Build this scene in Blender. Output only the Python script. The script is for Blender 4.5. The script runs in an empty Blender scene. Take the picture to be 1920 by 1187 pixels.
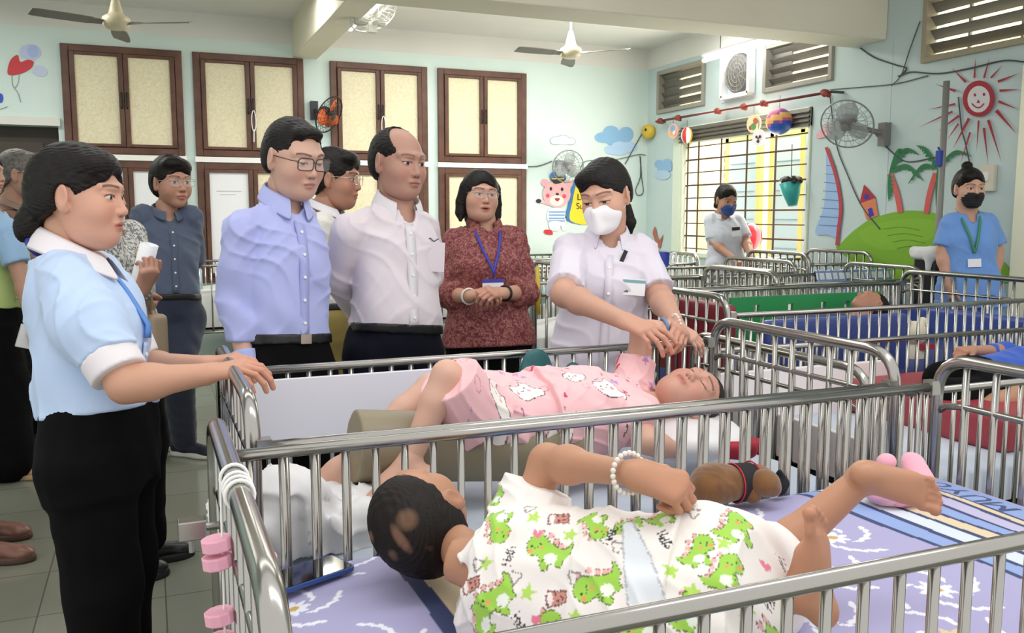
import bpy, bmesh, math, random
import numpy as np
from mathutils import Vector, Matrix
random.seed(7); RNG = np.random.RandomState(7)
SC = bpy.context.scene
COL = SC.collection
PI = math.pi
# ------------------------------------------------------------------ camera model (measured from the room's parallel lines)
FPX, CX, CY, HOR, XVP, CAMH = 1650., 960., 593.5, 403., 5000., 1.40
_p = math.atan((CY-HOR)/FPX); _yaw = math.pi/2 - math.atan((XVP-CX)/(FPX/math.cos(_p)))
FWD = np.array([math.sin(_yaw)*math.cos(_p), math.cos(_yaw)*math.cos(_p), -math.sin(_p)])
RGT = np.array([math.cos(_yaw), -math.sin(_yaw), 0.]); UPV = np.cross(RGT, FWD)
CAM = np.array([0, 0, CAMH])
def ray(x, y): return FWD + RGT*(x-CX)/FPX - UPV*(y-CY)/FPX
def U(x, y, d): return CAM + ray(x, y)*d
def Z(x, y, z): r = ray(x, y); return CAM + r*((z-CAMH)/r[2])
YB, XR, ZC = 9.0, 5.40, 3.28
def WB(x, y, off=0.): r = ray(x, y); return CAM + r*((YB-off)/r[1])
def WR(x, y, off=0.): r = ray(x, y); return CAM + r*((XR-off)/r[0])
def nrm(v): v = np.asarray(v, float); return v/np.linalg.norm(v)
def V3(*a): return np.array(a, float)
# ------------------------------------------------------------------ colours and materials
def lin(c):
    if isinstance(c, str): c = [int(c[i:i+2], 16) for i in (0, 2, 4)]
    c = np.asarray(c, float)/255.
    return np.where(c <= .04045, c/12.92, ((c+.055)/1.055)**2.4)
def rgba(c): return (*[float(v) for v in lin(c)], 1.)
MATS = {}
def M(name, col=None, rough=.6, metal=0., bump=None, attr=False, spec=.5, emit=None, alpha=None, trans=0., noise=None, sheen=0., sss=0.):
    if name in MATS: return MATS[name]
    m = bpy.data.materials.new(name); m.use_nodes = True
    nt = m.node_tree; b = nt.nodes['Principled BSDF']; L = nt.links
    b.inputs['Roughness'].default_value = rough; b.inputs['Metallic'].default_value = metal
    b.inputs['Specular IOR Level'].default_value = spec
    if sheen: b.inputs['Sheen Weight'].default_value = sheen
    if sss:
        b.inputs['Subsurface Weight'].default_value = sss
        b.inputs['Subsurface Radius'].default_value = (.012, .005, .003)
    if trans: b.inputs['Transmission Weight'].default_value = trans; b.inputs['IOR'].default_value = 1.2
    if alpha is not None: b.inputs['Alpha'].default_value = alpha
    if col is not None: b.inputs['Base Color'].default_value = rgba(col)
    src = None
    if attr:
        a = nt.nodes.new('ShaderNodeVertexColor'); a.layer_name = 'Col'; src = a.outputs['Color']; L.new(src, b.inputs['Base Color'])
    if noise:            # (scale, second colour, low, high)
        n = nt.nodes.new('ShaderNodeTexNoise'); n.inputs['Scale'].default_value = noise[0]; n.inputs['Detail'].default_value = 4
        tc = nt.nodes.new('ShaderNodeTexCoord'); L.new(tc.outputs['Object'], n.inputs['Vector'])
        r = nt.nodes.new('ShaderNodeValToRGB'); r.color_ramp.elements[0].position = noise[2]; r.color_ramp.elements[1].position = noise[3]
        r.color_ramp.elements[0].color = rgba(col); r.color_ramp.elements[1].color = rgba(noise[1])
        L.new(n.outputs['Fac'], r.inputs['Fac']); L.new(r.outputs['Color'], b.inputs['Base Color'])
    if bump:             # (scale, strength, distance)
        n = nt.nodes.new('ShaderNodeTexNoise'); n.inputs['Scale'].default_value = bump[0]; n.inputs['Detail'].default_value = 3
        tc = nt.nodes.new('ShaderNodeTexCoord'); L.new(tc.outputs['Object'], n.inputs['Vector'])
        bp = nt.nodes.new('ShaderNodeBump'); bp.inputs['Strength'].default_value = bump[1]; bp.inputs['Distance'].default_value = bump[2]
        L.new(n.outputs['Fac'], bp.inputs['Height']); L.new(bp.outputs['Normal'], b.inputs['Normal'])
    if emit:
        b.inputs['Emission Color'].default_value = rgba(emit[0]); b.inputs['Emission Strength'].default_value = emit[1]
    MATS[name] = m
    return m
# ------------------------------------------------------------------ objects
def tag(o, label=None, cat=None, group=None, kind=None):
    if label: o['label'] = label
    if cat: o['category'] = cat
    if group: o['group'] = group
    if kind: o['kind'] = kind
    return o
def link(o, parent=None):
    COL.objects.link(o)
    if parent is not None: o.parent = parent
    return o
def empty(name, loc=(0, 0, 0)):
    o = bpy.data.objects.new(name, None); o.location = loc; o.empty_display_size = .05
    return link(o)
def wpos(o):
    p = np.zeros(3)
    while o is not None: p += np.array(o.location); o = o.parent
    return p
def mesh(name, V, F, mat, parent=None, smooth=True, col=None, origin=None, bevel=None):
    """V in world coordinates; only translations are used on objects"""
    V = np.asarray(V, np.float64).reshape(-1, 3)
    base = wpos(parent) if parent is not None else np.zeros(3)
    if origin is None: origin = (V.min(0)+V.max(0))/2; origin[2] = V[:, 2].min()
    origin = np.asarray(origin, float)
    me = bpy.data.meshes.new(name)
    if isinstance(F, np.ndarray):
        n, k = F.shape
        me.vertices.add(len(V)); me.vertices.foreach_set('co', (V-origin).astype(np.float32).ravel())
        me.loops.add(n*k); me.loops.foreach_set('vertex_index', F.astype(np.int32).ravel())
        me.polygons.add(n); me.polygons.foreach_set('loop_start', np.arange(0, n*k, k, dtype=np.int32))
        me.polygons.foreach_set('loop_total', np.full(n, k, np.int32))
        me.update(calc_edges=True)
    else:
        me.from_pydata((V-origin).tolist(), [], F); me.update()
    me.validate()
    me.polygons.foreach_set('use_smooth', np.full(len(me.polygons), bool(smooth)))
    if col is not None:
        ca = me.color_attributes.new('Col', 'FLOAT_COLOR', 'POINT')
        c4 = np.ones((len(V), 4), np.float32); c4[:, :3] = col; ca.data.foreach_set('color', c4.ravel())
    if mat is not None:
        for m in (mat if isinstance(mat, (list, tuple)) else [mat]): me.materials.append(m)
    o = bpy.data.objects.new(name, me); o.location = (origin-base).tolist()
    if bevel:
        b = o.modifiers.new('bevel', 'BEVEL'); b.width = bevel; b.segments = 2; b.limit_method = 'ANGLE'
    return link(o, parent)
class MB:
    """collects shapes that belong to one mesh"""
    def __init__(s): s.V = []; s.F = []; s.n = 0
    def add(s, V, F):
        V = np.asarray(V, float).reshape(-1, 3); s.V.append(V)
        for f in F: s.F.append([int(i)+s.n for i in f])
        s.n += len(V); return s
    def box(s, c, h, R=None):
        c = np.asarray(c, float); h = np.asarray(h, float)
        P = np.array([[x, y, z] for x in (-1, 1) for y in (-1, 1) for z in (-1, 1)])*h
        if R is not None: P = P @ np.asarray(R).T
        return s.add(P+c, [(0, 1, 3, 2), (4, 6, 7, 5), (0, 4, 5, 1), (2, 3, 7, 6), (0, 2, 6, 4), (1, 5, 7, 3)])
    def box2(s, a, b):
        a = np.asarray(a, float); b = np.asarray(b, float); return s.box((a+b)/2, np.abs(b-a)/2)
    def tube(s, pts, r, n=10, cap=True, closed=False):
        P = np.asarray(pts, float); k = len(P)
        r = np.full(k, r, float) if np.isscalar(r) else np.asarray(r, float)
        if closed: T = np.roll(P, -1, 0)-np.roll(P, 1, 0)
        else: T = np.gradient(P, axis=0)
        T /= np.maximum(np.linalg.norm(T, axis=1), 1e-9)[:, None]
        a = np.array([0, 0, 1.]) if abs(T[0][2]) < .9 else np.array([1., 0, 0])
        N = np.cross(T[0], a); N /= np.linalg.norm(N); V = []
        an = np.arange(n)*2*PI/n
        for i in range(k):
            N = N-T[i]*(N@T[i]); N /= max(np.linalg.norm(N), 1e-9); B = np.cross(T[i], N)
            V.append(P[i]+r[i]*(np.cos(an)[:, None]*N+np.sin(an)[:, None]*B))
        V = np.concatenate(V); F = []
        for i in range(k if closed else k-1):
            j = (i+1) % k
            for q in range(n): F.append((i*n+q, i*n+(q+1) % n, j*n+(q+1) % n, j*n+q))
        if cap and not closed:
            F.append(tuple(range(n))[::-1]); F.append(tuple((k-1)*n+q for q in range(n)))
        return s.add(V, F)
    def lathe(s, c, axis, prof, n=24):
        """prof: (distance along axis, radius)"""
        axis = nrm(axis); c = np.asarray(c, float); a = np.array([0, 0, 1.]) if abs(axis[2]) < .9 else np.array([1., 0, 0])
        N = nrm(np.cross(axis, a)); B = np.cross(axis, N); an = np.arange(n)*2*PI/n; V = []
        for h, r in prof: V.append(c+axis*h+max(r, 1e-4)*(np.cos(an)[:, None]*N+np.sin(an)[:, None]*B))
        F = []; k = len(prof)
        for i in range(k-1):
            for q in range(n): F.append((i*n+q, i*n+(q+1) % n, (i+1)*n+(q+1) % n, (i+1)*n+q))
        F.append(tuple(range(n))[::-1]); F.append(tuple((k-1)*n+q for q in range(n)))
        return s.add(np.concatenate(V), F)
    def ball(s, c, r, n=16, R=None):
        r = np.full(3, r, float) if np.isscalar(r) else np.asarray(r, float); m = n//2; V = []
        for i in range(m+1):
            t = PI*i/m
            for q in range(n): a = 2*PI*q/n; V.append((math.sin(t)*math.cos(a), math.sin(t)*math.sin(a), math.cos(t)))
        P = np.array(V)*r
        if R is not None: P = P @ np.asarray(R).T
        F = [(i*n+q, (i+1)*n+q, (i+1)*n+(q+1) % n, i*n+(q+1) % n) for i in range(m) for q in range(n)]
        return s.add(P+np.asarray(c, float), F)
    def prism(s, pts, ext):
        P = np.asarray(pts, float); n = len(P); Q = P+np.asarray(ext, float)
        F = [tuple(range(n)), tuple(range(2*n-1, n-1, -1))]+[(i, i+n, (i+1) % n+n, (i+1) % n) for i in range(n)]
        return s.add(np.concatenate([P, Q]), F)
    def build(s, name, mat, parent=None, smooth=False, **k):
        o = mesh(name, np.concatenate(s.V), s.F, mat, parent, smooth, **k)
        if smooth == 'auto':
            pass
        return o
def rotz(a): c, s_ = math.cos(a), math.sin(a); return np.array([[c, -s_, 0], [s_, c, 0], [0, 0, 1.]])
def dup(root, off):
    """copy of a thing with its parts and sub-parts"""
    def cp(o, par):
        c = o.copy(); COL.objects.link(c)
        if par is not None: c.parent = par
        for ch in o.children: cp(ch, c)
        return c
    kids = list(root.children)
    r = root.copy(); COL.objects.link(r); r.location = Vector(root.location)+Vector(off)
    for ch in kids: cp(ch, r)
    return r
# ------------------------------------------------------------------ signed distance shapes -> smooth continuous surfaces
class SDF:
    def __init__(s): s.ops = []
    def _a(s, fn, lo, hi, k, op): s.ops.append((fn, np.asarray(lo, float), np.asarray(hi, float), k, op)); return s
    def cone(s, a, b, ra, rb=None, k=.02, op='u', flat=False, sq=None):
        a = np.asarray(a, float); b = np.asarray(b, float); rb = ra if rb is None else rb
        d = b-a; L2 = float(d@d); L = math.sqrt(L2)+1e-9; m = max(ra, rb)
        def fn(x, y, z):
            px, py, pz = x-a[0], y-a[1], z-a[2]
            tt = (px*d[0]+py*d[1]+pz*d[2])/(L2+1e-12); t = np.clip(tt, 0, 1)
            q = np.sqrt((px-t*d[0])**2+(py-t*d[1])**2+(pz-t*d[2])**2)-(ra+(rb-ra)*t)
            if flat: q = np.maximum(q, np.maximum((tt-1)*L, -tt*L))
            return q
        return s._a(fn, np.minimum(a, b)-m, np.maximum(a, b)+m, k, op)
    def chain(s, pts, rs, k=.02, op='u'):
        for i in range(len(pts)-1): s.cone(pts[i], pts[i+1], rs[i], rs[i+1], k if i == 0 else max(.004, min(k, .5*min(rs))), op)
        return s
    def ell(s, c, r, R=None, k=.02, op='u'):
        c = np.asarray(c, float); r = np.full(3, r, float) if np.isscalar(r) else np.asarray(r, float)
        m = r.max()
        if R is None: lo, hi = c-r, c+r
        else: R = np.asarray(R, float); lo, hi = c-m, c+m
        def fn(x, y, z):
            px, py, pz = x-c[0], y-c[1], z-c[2]
            if R is not None: px, py, pz = (R[0, 0]*px+R[1, 0]*py+R[2, 0]*pz, R[0, 1]*px+R[1, 1]*py+R[2, 1]*pz, R[0, 2]*px+R[1, 2]*py+R[2, 2]*pz)
            k0 = np.sqrt((px/r[0])**2+(py/r[1])**2+(pz/r[2])**2); k1 = np.sqrt((px/r[0]**2)**2+(py/r[1]**2)**2+(pz/r[2]**2)**2)
            return k0*(k0-1)/np.maximum(k1, 1e-6)
        return s._a(fn, lo, hi, k, op)
    def box(s, c, h, r=.01, R=None, k=.01, op='u'):
        c = np.asarray(c, float); h = np.asarray(h, float); m = float(np.linalg.norm(h))
        Rm = np.eye(3) if R is None else np.asarray(R, float)
        def fn(x, y, z):
            px, py, pz = x-c[0], y-c[1], z-c[2]
            q = [np.abs(Rm[0, i]*px+Rm[1, i]*py+Rm[2, i]*pz)-(h[i]-r) for i in range(3)]
            return np.sqrt(sum(np.maximum(v, 0)**2 for v in q))+np.minimum(np.maximum(np.maximum(q[0], q[1]), q[2]), 0)-r
        return s._a(fn, c-m, c+m, k, op)
    def loft(s, o, R, tab, n=2.3, k=.03, op='u', pad=0.):
        """tab rows: (u along frame z, centre x, centre y, half x, half y); R columns = frame axes"""
        o = np.asarray(o, float); R = np.asarray(R, float); T = np.asarray(tab, float)
        uu = np.linspace(T[0, 0], T[-1, 0], 60); f = []
        for j in range(1, 5):   # smooth the table
            v = np.interp(uu, T[:, 0], T[:, j]); w = np.convolve(np.pad(v, 3, 'edge'), np.ones(7)/7, 'valid'); f.append(w)
        m = float(max(f[2].max()+np.abs(f[0]).max(), f[3].max()+np.abs(f[1]).max()))+pad
        ends = [o+R[:, 2]*uu[0], o+R[:, 2]*uu[-1]]
        def fn(x, y, z):
            px, py, pz = x-o[0], y-o[1], z-o[2]
            lx = R[0, 0]*px+R[1, 0]*py+R[2, 0]*pz; ly = R[0, 1]*px+R[1, 1]*py+R[2, 1]*pz; lz = R[0, 2]*px+R[1, 2]*py+R[2, 2]*pz
            cx, cy, a, b = (np.interp(lz, uu, g) for g in f)
            a = a+pad; b = b+pad
            q = (np.abs((lx-cx)/a)**n+np.abs((ly-cy)/b)**n)**(1./n)
            d = (q-1)*np.minimum(a, b)
            return np.maximum(d, np.maximum(lz-uu[-1], uu[0]-lz))
        return s._a(fn, np.minimum(*ends)-m, np.maximum(*ends)+m, k, op)
    def plane(s, p, n, k=.004, op='i'):
        """keep the side the normal points to"""
        p = np.asarray(p, float); n = nrm(n)
        return s._a(lambda x, y, z: -((x-p[0])*n[0]+(y-p[1])*n[1]+(z-p[2])*n[2]), [-99]*3, [99]*3, k, op)
    def noise(s, fn, amp):
        """fn(x,y,z)->[-1,1] added to the distance"""
        return s._a(lambda x, y, z: amp*fn(x, y, z), [-99]*3, [99]*3, 0, 'n')
    def grid(s, h, lo=None, hi=None):
        un = [q for q in s.ops if q[4] == 'u']
        L = np.min([q[1] for q in un], 0)-2.5*h-.018; H = np.max([q[2] for q in un], 0)+2.5*h+.018
        if lo is not None: L = np.maximum(L, lo)
        if hi is not None: H = np.minimum(H, hi)
        n = np.maximum(np.ceil((H-L)/h).astype(int)+1, 3)
        ax = [(L[i]+h*np.arange(n[i])).astype(np.float32) for i in range(3)]
        D = np.full(n, .25, np.float32)
        for fn, a, b, k, op in s.ops:
            mg = k+3*h+(.06 if op == 'u' else 0)
            i0 = np.clip(np.floor((a-mg-L)/h).astype(int), 0, n); i1 = np.clip(np.ceil((b+mg-L)/h).astype(int)+1, 0, n)
            if (i1 <= i0).any(): continue
            sl = tuple(slice(i0[i], i1[i]) for i in range(3))
            x = ax[0][sl[0]][:, None, None]; y = ax[1][sl[1]][None, :, None]; z = ax[2][sl[2]][None, None, :]
            d = fn(x, y, z); c = D[sl]
            if op == 'n': D[sl] = c+d; continue
            if op == 'u': sg, A, B = 1, c, d
            elif op == 's': sg, A, B = -1, -c, d
            else: sg, A, B = -1, -c, -d
            if k > 0: hh = np.maximum(k-np.abs(A-B), 0)/k; r = np.minimum(A, B)-hh*hh*k*.25
            else: r = np.minimum(A, B)
            D[sl] = sg*r
        return D, L, h
    def mesh(s, h, lo=None, hi=None):
        return surfnet(*s.grid(h, lo, hi))
def surfnet(D, L, h):
    S = D < 0
    n = np.array(D.shape)-1
    c = np.zeros(n, np.int8)
    for i in (0, 1):
        for j in (0, 1):
            for k in (0, 1): c += S[i:i+n[0], j:j+n[1], k:k+n[2]]
    idx = np.argwhere((c > 0) & (c < 8))
    if len(idx) == 0: return np.zeros((0, 3)), np.zeros((0, 4), int)
    ids = np.full(n, -1, np.int64); ids[tuple(idx.T)] = np.arange(len(idx))
    acc = np.zeros((len(idx), 3)); cnt = np.zeros(len(idx))
    for ax in range(3):
        for u in (0, 1):
            for v in (0, 1):
                o0 = [0, 0, 0]; oth = [q for q in range(3) if q != ax]; o0[oth[0]] = u; o0[oth[1]] = v; o1 = list(o0); o1[ax] = 1
                a = D[idx[:, 0]+o0[0], idx[:, 1]+o0[1], idx[:, 2]+o0[2]]; b = D[idx[:, 0]+o1[0], idx[:, 1]+o1[1], idx[:, 2]+o1[2]]
                m = (a < 0) != (b < 0); t = np.where(m, a/np.where(m, a-b, 1), 0)
                P = np.tile(np.array(o0, float), (len(idx), 1)); P[:, ax] = t
                acc += P*m[:, None]; cnt += m
    V = (idx+acc/cnt[:, None])*h+L
    Fs = []
    for ax in range(3):
        oth = [(ax+1) % 3, (ax+2) % 3]
        s0 = [slice(None)]*3; s1 = [slice(None)]*3; s0[ax] = slice(0, -1); s1[ax] = slice(1, None)
        A, B = S[tuple(s0)], S[tuple(s1)]
        e = np.argwhere(A != B); 
        ok = (e[:, oth[0]] > 0) & (e[:, oth[1]] > 0) & (e[:, oth[0]] < n[oth[0]]) & (e[:, oth[1]] < n[oth[1]]) & (e[:, ax] < n[ax])
        e = e[ok]; fl = A[tuple(e.T)]
        q = []
        for du, dv in ((0, 0), (-1, 0), (-1, -1), (0, -1)):
            w = e.copy(); w[:, oth[0]] += du; w[:, oth[1]] += dv; q.append(ids[tuple(w.T)])
        q = np.stack(q, 1); q[~fl] = q[~fl][:, ::-1]
        Fs.append(q)
    F = np.concatenate(Fs); F = F[(F >= 0).all(1)]
    return V, F
def cat(*parts):
    """join several (V,F) quad meshes"""
    Vs, Fs, n = [], [], 0
    for V, F in parts:
        Vs.append(V); Fs.append(np.asarray(F)+n); n += len(V)
    return np.concatenate(Vs), np.concatenate(Fs)
def wob(fx, fy, fz, ph=0., warp=1.5):
    """soft folds in world space"""
    def fn(x, y, z):
        w = warp*np.sin(.6*fy*x+.5*fz*y+.37*fx*z+ph)
        return .5*np.sin(fx*x+fy*y+fz*z+w+ph)+.5*np.sin(.57*(fx*z-fy*x+fz*y)+1.3*w+2*ph)
    return fn
def ridge(fx, fy, fz, ph=0., warp=1.2):
    """crease lines: narrow ridges between broad valleys, fading in and out"""
    def fn(x, y, z):
        w = warp*np.sin(.31*fy*x+.23*fz*y+.2*fx*z+ph)+.6*np.sin(.21*fz*x-.33*fx*y+.4*fy*z+2*ph)
        r = 1-np.abs(np.sin(.5*(fx*x+fy*y+fz*z)+w+ph))
        m = .5+.5*np.sin(.22*(fy*x+fz*y-fx*z)+1.7*ph)
        return -(r*r*1.6-.4)*m
    return fn
# ------------------------------------------------------------------ flat pattern canvas, sampled per vertex
class Canvas:
    def __init__(s, w, h, px, bg):
        s.px = px; s.w = w; s.h = h; s.N = (int(h/px)+1, int(w/px)+1)
        s.C = np.tile(lin(bg), (*s.N, 1)).astype(np.float32)
        s.u = (np.arange(s.N[1])*px)[None, :]; s.v = (np.arange(s.N[0])*px)[:, None]
    def _sub(s, lo, hi):
        i0 = max(0, int(lo[1]/s.px)-1); i1 = min(s.N[0], int(hi[1]/s.px)+2); j0 = max(0, int(lo[0]/s.px)-1); j1 = min(s.N[1], int(hi[0]/s.px)+2)
        return i0, i1, j0, j1
    def poly(s, P, c):
        P = np.asarray(P, float); i0, i1, j0, j1 = s._sub(P.min(0), P.max(0))
        if i1 <= i0 or j1 <= j0: return s
        u = s.u[:, j0:j1]; v = s.v[i0:i1]; ins = np.zeros((i1-i0, j1-j0), bool)
        for a, b in zip(P, np.roll(P, -1, 0)):
            if a[1] == b[1]: continue
            ins ^= ((a[1] > v) != (b[1] > v)) & (u < (b[0]-a[0])*(v-a[1])/(b[1]-a[1])+a[0])
        s.C[i0:i1, j0:j1][ins] = lin(c); return s
    def line(s, P, w, c, closed=False):
        P = np.asarray(P, float)
        if closed: P = np.concatenate([P, P[:1]])
        i0, i1, j0, j1 = s._sub(P.min(0)-w, P.max(0)+w)
        if i1 <= i0 or j1 <= j0: return s
        u = s.u[:, j0:j1]; v = s.v[i0:i1]; d = np.full((i1-i0, j1-j0), 9.)
        for a, b in zip(P[:-1], P[1:]):
            e = b-a; t = np.clip(((u-a[0])*e[0]+(v-a[1])*e[1])/(e@e+1e-12), 0, 1)
            d = np.minimum(d, (u-a[0]-t*e[0])**2+(v-a[1]-t*e[1])**2)
        s.C[i0:i1, j0:j1][d < (w/2)**2] = lin(c); return s
    def ell(s, c, r, col, rot=0., outline=None, ow=0):
        a = np.linspace(0, 2*PI, 28, endpoint=False); r = (r, r) if np.isscalar(r) else r
        P = np.stack([r[0]*np.cos(a), r[1]*np.sin(a)], 1); ca, sa = math.cos(rot), math.sin(rot)
        P = P@np.array([[ca, sa], [-sa, ca]])+np.asarray(c)
        s.poly(P, col)
        if outline: s.line(P, ow, outline, True)
        return s
    def sample(s, u, v):
        j = np.clip((u/s.px).round().astype(int), 0, s.N[1]-1); i = np.clip((v/s.px).round().astype(int), 0, s.N[0]-1)
        return s.C[i, j]
def spline(P, n=8, closed=True):
    """Catmull-Rom through 2D/3D points"""
    P = np.asarray(P, float); k = len(P); out = []
    rng_ = range(k) if closed else range(k-1)
    for i in rng_:
        p0, p1, p2, p3 = (P[(i-1) % k], P[i], P[(i+1) % k], P[(i+2) % k]) if closed else (P[max(i-1, 0)], P[i], P[i+1], P[min(i+2, k-1)])
        for t in np.arange(n)/n:
            out.append(.5*((2*p1)+(-p0+p2)*t+(2*p0-5*p1+4*p2-p3)*t*t+(-p0+3*p1-3*p2+p3)*t**3))
    if not closed: out.append(P[-1])
    return np.array(out)
# ================================================================== materials
STEEL = M('stainless_steel', 'a9a7a2', .2, 1., bump=(6, .02, .002))
STEEL_D = M('dull_steel', 'aaa9a4', .34, 1.)
MINT = M('mint_wall_paint', 'dcece6', .75, noise=(1.3, 'd3e6e1', .3, .75))
BLUEW = M('pale_blue_wall_paint', 'c9dad9', .7, noise=(1.5, 'bccfd0', .3, .8))
WHITEP = M('white_plaster', 'e6e5e0', .8, noise=(1.2, 'dcdbd6', .3, .8))
BEAMP = M('cream_beam_paint', 'ece7d2', .8, noise=(1.4, 'e2dcc6', .3, .8))
WOOD = M('brown_window_wood', '6b4838', .45, noise=(7, '523428', .35, .7), bump=(30, .1, .002))
PANEL = M('cream_speckled_board', 'efe6c6', .5, noise=(60, 'e0d5b0', .4, .7))
PAPERW = M('white_board_panel', 'eef0f2', .5)
BLACK = M('black_plastic', '15151a', .4)
DARK = M('dark_recess', '2e2a22', .8)
WHITE = M('white_plastic', 'f0f0ee', .4)
GREYM = M('grey_metal', '8d8d88', .5, .3)
WIRE = M('dark_wire', '4c504e', .6)
def poly_on(wallfn, pts, off): return [wallfn(x, y, off) for x, y in pts]
# ================================================================== camera, light, world
cam = bpy.data.cameras.new('camera'); co = bpy.data.objects.new('camera', cam); COL.objects.link(co)
cam.sensor_width = 36.; cam.sensor_fit = 'HORIZONTAL'; cam.lens = FPX/1920*36.; cam.clip_start = .02
co.location = (0, 0, CAMH); co.rotation_euler = (PI/2-_p, 0, -_yaw); SC.camera = co
SC.view_settings.view_transform = 'Standard'; SC.view_settings.look = 'None'; SC.view_settings.gamma = 1.; SC.view_settings.use_curve_mapping = False
SC.view_settings.exposure = .25
w = bpy.data.worlds.new('daylight'); SC.world = w; w.use_nodes = True
bgn = w.node_tree.nodes['Background']; bgn.inputs[0].default_value = (1., .985, .96, 1); bgn.inputs[1].default_value = 1.0
def area(name, loc, size, power, col=(1, 1, 1), rot=(0, 0, 0)):
    l = bpy.data.lights.new(name, 'AREA'); l.shape = 'RECTANGLE'; l.size, l.size_y = size; l.energy = power; l.color = col
    o = bpy.data.objects.new(name, l); o.location = loc; o.rotation_euler = rot; COL.objects.link(o); return o
# ================================================================== shell
def quadwall(name, mat, kind='structure', pieces=()):
    b = MB()
    for a, c in pieces: b.box2(a, c)
    return tag(b.build(name, mat), kind=kind)
XL = -3.2
# floor with tile joints
fm = M('grey_green_floor_tiles', '8f9080', .16, spec=.5)
nt = fm.node_tree; bs = nt.nodes['Principled BSDF']; tc = nt.nodes.new('ShaderNodeTexCoord')
br = nt.nodes.new('ShaderNodeTexBrick'); br.offset = 0; br.inputs['Scale'].default_value = 1.; br.inputs['Mortar Size'].default_value = .003
br.inputs['Brick Width'].default_value = .42; br.inputs['Row Height'].default_value = .42; br.inputs['Mortar Smooth'].default_value = .2
br.inputs['Color1'].default_value = rgba('85877a'); br.inputs['Color2'].default_value = rgba('7e8072'); br.inputs['Mortar'].default_value = rgba('5c5c50')
nt.links.new(tc.outputs['Object'], br.inputs['Vector']); nt.links.new(br.outputs['Color'], bs.inputs['Base Color'])
b = MB(); b.box2((XL, -1.2, -.1), (XR+.25, YB+.25, 0)); tag(b.build('floor', fm, origin=(0, 0, 0)), kind='structure')
# ceiling slab
b = MB(); b.box2((XL, 3.0, ZC), (XR+.25, YB+.25, ZC+.2)); tag(b.build('ceiling', WHITEP), kind='structure')
# back wall: mint up to the white band; door opening left of the first window
DX1, DZ = -.71, 2.19; BZ = 3.055
b = MB(); b.box2((DX1, YB, 0), (XR+.25, YB+.25, BZ)); b.box2((XL, YB, DZ), (DX1, YB+.25, BZ)); b.box2((XL, YB, 0), (-2.0, YB+.25, DZ))
tag(b.build('wall_back', MINT), kind='structure')
b = MB(); b.box2((XL, YB, BZ), (XR+.25, YB+.25, ZC)); tag(b.build('wall_back_band', WHITEP), kind='structure')
b = MB(); b.box2((-2.0, YB+.12, 0), (DX1, YB+.2, DZ)); d = tag(b.build('door_1', M('dark_door_wood', '3a3228', .5, noise=(3, '2c261e', .3, .7))), kind='structure')
b2 = MB()
for x in (-1.9, -1.35): b2.box2((x, YB+.105, .12), (x+.5, YB+.125, 1.0)); b2.box2((x, YB+.105, 1.1), (x+.5, YB+.125, 2.05))
b2.build('door_panel', M('dark_door_panel', '453b2f', .5), d)
b = MB(); b.box2((-2.06, YB-.05, DZ), (DX1+.02, YB+.02, DZ+.07)); tag(b.build('trim_1', WHITEP), kind='structure')
# left wall far out of view keeps the light in
b = MB(); b.box2((XL-.2, 3.2, 0), (XL, YB+.25, ZC)); tag(b.build('wall_left', MINT), kind='structure')
# right wall with window opening and louvre openings
WY0, WY1, WZ0, WZ1 = 6.24, 8.28, .98, 2.34
LV = [(7.86, 8.78, 2.53, 3.0), (6.0, 6.91, 2.53, 2.97), (3.9, 5.07, 2.52, 3.0)]
def cutwall(holes, y0, y1, z0, z1):
    ys = sorted({y0, y1, *[h[0] for h in holes], *[h[1] for h in holes]}); zs = sorted({z0, z1, *[h[2] for h in holes], *[h[3] for h in holes]})
    b = MB()
    for ya, yb in zip(ys[:-1], ys[1:]):
        run = None
        for za, zb in zip(zs[:-1], zs[1:]):
            cy_, cz = (ya+yb)/2, (za+zb)/2
            if not any(h[0] < cy_ < h[1] and h[2] < cz < h[3] for h in holes): b.box2((XR, ya, za), (XR+.2, yb, zb))
    return b
tag(cutwall([(WY0, WY1, WZ0, WZ1)]+LV, 1.5, YB, 0, ZC).build('wall_right', BLUEW), kind='structure')
# concrete pilaster strip at the mid of the right wall
b = MB(); b.box2((XR-.003, 5.36, 0), (XR, 5.46, 2.78)); tag(b.build('trim_2', BLUEW), kind='structure')
# white plaster strip on the right wall near the corner top (continues the band)
b = MB(); b.box2((XR-.006, 6.0, BZ), (XR, YB, ZC)); tag(b.build('trim_3', WHITEP), kind='structure')
# beams
BEZ = 2.76; byb = Z(1280, 61, BEZ)[1]
b = MB(); b.box2((XL, 5.43, BEZ), (XR, byb, ZC+.1)); tag(b.build('ceiling_beam', BEAMP, bevel=.012), kind='structure')
q = Z(575, 85, 2.95); q2 = Z(612, 88, 2.95)
b = MB(); b.box2((1.38, byb, 2.93), (1.62, YB, ZC+.05)); tag(b.build('ceiling_beam_cross', BEAMP, bevel=.01), kind='structure')
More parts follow.
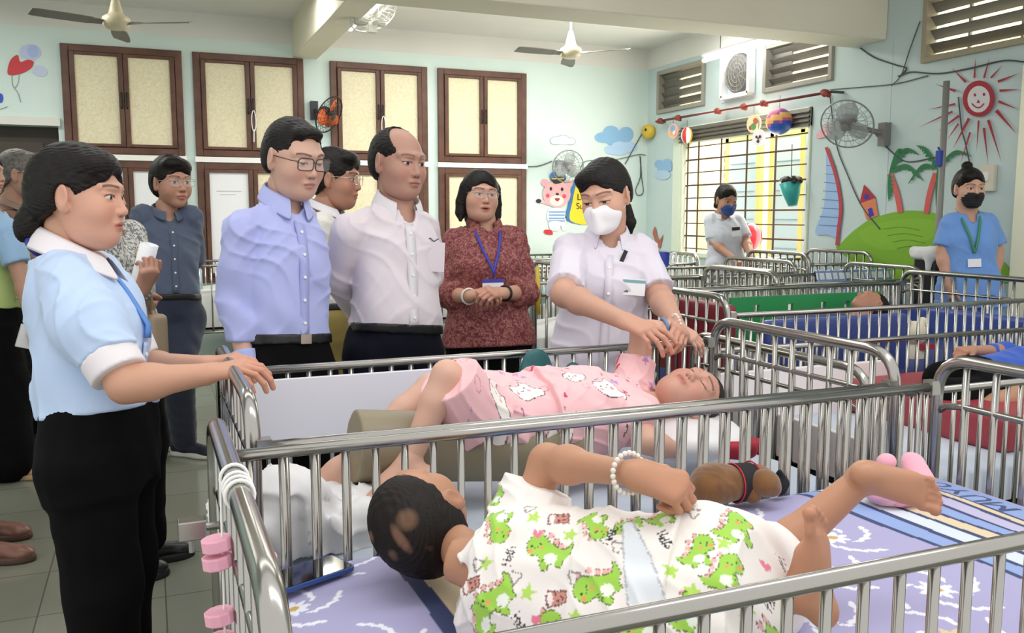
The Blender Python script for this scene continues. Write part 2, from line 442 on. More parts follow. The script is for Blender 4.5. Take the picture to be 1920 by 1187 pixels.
# ================================================================== back wall windows
XS = [(-.66, .355), (.45, 1.475), (1.735, 2.74), (2.855, 3.86)]
def leaf_window(n, x0, x1, z0, z1, panels, latch=False):
    e = tag(empty('window_%d' % n, ((x0+x1)/2, YB, z0)), kind='structure')
    f = .065; m = (x0+x1)/2; b = MB()
    y0, y1 = YB-.035, YB+.01
    b.box2((x0, y0, z0), (x0+f, y1, z1)); b.box2((x1-f, y0, z0), (x1, y1, z1)); b.box2((x0+f, y0, z1-f), (x1-f, y1, z1)); b.box2((x0+f, y0, z0), (x1-f, y1, z0+f))
    b.build('frame', WOOD, e, bevel=.006)
    for k, (a, c) in enumerate(((x0+f, m), (m, x1-f))):
        s = MB(); g = .045; ya, yb = YB-.05, YB-.012
        s.box2((a+.003, ya, z0+f), (a+g, yb, z1-f)); s.box2((c-g, ya, z0+f), (c-.003, yb, z1-f)); s.box2((a+g, ya, z1-f-g*.6), (c-g, yb, z1-f)); s.box2((a+g, ya, z0+f), (c-g, yb, z0+f+g*.6))
        so = s.build('sash', WOOD, e, bevel=.005)
        p = MB(); p.box2((a+g, YB-.028, z0+f+g*.6), (c-g, YB-.014, z1-f-g*.6)); p.build('panel', panels[k], so)
    zz = (z0+z1)/2
    h = MB()
    for xx in (m-.022, m+.022): h.tube([(xx, YB-.05, zz+.07), (xx, YB-.068, zz+.06), (xx, YB-.068, zz-.06), (xx, YB-.05, zz-.07)], .007, 6)
    h.build('latch_handle', BLACK, e)
    if latch:
        h = MB(); t = np.linspace(0, 2*PI, 14)
        h.tube(np.stack([m+.02+.02*np.cos(t), np.full(14, YB-.075), zz-.14+.1*np.sin(t)], 1), .005, 6)
        h.tube([(m+.02, YB-.075, zz-.22), (m+.015, YB-.08, zz-.34)], .006, 6); h.build('tie_string', WHITE, e)
    return e
for i, (x0, x1) in enumerate(XS): leaf_window(i+1, x0, x1, 1.955, 2.92, [PANEL, PANEL], latch=i in (1, 2))
for i, (x0, x1) in enumerate(XS): leaf_window(i+5, x0, x1, .75, 1.895, [[PAPERW, PAPERW], [PAPERW, PANEL], [PANEL, PANEL], [PANEL, PANEL]][i])
for i, (x0, x1) in enumerate(XS):
    b = MB(); b.box2((x0-.01, YB-.045, 1.9), (x1+.01, YB+.01, 1.95)); tag(b.build('trim_%d' % (i+4), M('white_sill', 'f6f6f0', .6)), kind='structure')
# notices on the white boards
for wn, x0, x1, z in (('window_5', -.35, -.1, 1.45), ('window_6', .62, .85, 1.62)):
    b = MB(); b.box2((x0, YB-.0285, z), (x1, YB-.0275, z+.012)); b.box2((x0+.03, YB-.0285, z-.03), (x1-.05, YB-.0275, z-.022))
    b.build('notice_print', M('faint_grey_ink', 'c3c6cc', .8), bpy.data.objects[wn])
# ================================================================== right wall louvre windows and grille window
LOUV = M('grey_louvre_slats', '75726a', .45, .25); LFR = M('louvre_frame_paint', '9a978c', .5); LFB = M('beige_louvre_frame', 'a59c84', .55)
for i, (y0, y1, z0, z1) in enumerate(LV):
    e = tag(empty('window_%d' % (9+i), (XR, (y0+y1)/2, z0)), kind='structure'); f = .045
    b = MB(); xa, xb = XR-.03, XR+.08
    b.box2((xa, y0, z0), (xb, y0+f, z1)); b.box2((xa, y1-f, z0), (xb, y1, z1)); b.box2((xa, y0+f, z0), (xb, y1-f, z0+f)); b.box2((xa, y0+f, z1-f), (xb, y1-f, z1))
    b.build('frame', LFB if i == 2 else LFR, e, bevel=.006)
    b = MB(); n = 4; hh = (z1-z0-2*f)/n
    R_ = np.array([[math.cos(-.75), 0, math.sin(-.75)], [0, 1, 0], [-math.sin(-.75), 0, math.cos(-.75)]])
    for k in range(n): b.box((XR+.04, (y0+y1)/2, z0+f+hh*(k+.62)), (.005, (y1-y0)/2-f, hh*.42), R_)
    b.build('slats', LOUV, e)
    if i != 2:
        b = MB(); b.box2((XR+.05, y0+(y1-y0)*.62 if i == 0 else y0+(y1-y0)*.66, z0+f), (XR+.07, y1-f, z1-f)); b.build('side_board', LOUV, e)
    else:
        b = MB()
        for yy in (y1-.33, y1-.75): b.box2((XR+.085, yy, z0+f), (XR+.105, yy+.02, z1-f))
        b.build('grille_bar', LFR, e)
e = tag(empty('window_12', (XR, (WY0+WY1)/2, WZ0)), kind='structure')
b = MB(); f = .05; xa, xb = XR-.02, XR+.1
b.box2((xa, WY0, WZ0), (xb, WY0+f*.6, WZ1)); b.box2((xa, WY1-f, WZ0), (xb, WY1, WZ1)); b.box2((xa, WY0, WZ1-.17), (xb, WY1, WZ1)); b.box2((xa, WY0, WZ0-.03), (xb, WY1, WZ0+.02))
b.build('frame', M('greenish_white_window_frame', 'e4ead8', .5), e, bevel=.006)
b = MB()
for k in range(4): b.box((XR-.03, (WY0+WY1)/2, WZ1-.15+.04*k), (.004, (WY1-WY0)/2, .022), np.array([[.8, 0, .6], [0, 1, 0], [-.6, 0, .8]]))
b.build('transom_slats', LOUV, e)
GR = M('rusty_grille_iron', '5f4a3e', .6, .4)
for k in range(9):
    z = WZ0+.06+k*.135; b = MB(); b.tube([(XR+.03, WY0, z), (XR+.03, WY1, z)], .009 if k % 2 else .006, 8); b.build('grille_bar', GR, e)
for k, yy in enumerate((8.2, 8.0, 7.6, 7.18, 6.75)):
    b = MB(); b.box2((XR+.025, yy-.008, WZ0), (XR+.035, yy+.008, WZ1-.17)); b.build('grille_upright', GR, e)
b = MB(); b.box2((XR-.035, WY1-.02, WZ0-.06), (XR+.02, WY1+.12, WZ1-.02)); tag(b.build('trim_8', M('green_white_jamb', 'dfe9d8', .6), bevel=.004), kind='structure')
# outside, beyond the grille: sunlit yellow veranda wall and pale blue open shutters
OUT = M('sunlit_yellow_outer_wall', 'f4dda0', .8, noise=(2, 'f8ecc8', .3, .7))
b = MB(); b.box2((XR+2.2, 4.0, -.2), (XR+2.3, 13.0, 4.2)); tag(b.build('wall_outside', OUT), kind='structure')
b = MB(); b.box2((XR+.2, 2., -.2), (XR+2.3, 13., -.05)); tag(b.build('floor_outside', M('veranda_floor', 'b9b3a4', .6)), kind='structure')
SHB = M('pale_blue_shutter', 'c6d8ea', .6); YF = M('yellow_shutter_frame', 'f2dc90', .6)
for k, (ya, xo) in enumerate(((6.4, .55), (7.05, .7), (7.72, .62))):
    e2 = tag(empty('window_shutter' if k == 0 else 'window_shutter.%03d' % k, (XR+xo, ya, .5)), ['pale blue shutter outside the grille, nearest the camera', 'pale blue shutter outside the grille, middle of three', 'pale blue shutter outside the grille, nearest the room corner'][k], 'shutter', 'shutters outside the grille window')
    b = MB(); b.box2((XR+xo, ya+.06, .5), (XR+xo+.03, ya+.56, 2.25)); b.build('shutter_panel', SHB, e2)
    b = MB()
    for yy in (ya, ya+.56): b.box2((XR+xo-.01, yy, .45), (XR+xo+.04, yy+.06, 2.3))
    b.box2((XR+xo-.01, ya, 2.2), (XR+xo+.04, ya+.62, 2.3)); b.build('shutter_frame', YF, e2)
    for q in range(5): b = MB(); b.box2((XR+xo-.008, ya+.1, .75+.3*q), (XR+xo, ya+.52, .758+.3*q)); b.build('louvre', M('shutter_line_blue', '8da6bd', .7), e2)
for k, (yy, zz) in enumerate(((8.45, 1.75), (6.1, 1.98))):
    b = MB()
    for q in range(5): b.box2((XR+1.0, yy, zz+.09*q), (XR+1.06, yy+.45, zz+.055+.09*q))
    tag(b.build('brick_vent' if k == 0 else 'brick_vent.001', M('orange_brick_vent', 'b4764a', .7)), ['orange brown slatted vent outside the grille window near the corner', 'orange brown slatted vent outside the grille window on its near side'][k], 'vent')
# ================================================================== ceiling lamps that the room has
TUBE = M('lit_tube', 'ffffff', .5, emit=('ffffff', 14.))
def tube_lamp(name, a, b_, label, r=.018):
    a = np.array(a, float); b_ = np.array(b_, float); e = tag(empty(name, (a+b_)/2), label, 'lamp'); d = nrm(b_-a)
    s = MB(); s.tube([a, b_], r, 12); s.build('tube', TUBE, e, smooth=True)
    s = MB(); s.tube([a-d*.03+V3(0, 0, .05), b_+d*.03+V3(0, 0, .05)], .025, 4); s.build('batten', WHITE, e)
    s = MB()
    for p in (a, b_): s.tube([p-d*.02, p+d*.02], .024, 10)
    s.build('end_cap', WHITE, e)
    return e
p1 = V3(5.2, 7.6, 2.93); p2 = V3(5.2, 6.3, 2.93)
e = tube_lamp('fluorescent_lamp', p1, p2, 'lit fluorescent tube hung on wires in front of the right wall above the exhaust fan')
s = MB()
for t in (.2, .8): pp = p1+(p2-p1)*t; s.tube([pp+V3(0, 0, .06), (pp[0], pp[1], ZC)], .004, 5)
s.build('hanging_wire', WIRE, e)
p = U(632, 30, 7.4)
tube_lamp('fluorescent_lamp.001', (1.69, 6.6, 3.0), (1.69, 7.8, 3.0), 'lit fluorescent tube beside the small ceiling beam behind the white ceiling fan')
# unseen ward lamps overhead; the far two are added to brighten the back wall
area('ward_lamp', (1.4, 1.2, 3.2), (3.2, .5), 20, (1, .985, .96))
area('ward_lamp', (.6, 3.9, 3.2), (3.4, .4), 22, (1, .985, .96))
area('ward_lamp', (2.6, 7.3, 3.22), (3.6, .4), 75, (1, .985, .96))
area('ward_lamp', (-1.6, 7.2, 3.22), (2.0, .4), 34, (1, .985, .96))
area('window_daylight', (XR-.1, 7.2, 1.7), (1.9, 1.3), 40, (1, .95, .85), (0, math.radians(90), 0))
area('veranda_daylight', (XR+1.1, 7.6, 3.9), (1.6, 7), 520, (1, .93, .78))  # area lamp added above the veranda to boost its daylight
# ================================================================== steel cribs
def round_path(P, r, n=6):
    """polyline with rounded corners"""
    P = [np.asarray(p, float) for p in P]; out = [P[0]]
    for i in range(1, len(P)-1):
        a, b, c = P[i-1], P[i], P[i+1]; u = nrm(a-b); v = nrm(c-b); s, e = b+u*r, b+v*r
        for t in np.linspace(0, 1, n+1): out.append((1-t)**2*s+2*t*(1-t)*b+t*t*e)
    out.append(P[-1]); return np.array(out)
def crib(x0, x1, y0, y1, rail, arch, label, fine=True, near_drop=0., zb=.42, sp=.059, suffix='', mat=STEEL):
    e = tag(empty('hospital_crib', ((x0+x1)/2, (y0+y1)/2, 0)), label, 'crib', 'steel cribs of the ward')
    nb = 12 if fine else 6
    for x in (x0, x1):
        b = MB(); b.tube(round_path([(x, y0, .09), (x, y0, arch), (x, y1, arch), (x, y1, .09)], .1), .0155, nb+2)
        ef = b.build('end_frame', mat, e, smooth=True)
        b = MB(); zc = arch-.115; b.tube([(x, y0, zc-.03), (x, y0+.03, zc-.008), (x, y0+.08, zc), (x, y1-.08, zc), (x, y1-.03, zc-.008), (x, y1, zc-.03)], .0085, 8); b.build('cross_bar', mat, ef, smooth=True)
        b = MB(); b.tube([(x, y0, zb), (x, y1, zb)], .0125, 8); b.build('bottom_bar', mat, ef, smooth=True)
        n = max(3, int((y1-y0)/.078)); b = MB()
        for k in range(1, n):
            y = y0+(y1-y0)*k/n
            if fine: q = MB(); q.tube([(x, y, zb), (x, y, arch)], .0085, 8); q.build('bar', mat, ef, smooth=True)
            else: b.tube([(x, y, zb), (x, y, arch)], .0085, 6)
        if not fine: b.build('bars', mat, ef, smooth=True)
        for y in (y0, y1):
            b = MB(); b.lathe((x-.016, y, .055), (1, 0, 0), [(0, .05), (.006, .055), (.026, .055), (.032, .05)], 16)
            b.build('castor', BLACK, ef, smooth=False)
    for y, dz in ((y0, near_drop), (y1, 0)):
        b = MB(); z = rail-dz; b.tube([(x0+.012, y, z), (x1-.012, y, z)], .0122, nb); sr = b.build('side_rail', mat, e, smooth=True)
        b = MB(); b.tube([(x0+.012, y, zb-.02), (x1-.012, y, zb-.02)], .011, 8); b.build('bottom_rail', mat, sr, smooth=True)
        n = int((x1-x0)/sp); b = MB()
        for k in range(1, n):
            x = x0+(x1-x0)*k/n
            if fine: q = MB(); q.tube([(x, y, zb-.02), (x, y, z)], .0075, 8); q.build('bar', mat, sr, smooth=True)
            else: b.tube([(x, y, zb-.02), (x, y, z)], .0075, 6)
        if not fine: b.build('bars', mat, sr, smooth=True)
        for x in (x0+.02, x1-.02): b = MB(); b.box((x, y, z), (.014, .016, .018)); b.build('rail_clamp', STEEL_D, sr)
    b = MB(); b.box2((x0+.02, y0+.02, zb-.03), (x1-.02, y1-.02, zb)); b.build('bed_base', STEEL_D, e)
    return e
C1 = (.095, 1.865, .803, 1.65); C2 = (.17, 1.815, 1.74, 2.555); C3 = (2.0, 3.98, 2.02, 2.95); C4 = (2.33, 4.5, 3.18, 4.3)
crib(*C1, .96, 1.037, 'nearest steel crib, holding the child in dinosaur pyjamas')
crib(*C2, .96, 1.037, 'second steel crib, holding the child in pink pyjamas', near_drop=.012)
crib(*C3, .85, .93, 'steel crib with red mat at the right, holding the person in blue', near_drop=.0)
crib(*C4, .96, 1.04, 'steel crib with blue bumper pads and a green board', sp=.062)
C5 = (2.75, 4.53, 5.35, 6.25); C6 = (2.9, 4.6, 6.75, 7.6); C7 = (4.66, 5.28, 5.36, 6.12); C8 = (3.66, 4.86, 4.48, 5.2); C9 = (.2, 2.05, 7.9, 8.75); C10 = (2.35, 4.1, 7.85, 8.7); C11 = (1.95, 3.6, 4.42, 5.2)
crib(*C5, .96, 1.04, 'steel crib in front of the masked caregiver by the grille window', fine=False, sp=.07)
crib(*C6, .96, 1.04, 'steel crib beyond the crib before the masked caregiver, towards the back wall', fine=False, sp=.07)
crib(*C7, 1.02, 1.1, 'short steel crib against the right wall below the painted sail boat', fine=False, sp=.07)
crib(*C8, .96, 1.04, 'steel crib with the chequered cloth hung over its rail', fine=False, sp=.07)
crib(*C9, .97, 1.04, 'steel crib below the windows, seen between the dark blue and lavender shirts', fine=False, sp=.09)
crib(*C10, .97, 1.04, 'steel crib at the back wall behind the maroon blouse', fine=False, sp=.08)
crib(*C11, .96, 1.04, 'steel crib seen between the maroon blouse and the masked nurse', fine=False, sp=.075)
# mattresses --------------------------------------------------------------
def slab(name, x0, x1, y0, y1, z0, z1, mat, label, res=None, colfn=None, cat_='mattress', puff=.012, group=None):
    nx = max(8, int((x1-x0)/(res or .05))); ny = max(6, int((y1-y0)/(res or .05)))
    gx, gy = np.meshgrid(np.linspace(x0, x1, nx+1), np.linspace(y0, y1, ny+1), indexing='ij')
    u = (gx-x0)/(x1-x0)*2-1; v = (gy-y0)/(y1-y0)*2-1
    ed = (1-np.abs(u)**14)*(1-np.abs(v)**10)
    gz = z1-.03*(1-ed)+puff*.35*(np.sin(9*gx+4*gy)*np.sin(7*gy-2*gx))*ed
    V = np.stack([gx, gy, gz], -1).reshape(-1, 3); n1 = ny+1
    I = np.arange(nx)[:, None]*n1+np.arange(ny)[None, :]; F = np.stack([I, I+n1, I+n1+1, I+1], -1).reshape(-1, 4)
    per = [i*n1 for i in range(nx)]+[nx*n1+j for j in range(ny)]+[i*n1+ny for i in range(nx, 0, -1)]+[j for j in range(ny, 0, -1)]
    lowv = V[per].copy(); lowv[:, 2] = z0; b0 = len(V); k = len(per)
    Fs = [(per[i], b0+i, b0+(i+1) % k, per[(i+1) % k]) for i in range(k)]
    V2 = np.concatenate([V, lowv]); F2 = np.concatenate([F, np.array(Fs)])
    col = colfn(V2) if colfn else None
    return tag(mesh(name, V2, F2, mat, smooth=True, col=col), label, cat_, group)
# printed cover of the nearest mattress
mw, mh = C1[1]-C1[0], C1[3]-C1[2]
cv = Canvas(mw, mh, .0016, 'a9a6cc')
NAVY, CREAM, SKYB, PALEB = '3b466f', 'dccbab', '8fa6d8', 'd3dde6'
def wavy(x, amp=.006): t = np.linspace(0, mh, 60); return np.stack([x+amp*np.sin(t*9+x*30)+.03*np.sin(t*2.2+1), t], 1)
def stripe(xa, xb, c): A = wavy(xa); B = wavy(xb); cv.poly(np.concatenate([A, B[::-1]]), c)
def flower(c, s, col, leaf='e9ecf6', acc=True):
    c = np.array(c)
    for a in np.arange(0, 2*PI, PI/4):
        d = V3(math.cos(a), math.sin(a), 0)[:2]; n = np.array([-d[1], d[0]])
        cv.poly(spline([c+d*s*.2, c+d*s*.55+n*s*.22, c+d*s, c+d*s*.55-n*s*.22], 4), col)
    cv.ell(c, s*.3, 'c9a760' if acc else 'c3c4e0')
    for a in (.4, 2.2, 3.9, 5.3):
        t = np.linspace(0, 1, 12); r = s*(1.1+1.5*t); th = a+1.1*t
        P = c+np.stack([r*np.cos(th), r*np.sin(th)], 1); cv.line(P, s*.14, leaf)
        for q in (3, 6, 9, 11):
            cv.ell(P[q]+s*.3*np.array([math.cos(th[q]+1.3), math.sin(th[q]+1.3)]), (s*.36, s*.15), leaf, th[q]+.9)
            cv.ell(P[q]-s*.26*np.array([math.cos(th[q]+.9), math.sin(th[q]+.9)]), (s*.3, s*.13), leaf, th[q]+.3)
for c in ((.09, .2), (.1, .62), (.19, .42), (.21, .1), (.2, .78)): flower(c, .03, 'e6dcc2' if c[1] in (.2, .78) else 'e4e7f2')
for c in ((1.02, .12), (1.0, .4), (1.02, .7), (.86, .25), (.86, .58), (1.14, .52), (1.13, .26), (.74, .12), (.72, .42), (.74, .7)): flower(c, .036, 'd9c79c' if c[1] in (.12, .7) else 'e4e7f2')
for xa, xb, c in ((.27, .30, NAVY), (.30, .40, CREAM), (.40, .43, NAVY), (.43, .54, SKYB), (.54, .565, NAVY)): stripe(xa, xb, c)
x = Z(1492, 925, .762)[0]-C1[0]; wk = (Z(1712, 893, .762)[0]-C1[0]-x)/.475
for c, wd in ((NAVY, .018), (SKYB, .055), (NAVY, .018), (PALEB, .055), (NAVY, .018), (CREAM, .055), (NAVY, .018), (SKYB, .055), (NAVY, .014), ('bdb9d8', .05), (NAVY, .016), (CREAM, .05), (NAVY, .016), (SKYB, .05)):
    wd *= wk; stripe(x, x+wd, c); x += wd
tm = (Z(1750, 905, .757)+Z(1895, 957, .757))/2; tx, ty = tm[0]-C1[0], tm[1]-C1[2]
wv_ = .03*math.sin(ty*2.2+1); stripe(tx-wv_-.05, tx-wv_-.042, NAVY); stripe(tx-wv_-.042, tx-wv_+.06, SKYB)
LT = dict(M=[[(0, 0), (0, 1), (.4, .3), (.8, 1), (.8, 0)]], U=[[(0, 1), (0, .3), (.15, .05), (.45, .05), (.6, .3), (.6, 1)]], Y=[[(0, 1), (.35, .5), (.7, 1)], [(.35, .5), (.35, 0)]], O=[[(.35+.35*math.cos(q), .5+.5*math.sin(q)) for q in np.linspace(0, 2*PI, 20)]])
hgt_ = .058; yy_ = ty-1.75*hgt_
for ch, adv in (('M', 1.1), ('U', .9), ('Y', .95), ('O', .8)):
    for st in LT[ch]: cv.line([(tx+hgt_*.5-hgt_*b_, yy_+hgt_*a_) for a_, b_ in st], .0105, '46507c')
    yy_ += adv*hgt_
slab('mattress', C1[0]+.03, C1[1]-.03, C1[2]+.018, C1[3]-.018, .44, .762, M('printed_mattress_cover', attr=True, rough=.75), 'lavender blue striped and flowered mattress under the child in dinosaur pyjamas', .0032, lambda V: cv.sample(V[:, 0]-C1[0], V[:, 1]-C1[2]))
def text(name, s, size, loc, R, mat, parent=None, ext=.0006, bold=0.):
    c = bpy.data.curves.new(name, 'FONT'); c.body = s; c.size = size; c.extrude = ext; c.offset = bold; c.align_x = 'CENTER'; c.align_y = 'CENTER'; c.materials.append(mat)
    o = bpy.data.objects.new(name, c); Mx = Matrix(np.asarray(R).tolist()).to_4x4(); base = wpos(parent) if parent else np.zeros(3)
    Mx.translation = Vector((np.asarray(loc)-base).tolist()); COL.objects.link(o); bpy.context.view_layer.update()
    me = bpy.data.meshes.new_from_object(o); bpy.data.objects.remove(o); me.transform(Matrix(np.asarray(R).tolist()).to_4x4())
    o = bpy.data.objects.new(name, me); o.location = (np.asarray(loc)-base).tolist(); return link(o, parent)
SHEET = M('pale_blue_grey_sheet', 'c9d2de', .8, noise=(3, 'b4bfcf', .35, .7))
slab('mattress', C2[0]+.03, C2[1]-.03, C2[2]+.018, C2[3]-.018, .44, .66, SHEET, 'pale blue grey sheeted mattress under the child in pink pyjamas', .02, puff=.06)
slab('mattress', C3[0]+.03, C3[1]-.03, C3[2]+.018, C3[3]-.018, .44, .58, SHEET, 'pale mattress below the red mat in the right hand crib', puff=.03)
slab('mattress', C4[0]+.03, C4[1]-.03, C4[2]+.018, C4[3]-.018, .44, .66, M('navy_mattress', '34437f', .6), 'blue mattress between the blue bumper pads')
WSH = M('white_bed_sheet', 'dfe1df', .8); TEALS = M('teal_bed_sheet', '7fa5a5', .8); BLUS = M('blue_bed_sheet', '4f6f9f', .8)
for c, m_, lb in ((C5, WSH, 'white bedding in the crib before the masked caregiver'), (C6, TEALS, 'teal bedding in the crib beyond the caregiver towards the back wall'), (C7, BLUS, 'blue bedding in the short crib at the right wall'), (C8, WSH, 'white bedding in the crib with the chequered cloth'), (C9, WSH, 'white bedding in the crib below the windows'), (C10, WSH, 'white bedding in the crib at the back wall behind the maroon blouse'), (C11, WSH, 'white bedding in the crib seen left of the masked nurse')):
    slab('mattress', c[0]+.03, c[1]-.03, c[2]+.02, c[3]-.02, .44, .74, m_, lb, .05, puff=.08)
# ================================================================== people: smooth bodies from joints
SKIN = M('skin', attr=True, rough=.52, sss=.06, bump=(180, .05, .001))
HAIR = M('black_hair', '0f0c0b', .5, spec=.25, noise=(55, '1b1513', .35, .7), bump=(140, .3, .004))
GHAIR = M('grey_hair', '77736c', .5, noise=(60, '4b4844', .35, .7), bump=(140, .35, .004))
def sklin(c):
    v = np.array(lin(c)); return (v*.86+.14*v.mean())*np.array([1.03, 1.0, 1.0])
def frame_psi(P, psi):
    """facing frame: psi 0 = towards the camera, +90 = to the picture's right; columns: own right, forward, up"""
    v = np.array([P[0]-CAM[0], P[1]-CAM[1], 0]); v = nrm(v); r = np.array([v[1], -v[0], 0]); a = math.radians(psi)
    f = -v*math.cos(a)+r*math.sin(a); x = np.cross(f, [0, 0, 1.])
    return np.stack([x, f, np.array([0, 0, 1.])], 1)
def tilt(R, pitch=0., roll=0.):
    """pitch>0 looks down, roll>0 tips the head towards its own right"""
    p, r = math.radians(-pitch), math.radians(roll)
    Rx = np.array([[1, 0, 0], [0, math.cos(p), -math.sin(p)], [0, math.sin(p), math.cos(p)]])
    Ry = np.array([[math.cos(r), 0, math.sin(r)], [0, 1, 0], [-math.sin(r), 0, math.cos(r)]])
    return R@Ry@Rx
def xf(P, C, R, s=1.): return np.asarray(C)+(np.asarray(R)@(np.asarray(P, float)*s).T).T if np.ndim(P) > 1 else np.asarray(C)+np.asarray(R)@(np.asarray(P, float)*s)
# ------------------------------------------------------------------ head in its own frame (x right, y forward, z up), 0.23 m tall
def head_local(w=1., fat=0., mouth=0., child=False, h=.003, brow=1., closed=False, opn=.8, skin='c68f72', lip='b0635a', browc='2a1c16', eyez=.004, gap=.031):
    S = SDF(); fa = fat
    S.ell((0, -.016, .032), (.0745*w, .094, .083), k=.0)
    S.ell((0, .018, -.012), (.068*w, .072, .085), k=.03)
    S.ell((0, .022, -.055), ((.054+fa*.6)*w, .06, .052), k=.03)
    S.ell((0, .062, -.092), (.021+fa*.4, .02, .019), k=.03)
    for s in (-1, 1):
        S.ell((s*.037*w, .052, -.03), (.026+fa*.5, .03, .032), k=.025)
        S.cone((s*.012, .088, .029), (s*.049*w, .067, .028), .008, .006, k=.018)
    if fat: S.ell((0, .03, -.085), (.05+fa, .05, .035), k=.03)
    for s in (-1, 1): S.ell((s*gap, .093, eyez), (.019, .013, .0105), k=.014, op='s')
    for s in (-1, 1):
        S.ell((s*gap, .071, eyez), (.0165, .0165, .0125), k=.004)
        S.cone((s*(gap-.014), .0815, eyez+.007), (s*(gap+.016), .074, eyez+.0075), .0042, .0036, k=.006)
        S.cone((s*(gap-.012), .081, eyez-.009), (s*(gap+.014), .074, eyez-.008), .0035, .003, k=.006)
    S.cone((0, .083, .012), (0, .1005, -.026), .0075, .0098, k=.012)
    S.ell((0, .101, -.029), (.0105, .009, .0085), k=.008)
    for s in (-1, 1): S.ell((s*.0115, .0935, -.032), (.0075, .0095, .0075), k=.006); S.ell((s*.0065, .1, -.041), (.0035, .005, .0035), k=.003, op='s')
    S.ell((0, .083, -.055), (.022, .012, .014), k=.014)
    for s in (-1, 1): S.ell((s*.009, .0905, -.0575), (.013, .0075, .0048), k=.005)
    S.ell((0, .0895, -.0685-mouth*.4), (.0165, .0085, .0062), k=.005)
    S.ell((0, .1, -.0625-mouth*.2), (.019, .012, .0014+mouth*.4), k=.003, op='s')
    for s in (-1, 1):
        Re = rotz(-s*.38)
        S.ell((s*.0785*w, -.008, -.002), (.0075, .019, .032), R=Re, k=.006)
        S.ell((s*.076*w, -.002, -.028), (.006, .009, .012), k=.008)
        S.ell((s*(.0885*w), -.004, .002), (.006, .0115, .021), R=Re, k=.004, op='s')
    V, F = S.mesh(h)
    X, Y, Zc = V[:, 0], V[:, 1], V[:, 2]
    C = np.tile(sklin(skin), (len(V), 1)).astype(float)
    def mix(m, c, a=1.):
        m = np.clip(m, 0, 1)[:, None]*a; C[:] = C*(1-m)+lin(c)*m
    fr = Y > .045
    sk = np.array(sklin(skin))
    bl = np.exp(-((np.abs(X)-.04)**2/.0005+(Zc+.03)**2/.0006))*fr
    C[:] = C*(1-(bl*.22)[:, None])+np.array(lin('c2645a'))*(bl*.22)[:, None]
    mix((1-(X/.0235)**2-((Zc+.0625)/(.0105+mouth*.3))**2)*4*fr, lip, .8)
    if mouth: mix((1-(X/.015)**2-((Zc+.0625+mouth*.2)/(.0016+mouth*.4))**2)*6*fr, '5a2020', .9)
    for s in (-1, 1):
        ax = X*s
        t = (ax-.012)/.042
        mix(np.clip(1-np.abs(Zc-(.0275+.0055*np.sin(np.clip(t, 0, 1)*2.5)-.003*t))/.0042, 0, 1)*2*((t > 0) & (t < 1))*fr, browc, .8*brow)
        dz = (Zc-eyez)
        if closed:
            mix(np.clip(1-np.abs(dz+.004-((ax-gap)/.017)**2*.003)/.0022, 0, 1)*2*(np.abs(ax-gap) < .017)*fr, '2c1a16', .9)
        else:
            eo = .0068*opn; dz = dz+.001*(1-opn)*3
            al = 1-((ax-gap)/.0155)**2-(dz/eo)**2
            mix(al*4*fr, 'd8cbc2')
            mix((1-((ax-gap)/.0072)**2-((dz+.0005)/.0075)**2)*4*fr*(al > 0), '1d120e')
            up = np.abs(dz-(eo*np.sqrt(np.clip(1-((ax-gap)/.0175)**2, 0, 1))+.001))
            mix(np.clip(1-up/.0026, 0, 1)*2*(np.abs(ax-gap) < .0175)*(dz > -.001)*fr, '24150f', .95)
        mix((1-((ax-.0068)/.0045)**2-((Zc+.0405)/.0032)**2)*3*(Y > .08), '5b2f25', .8)
    return V, F, C
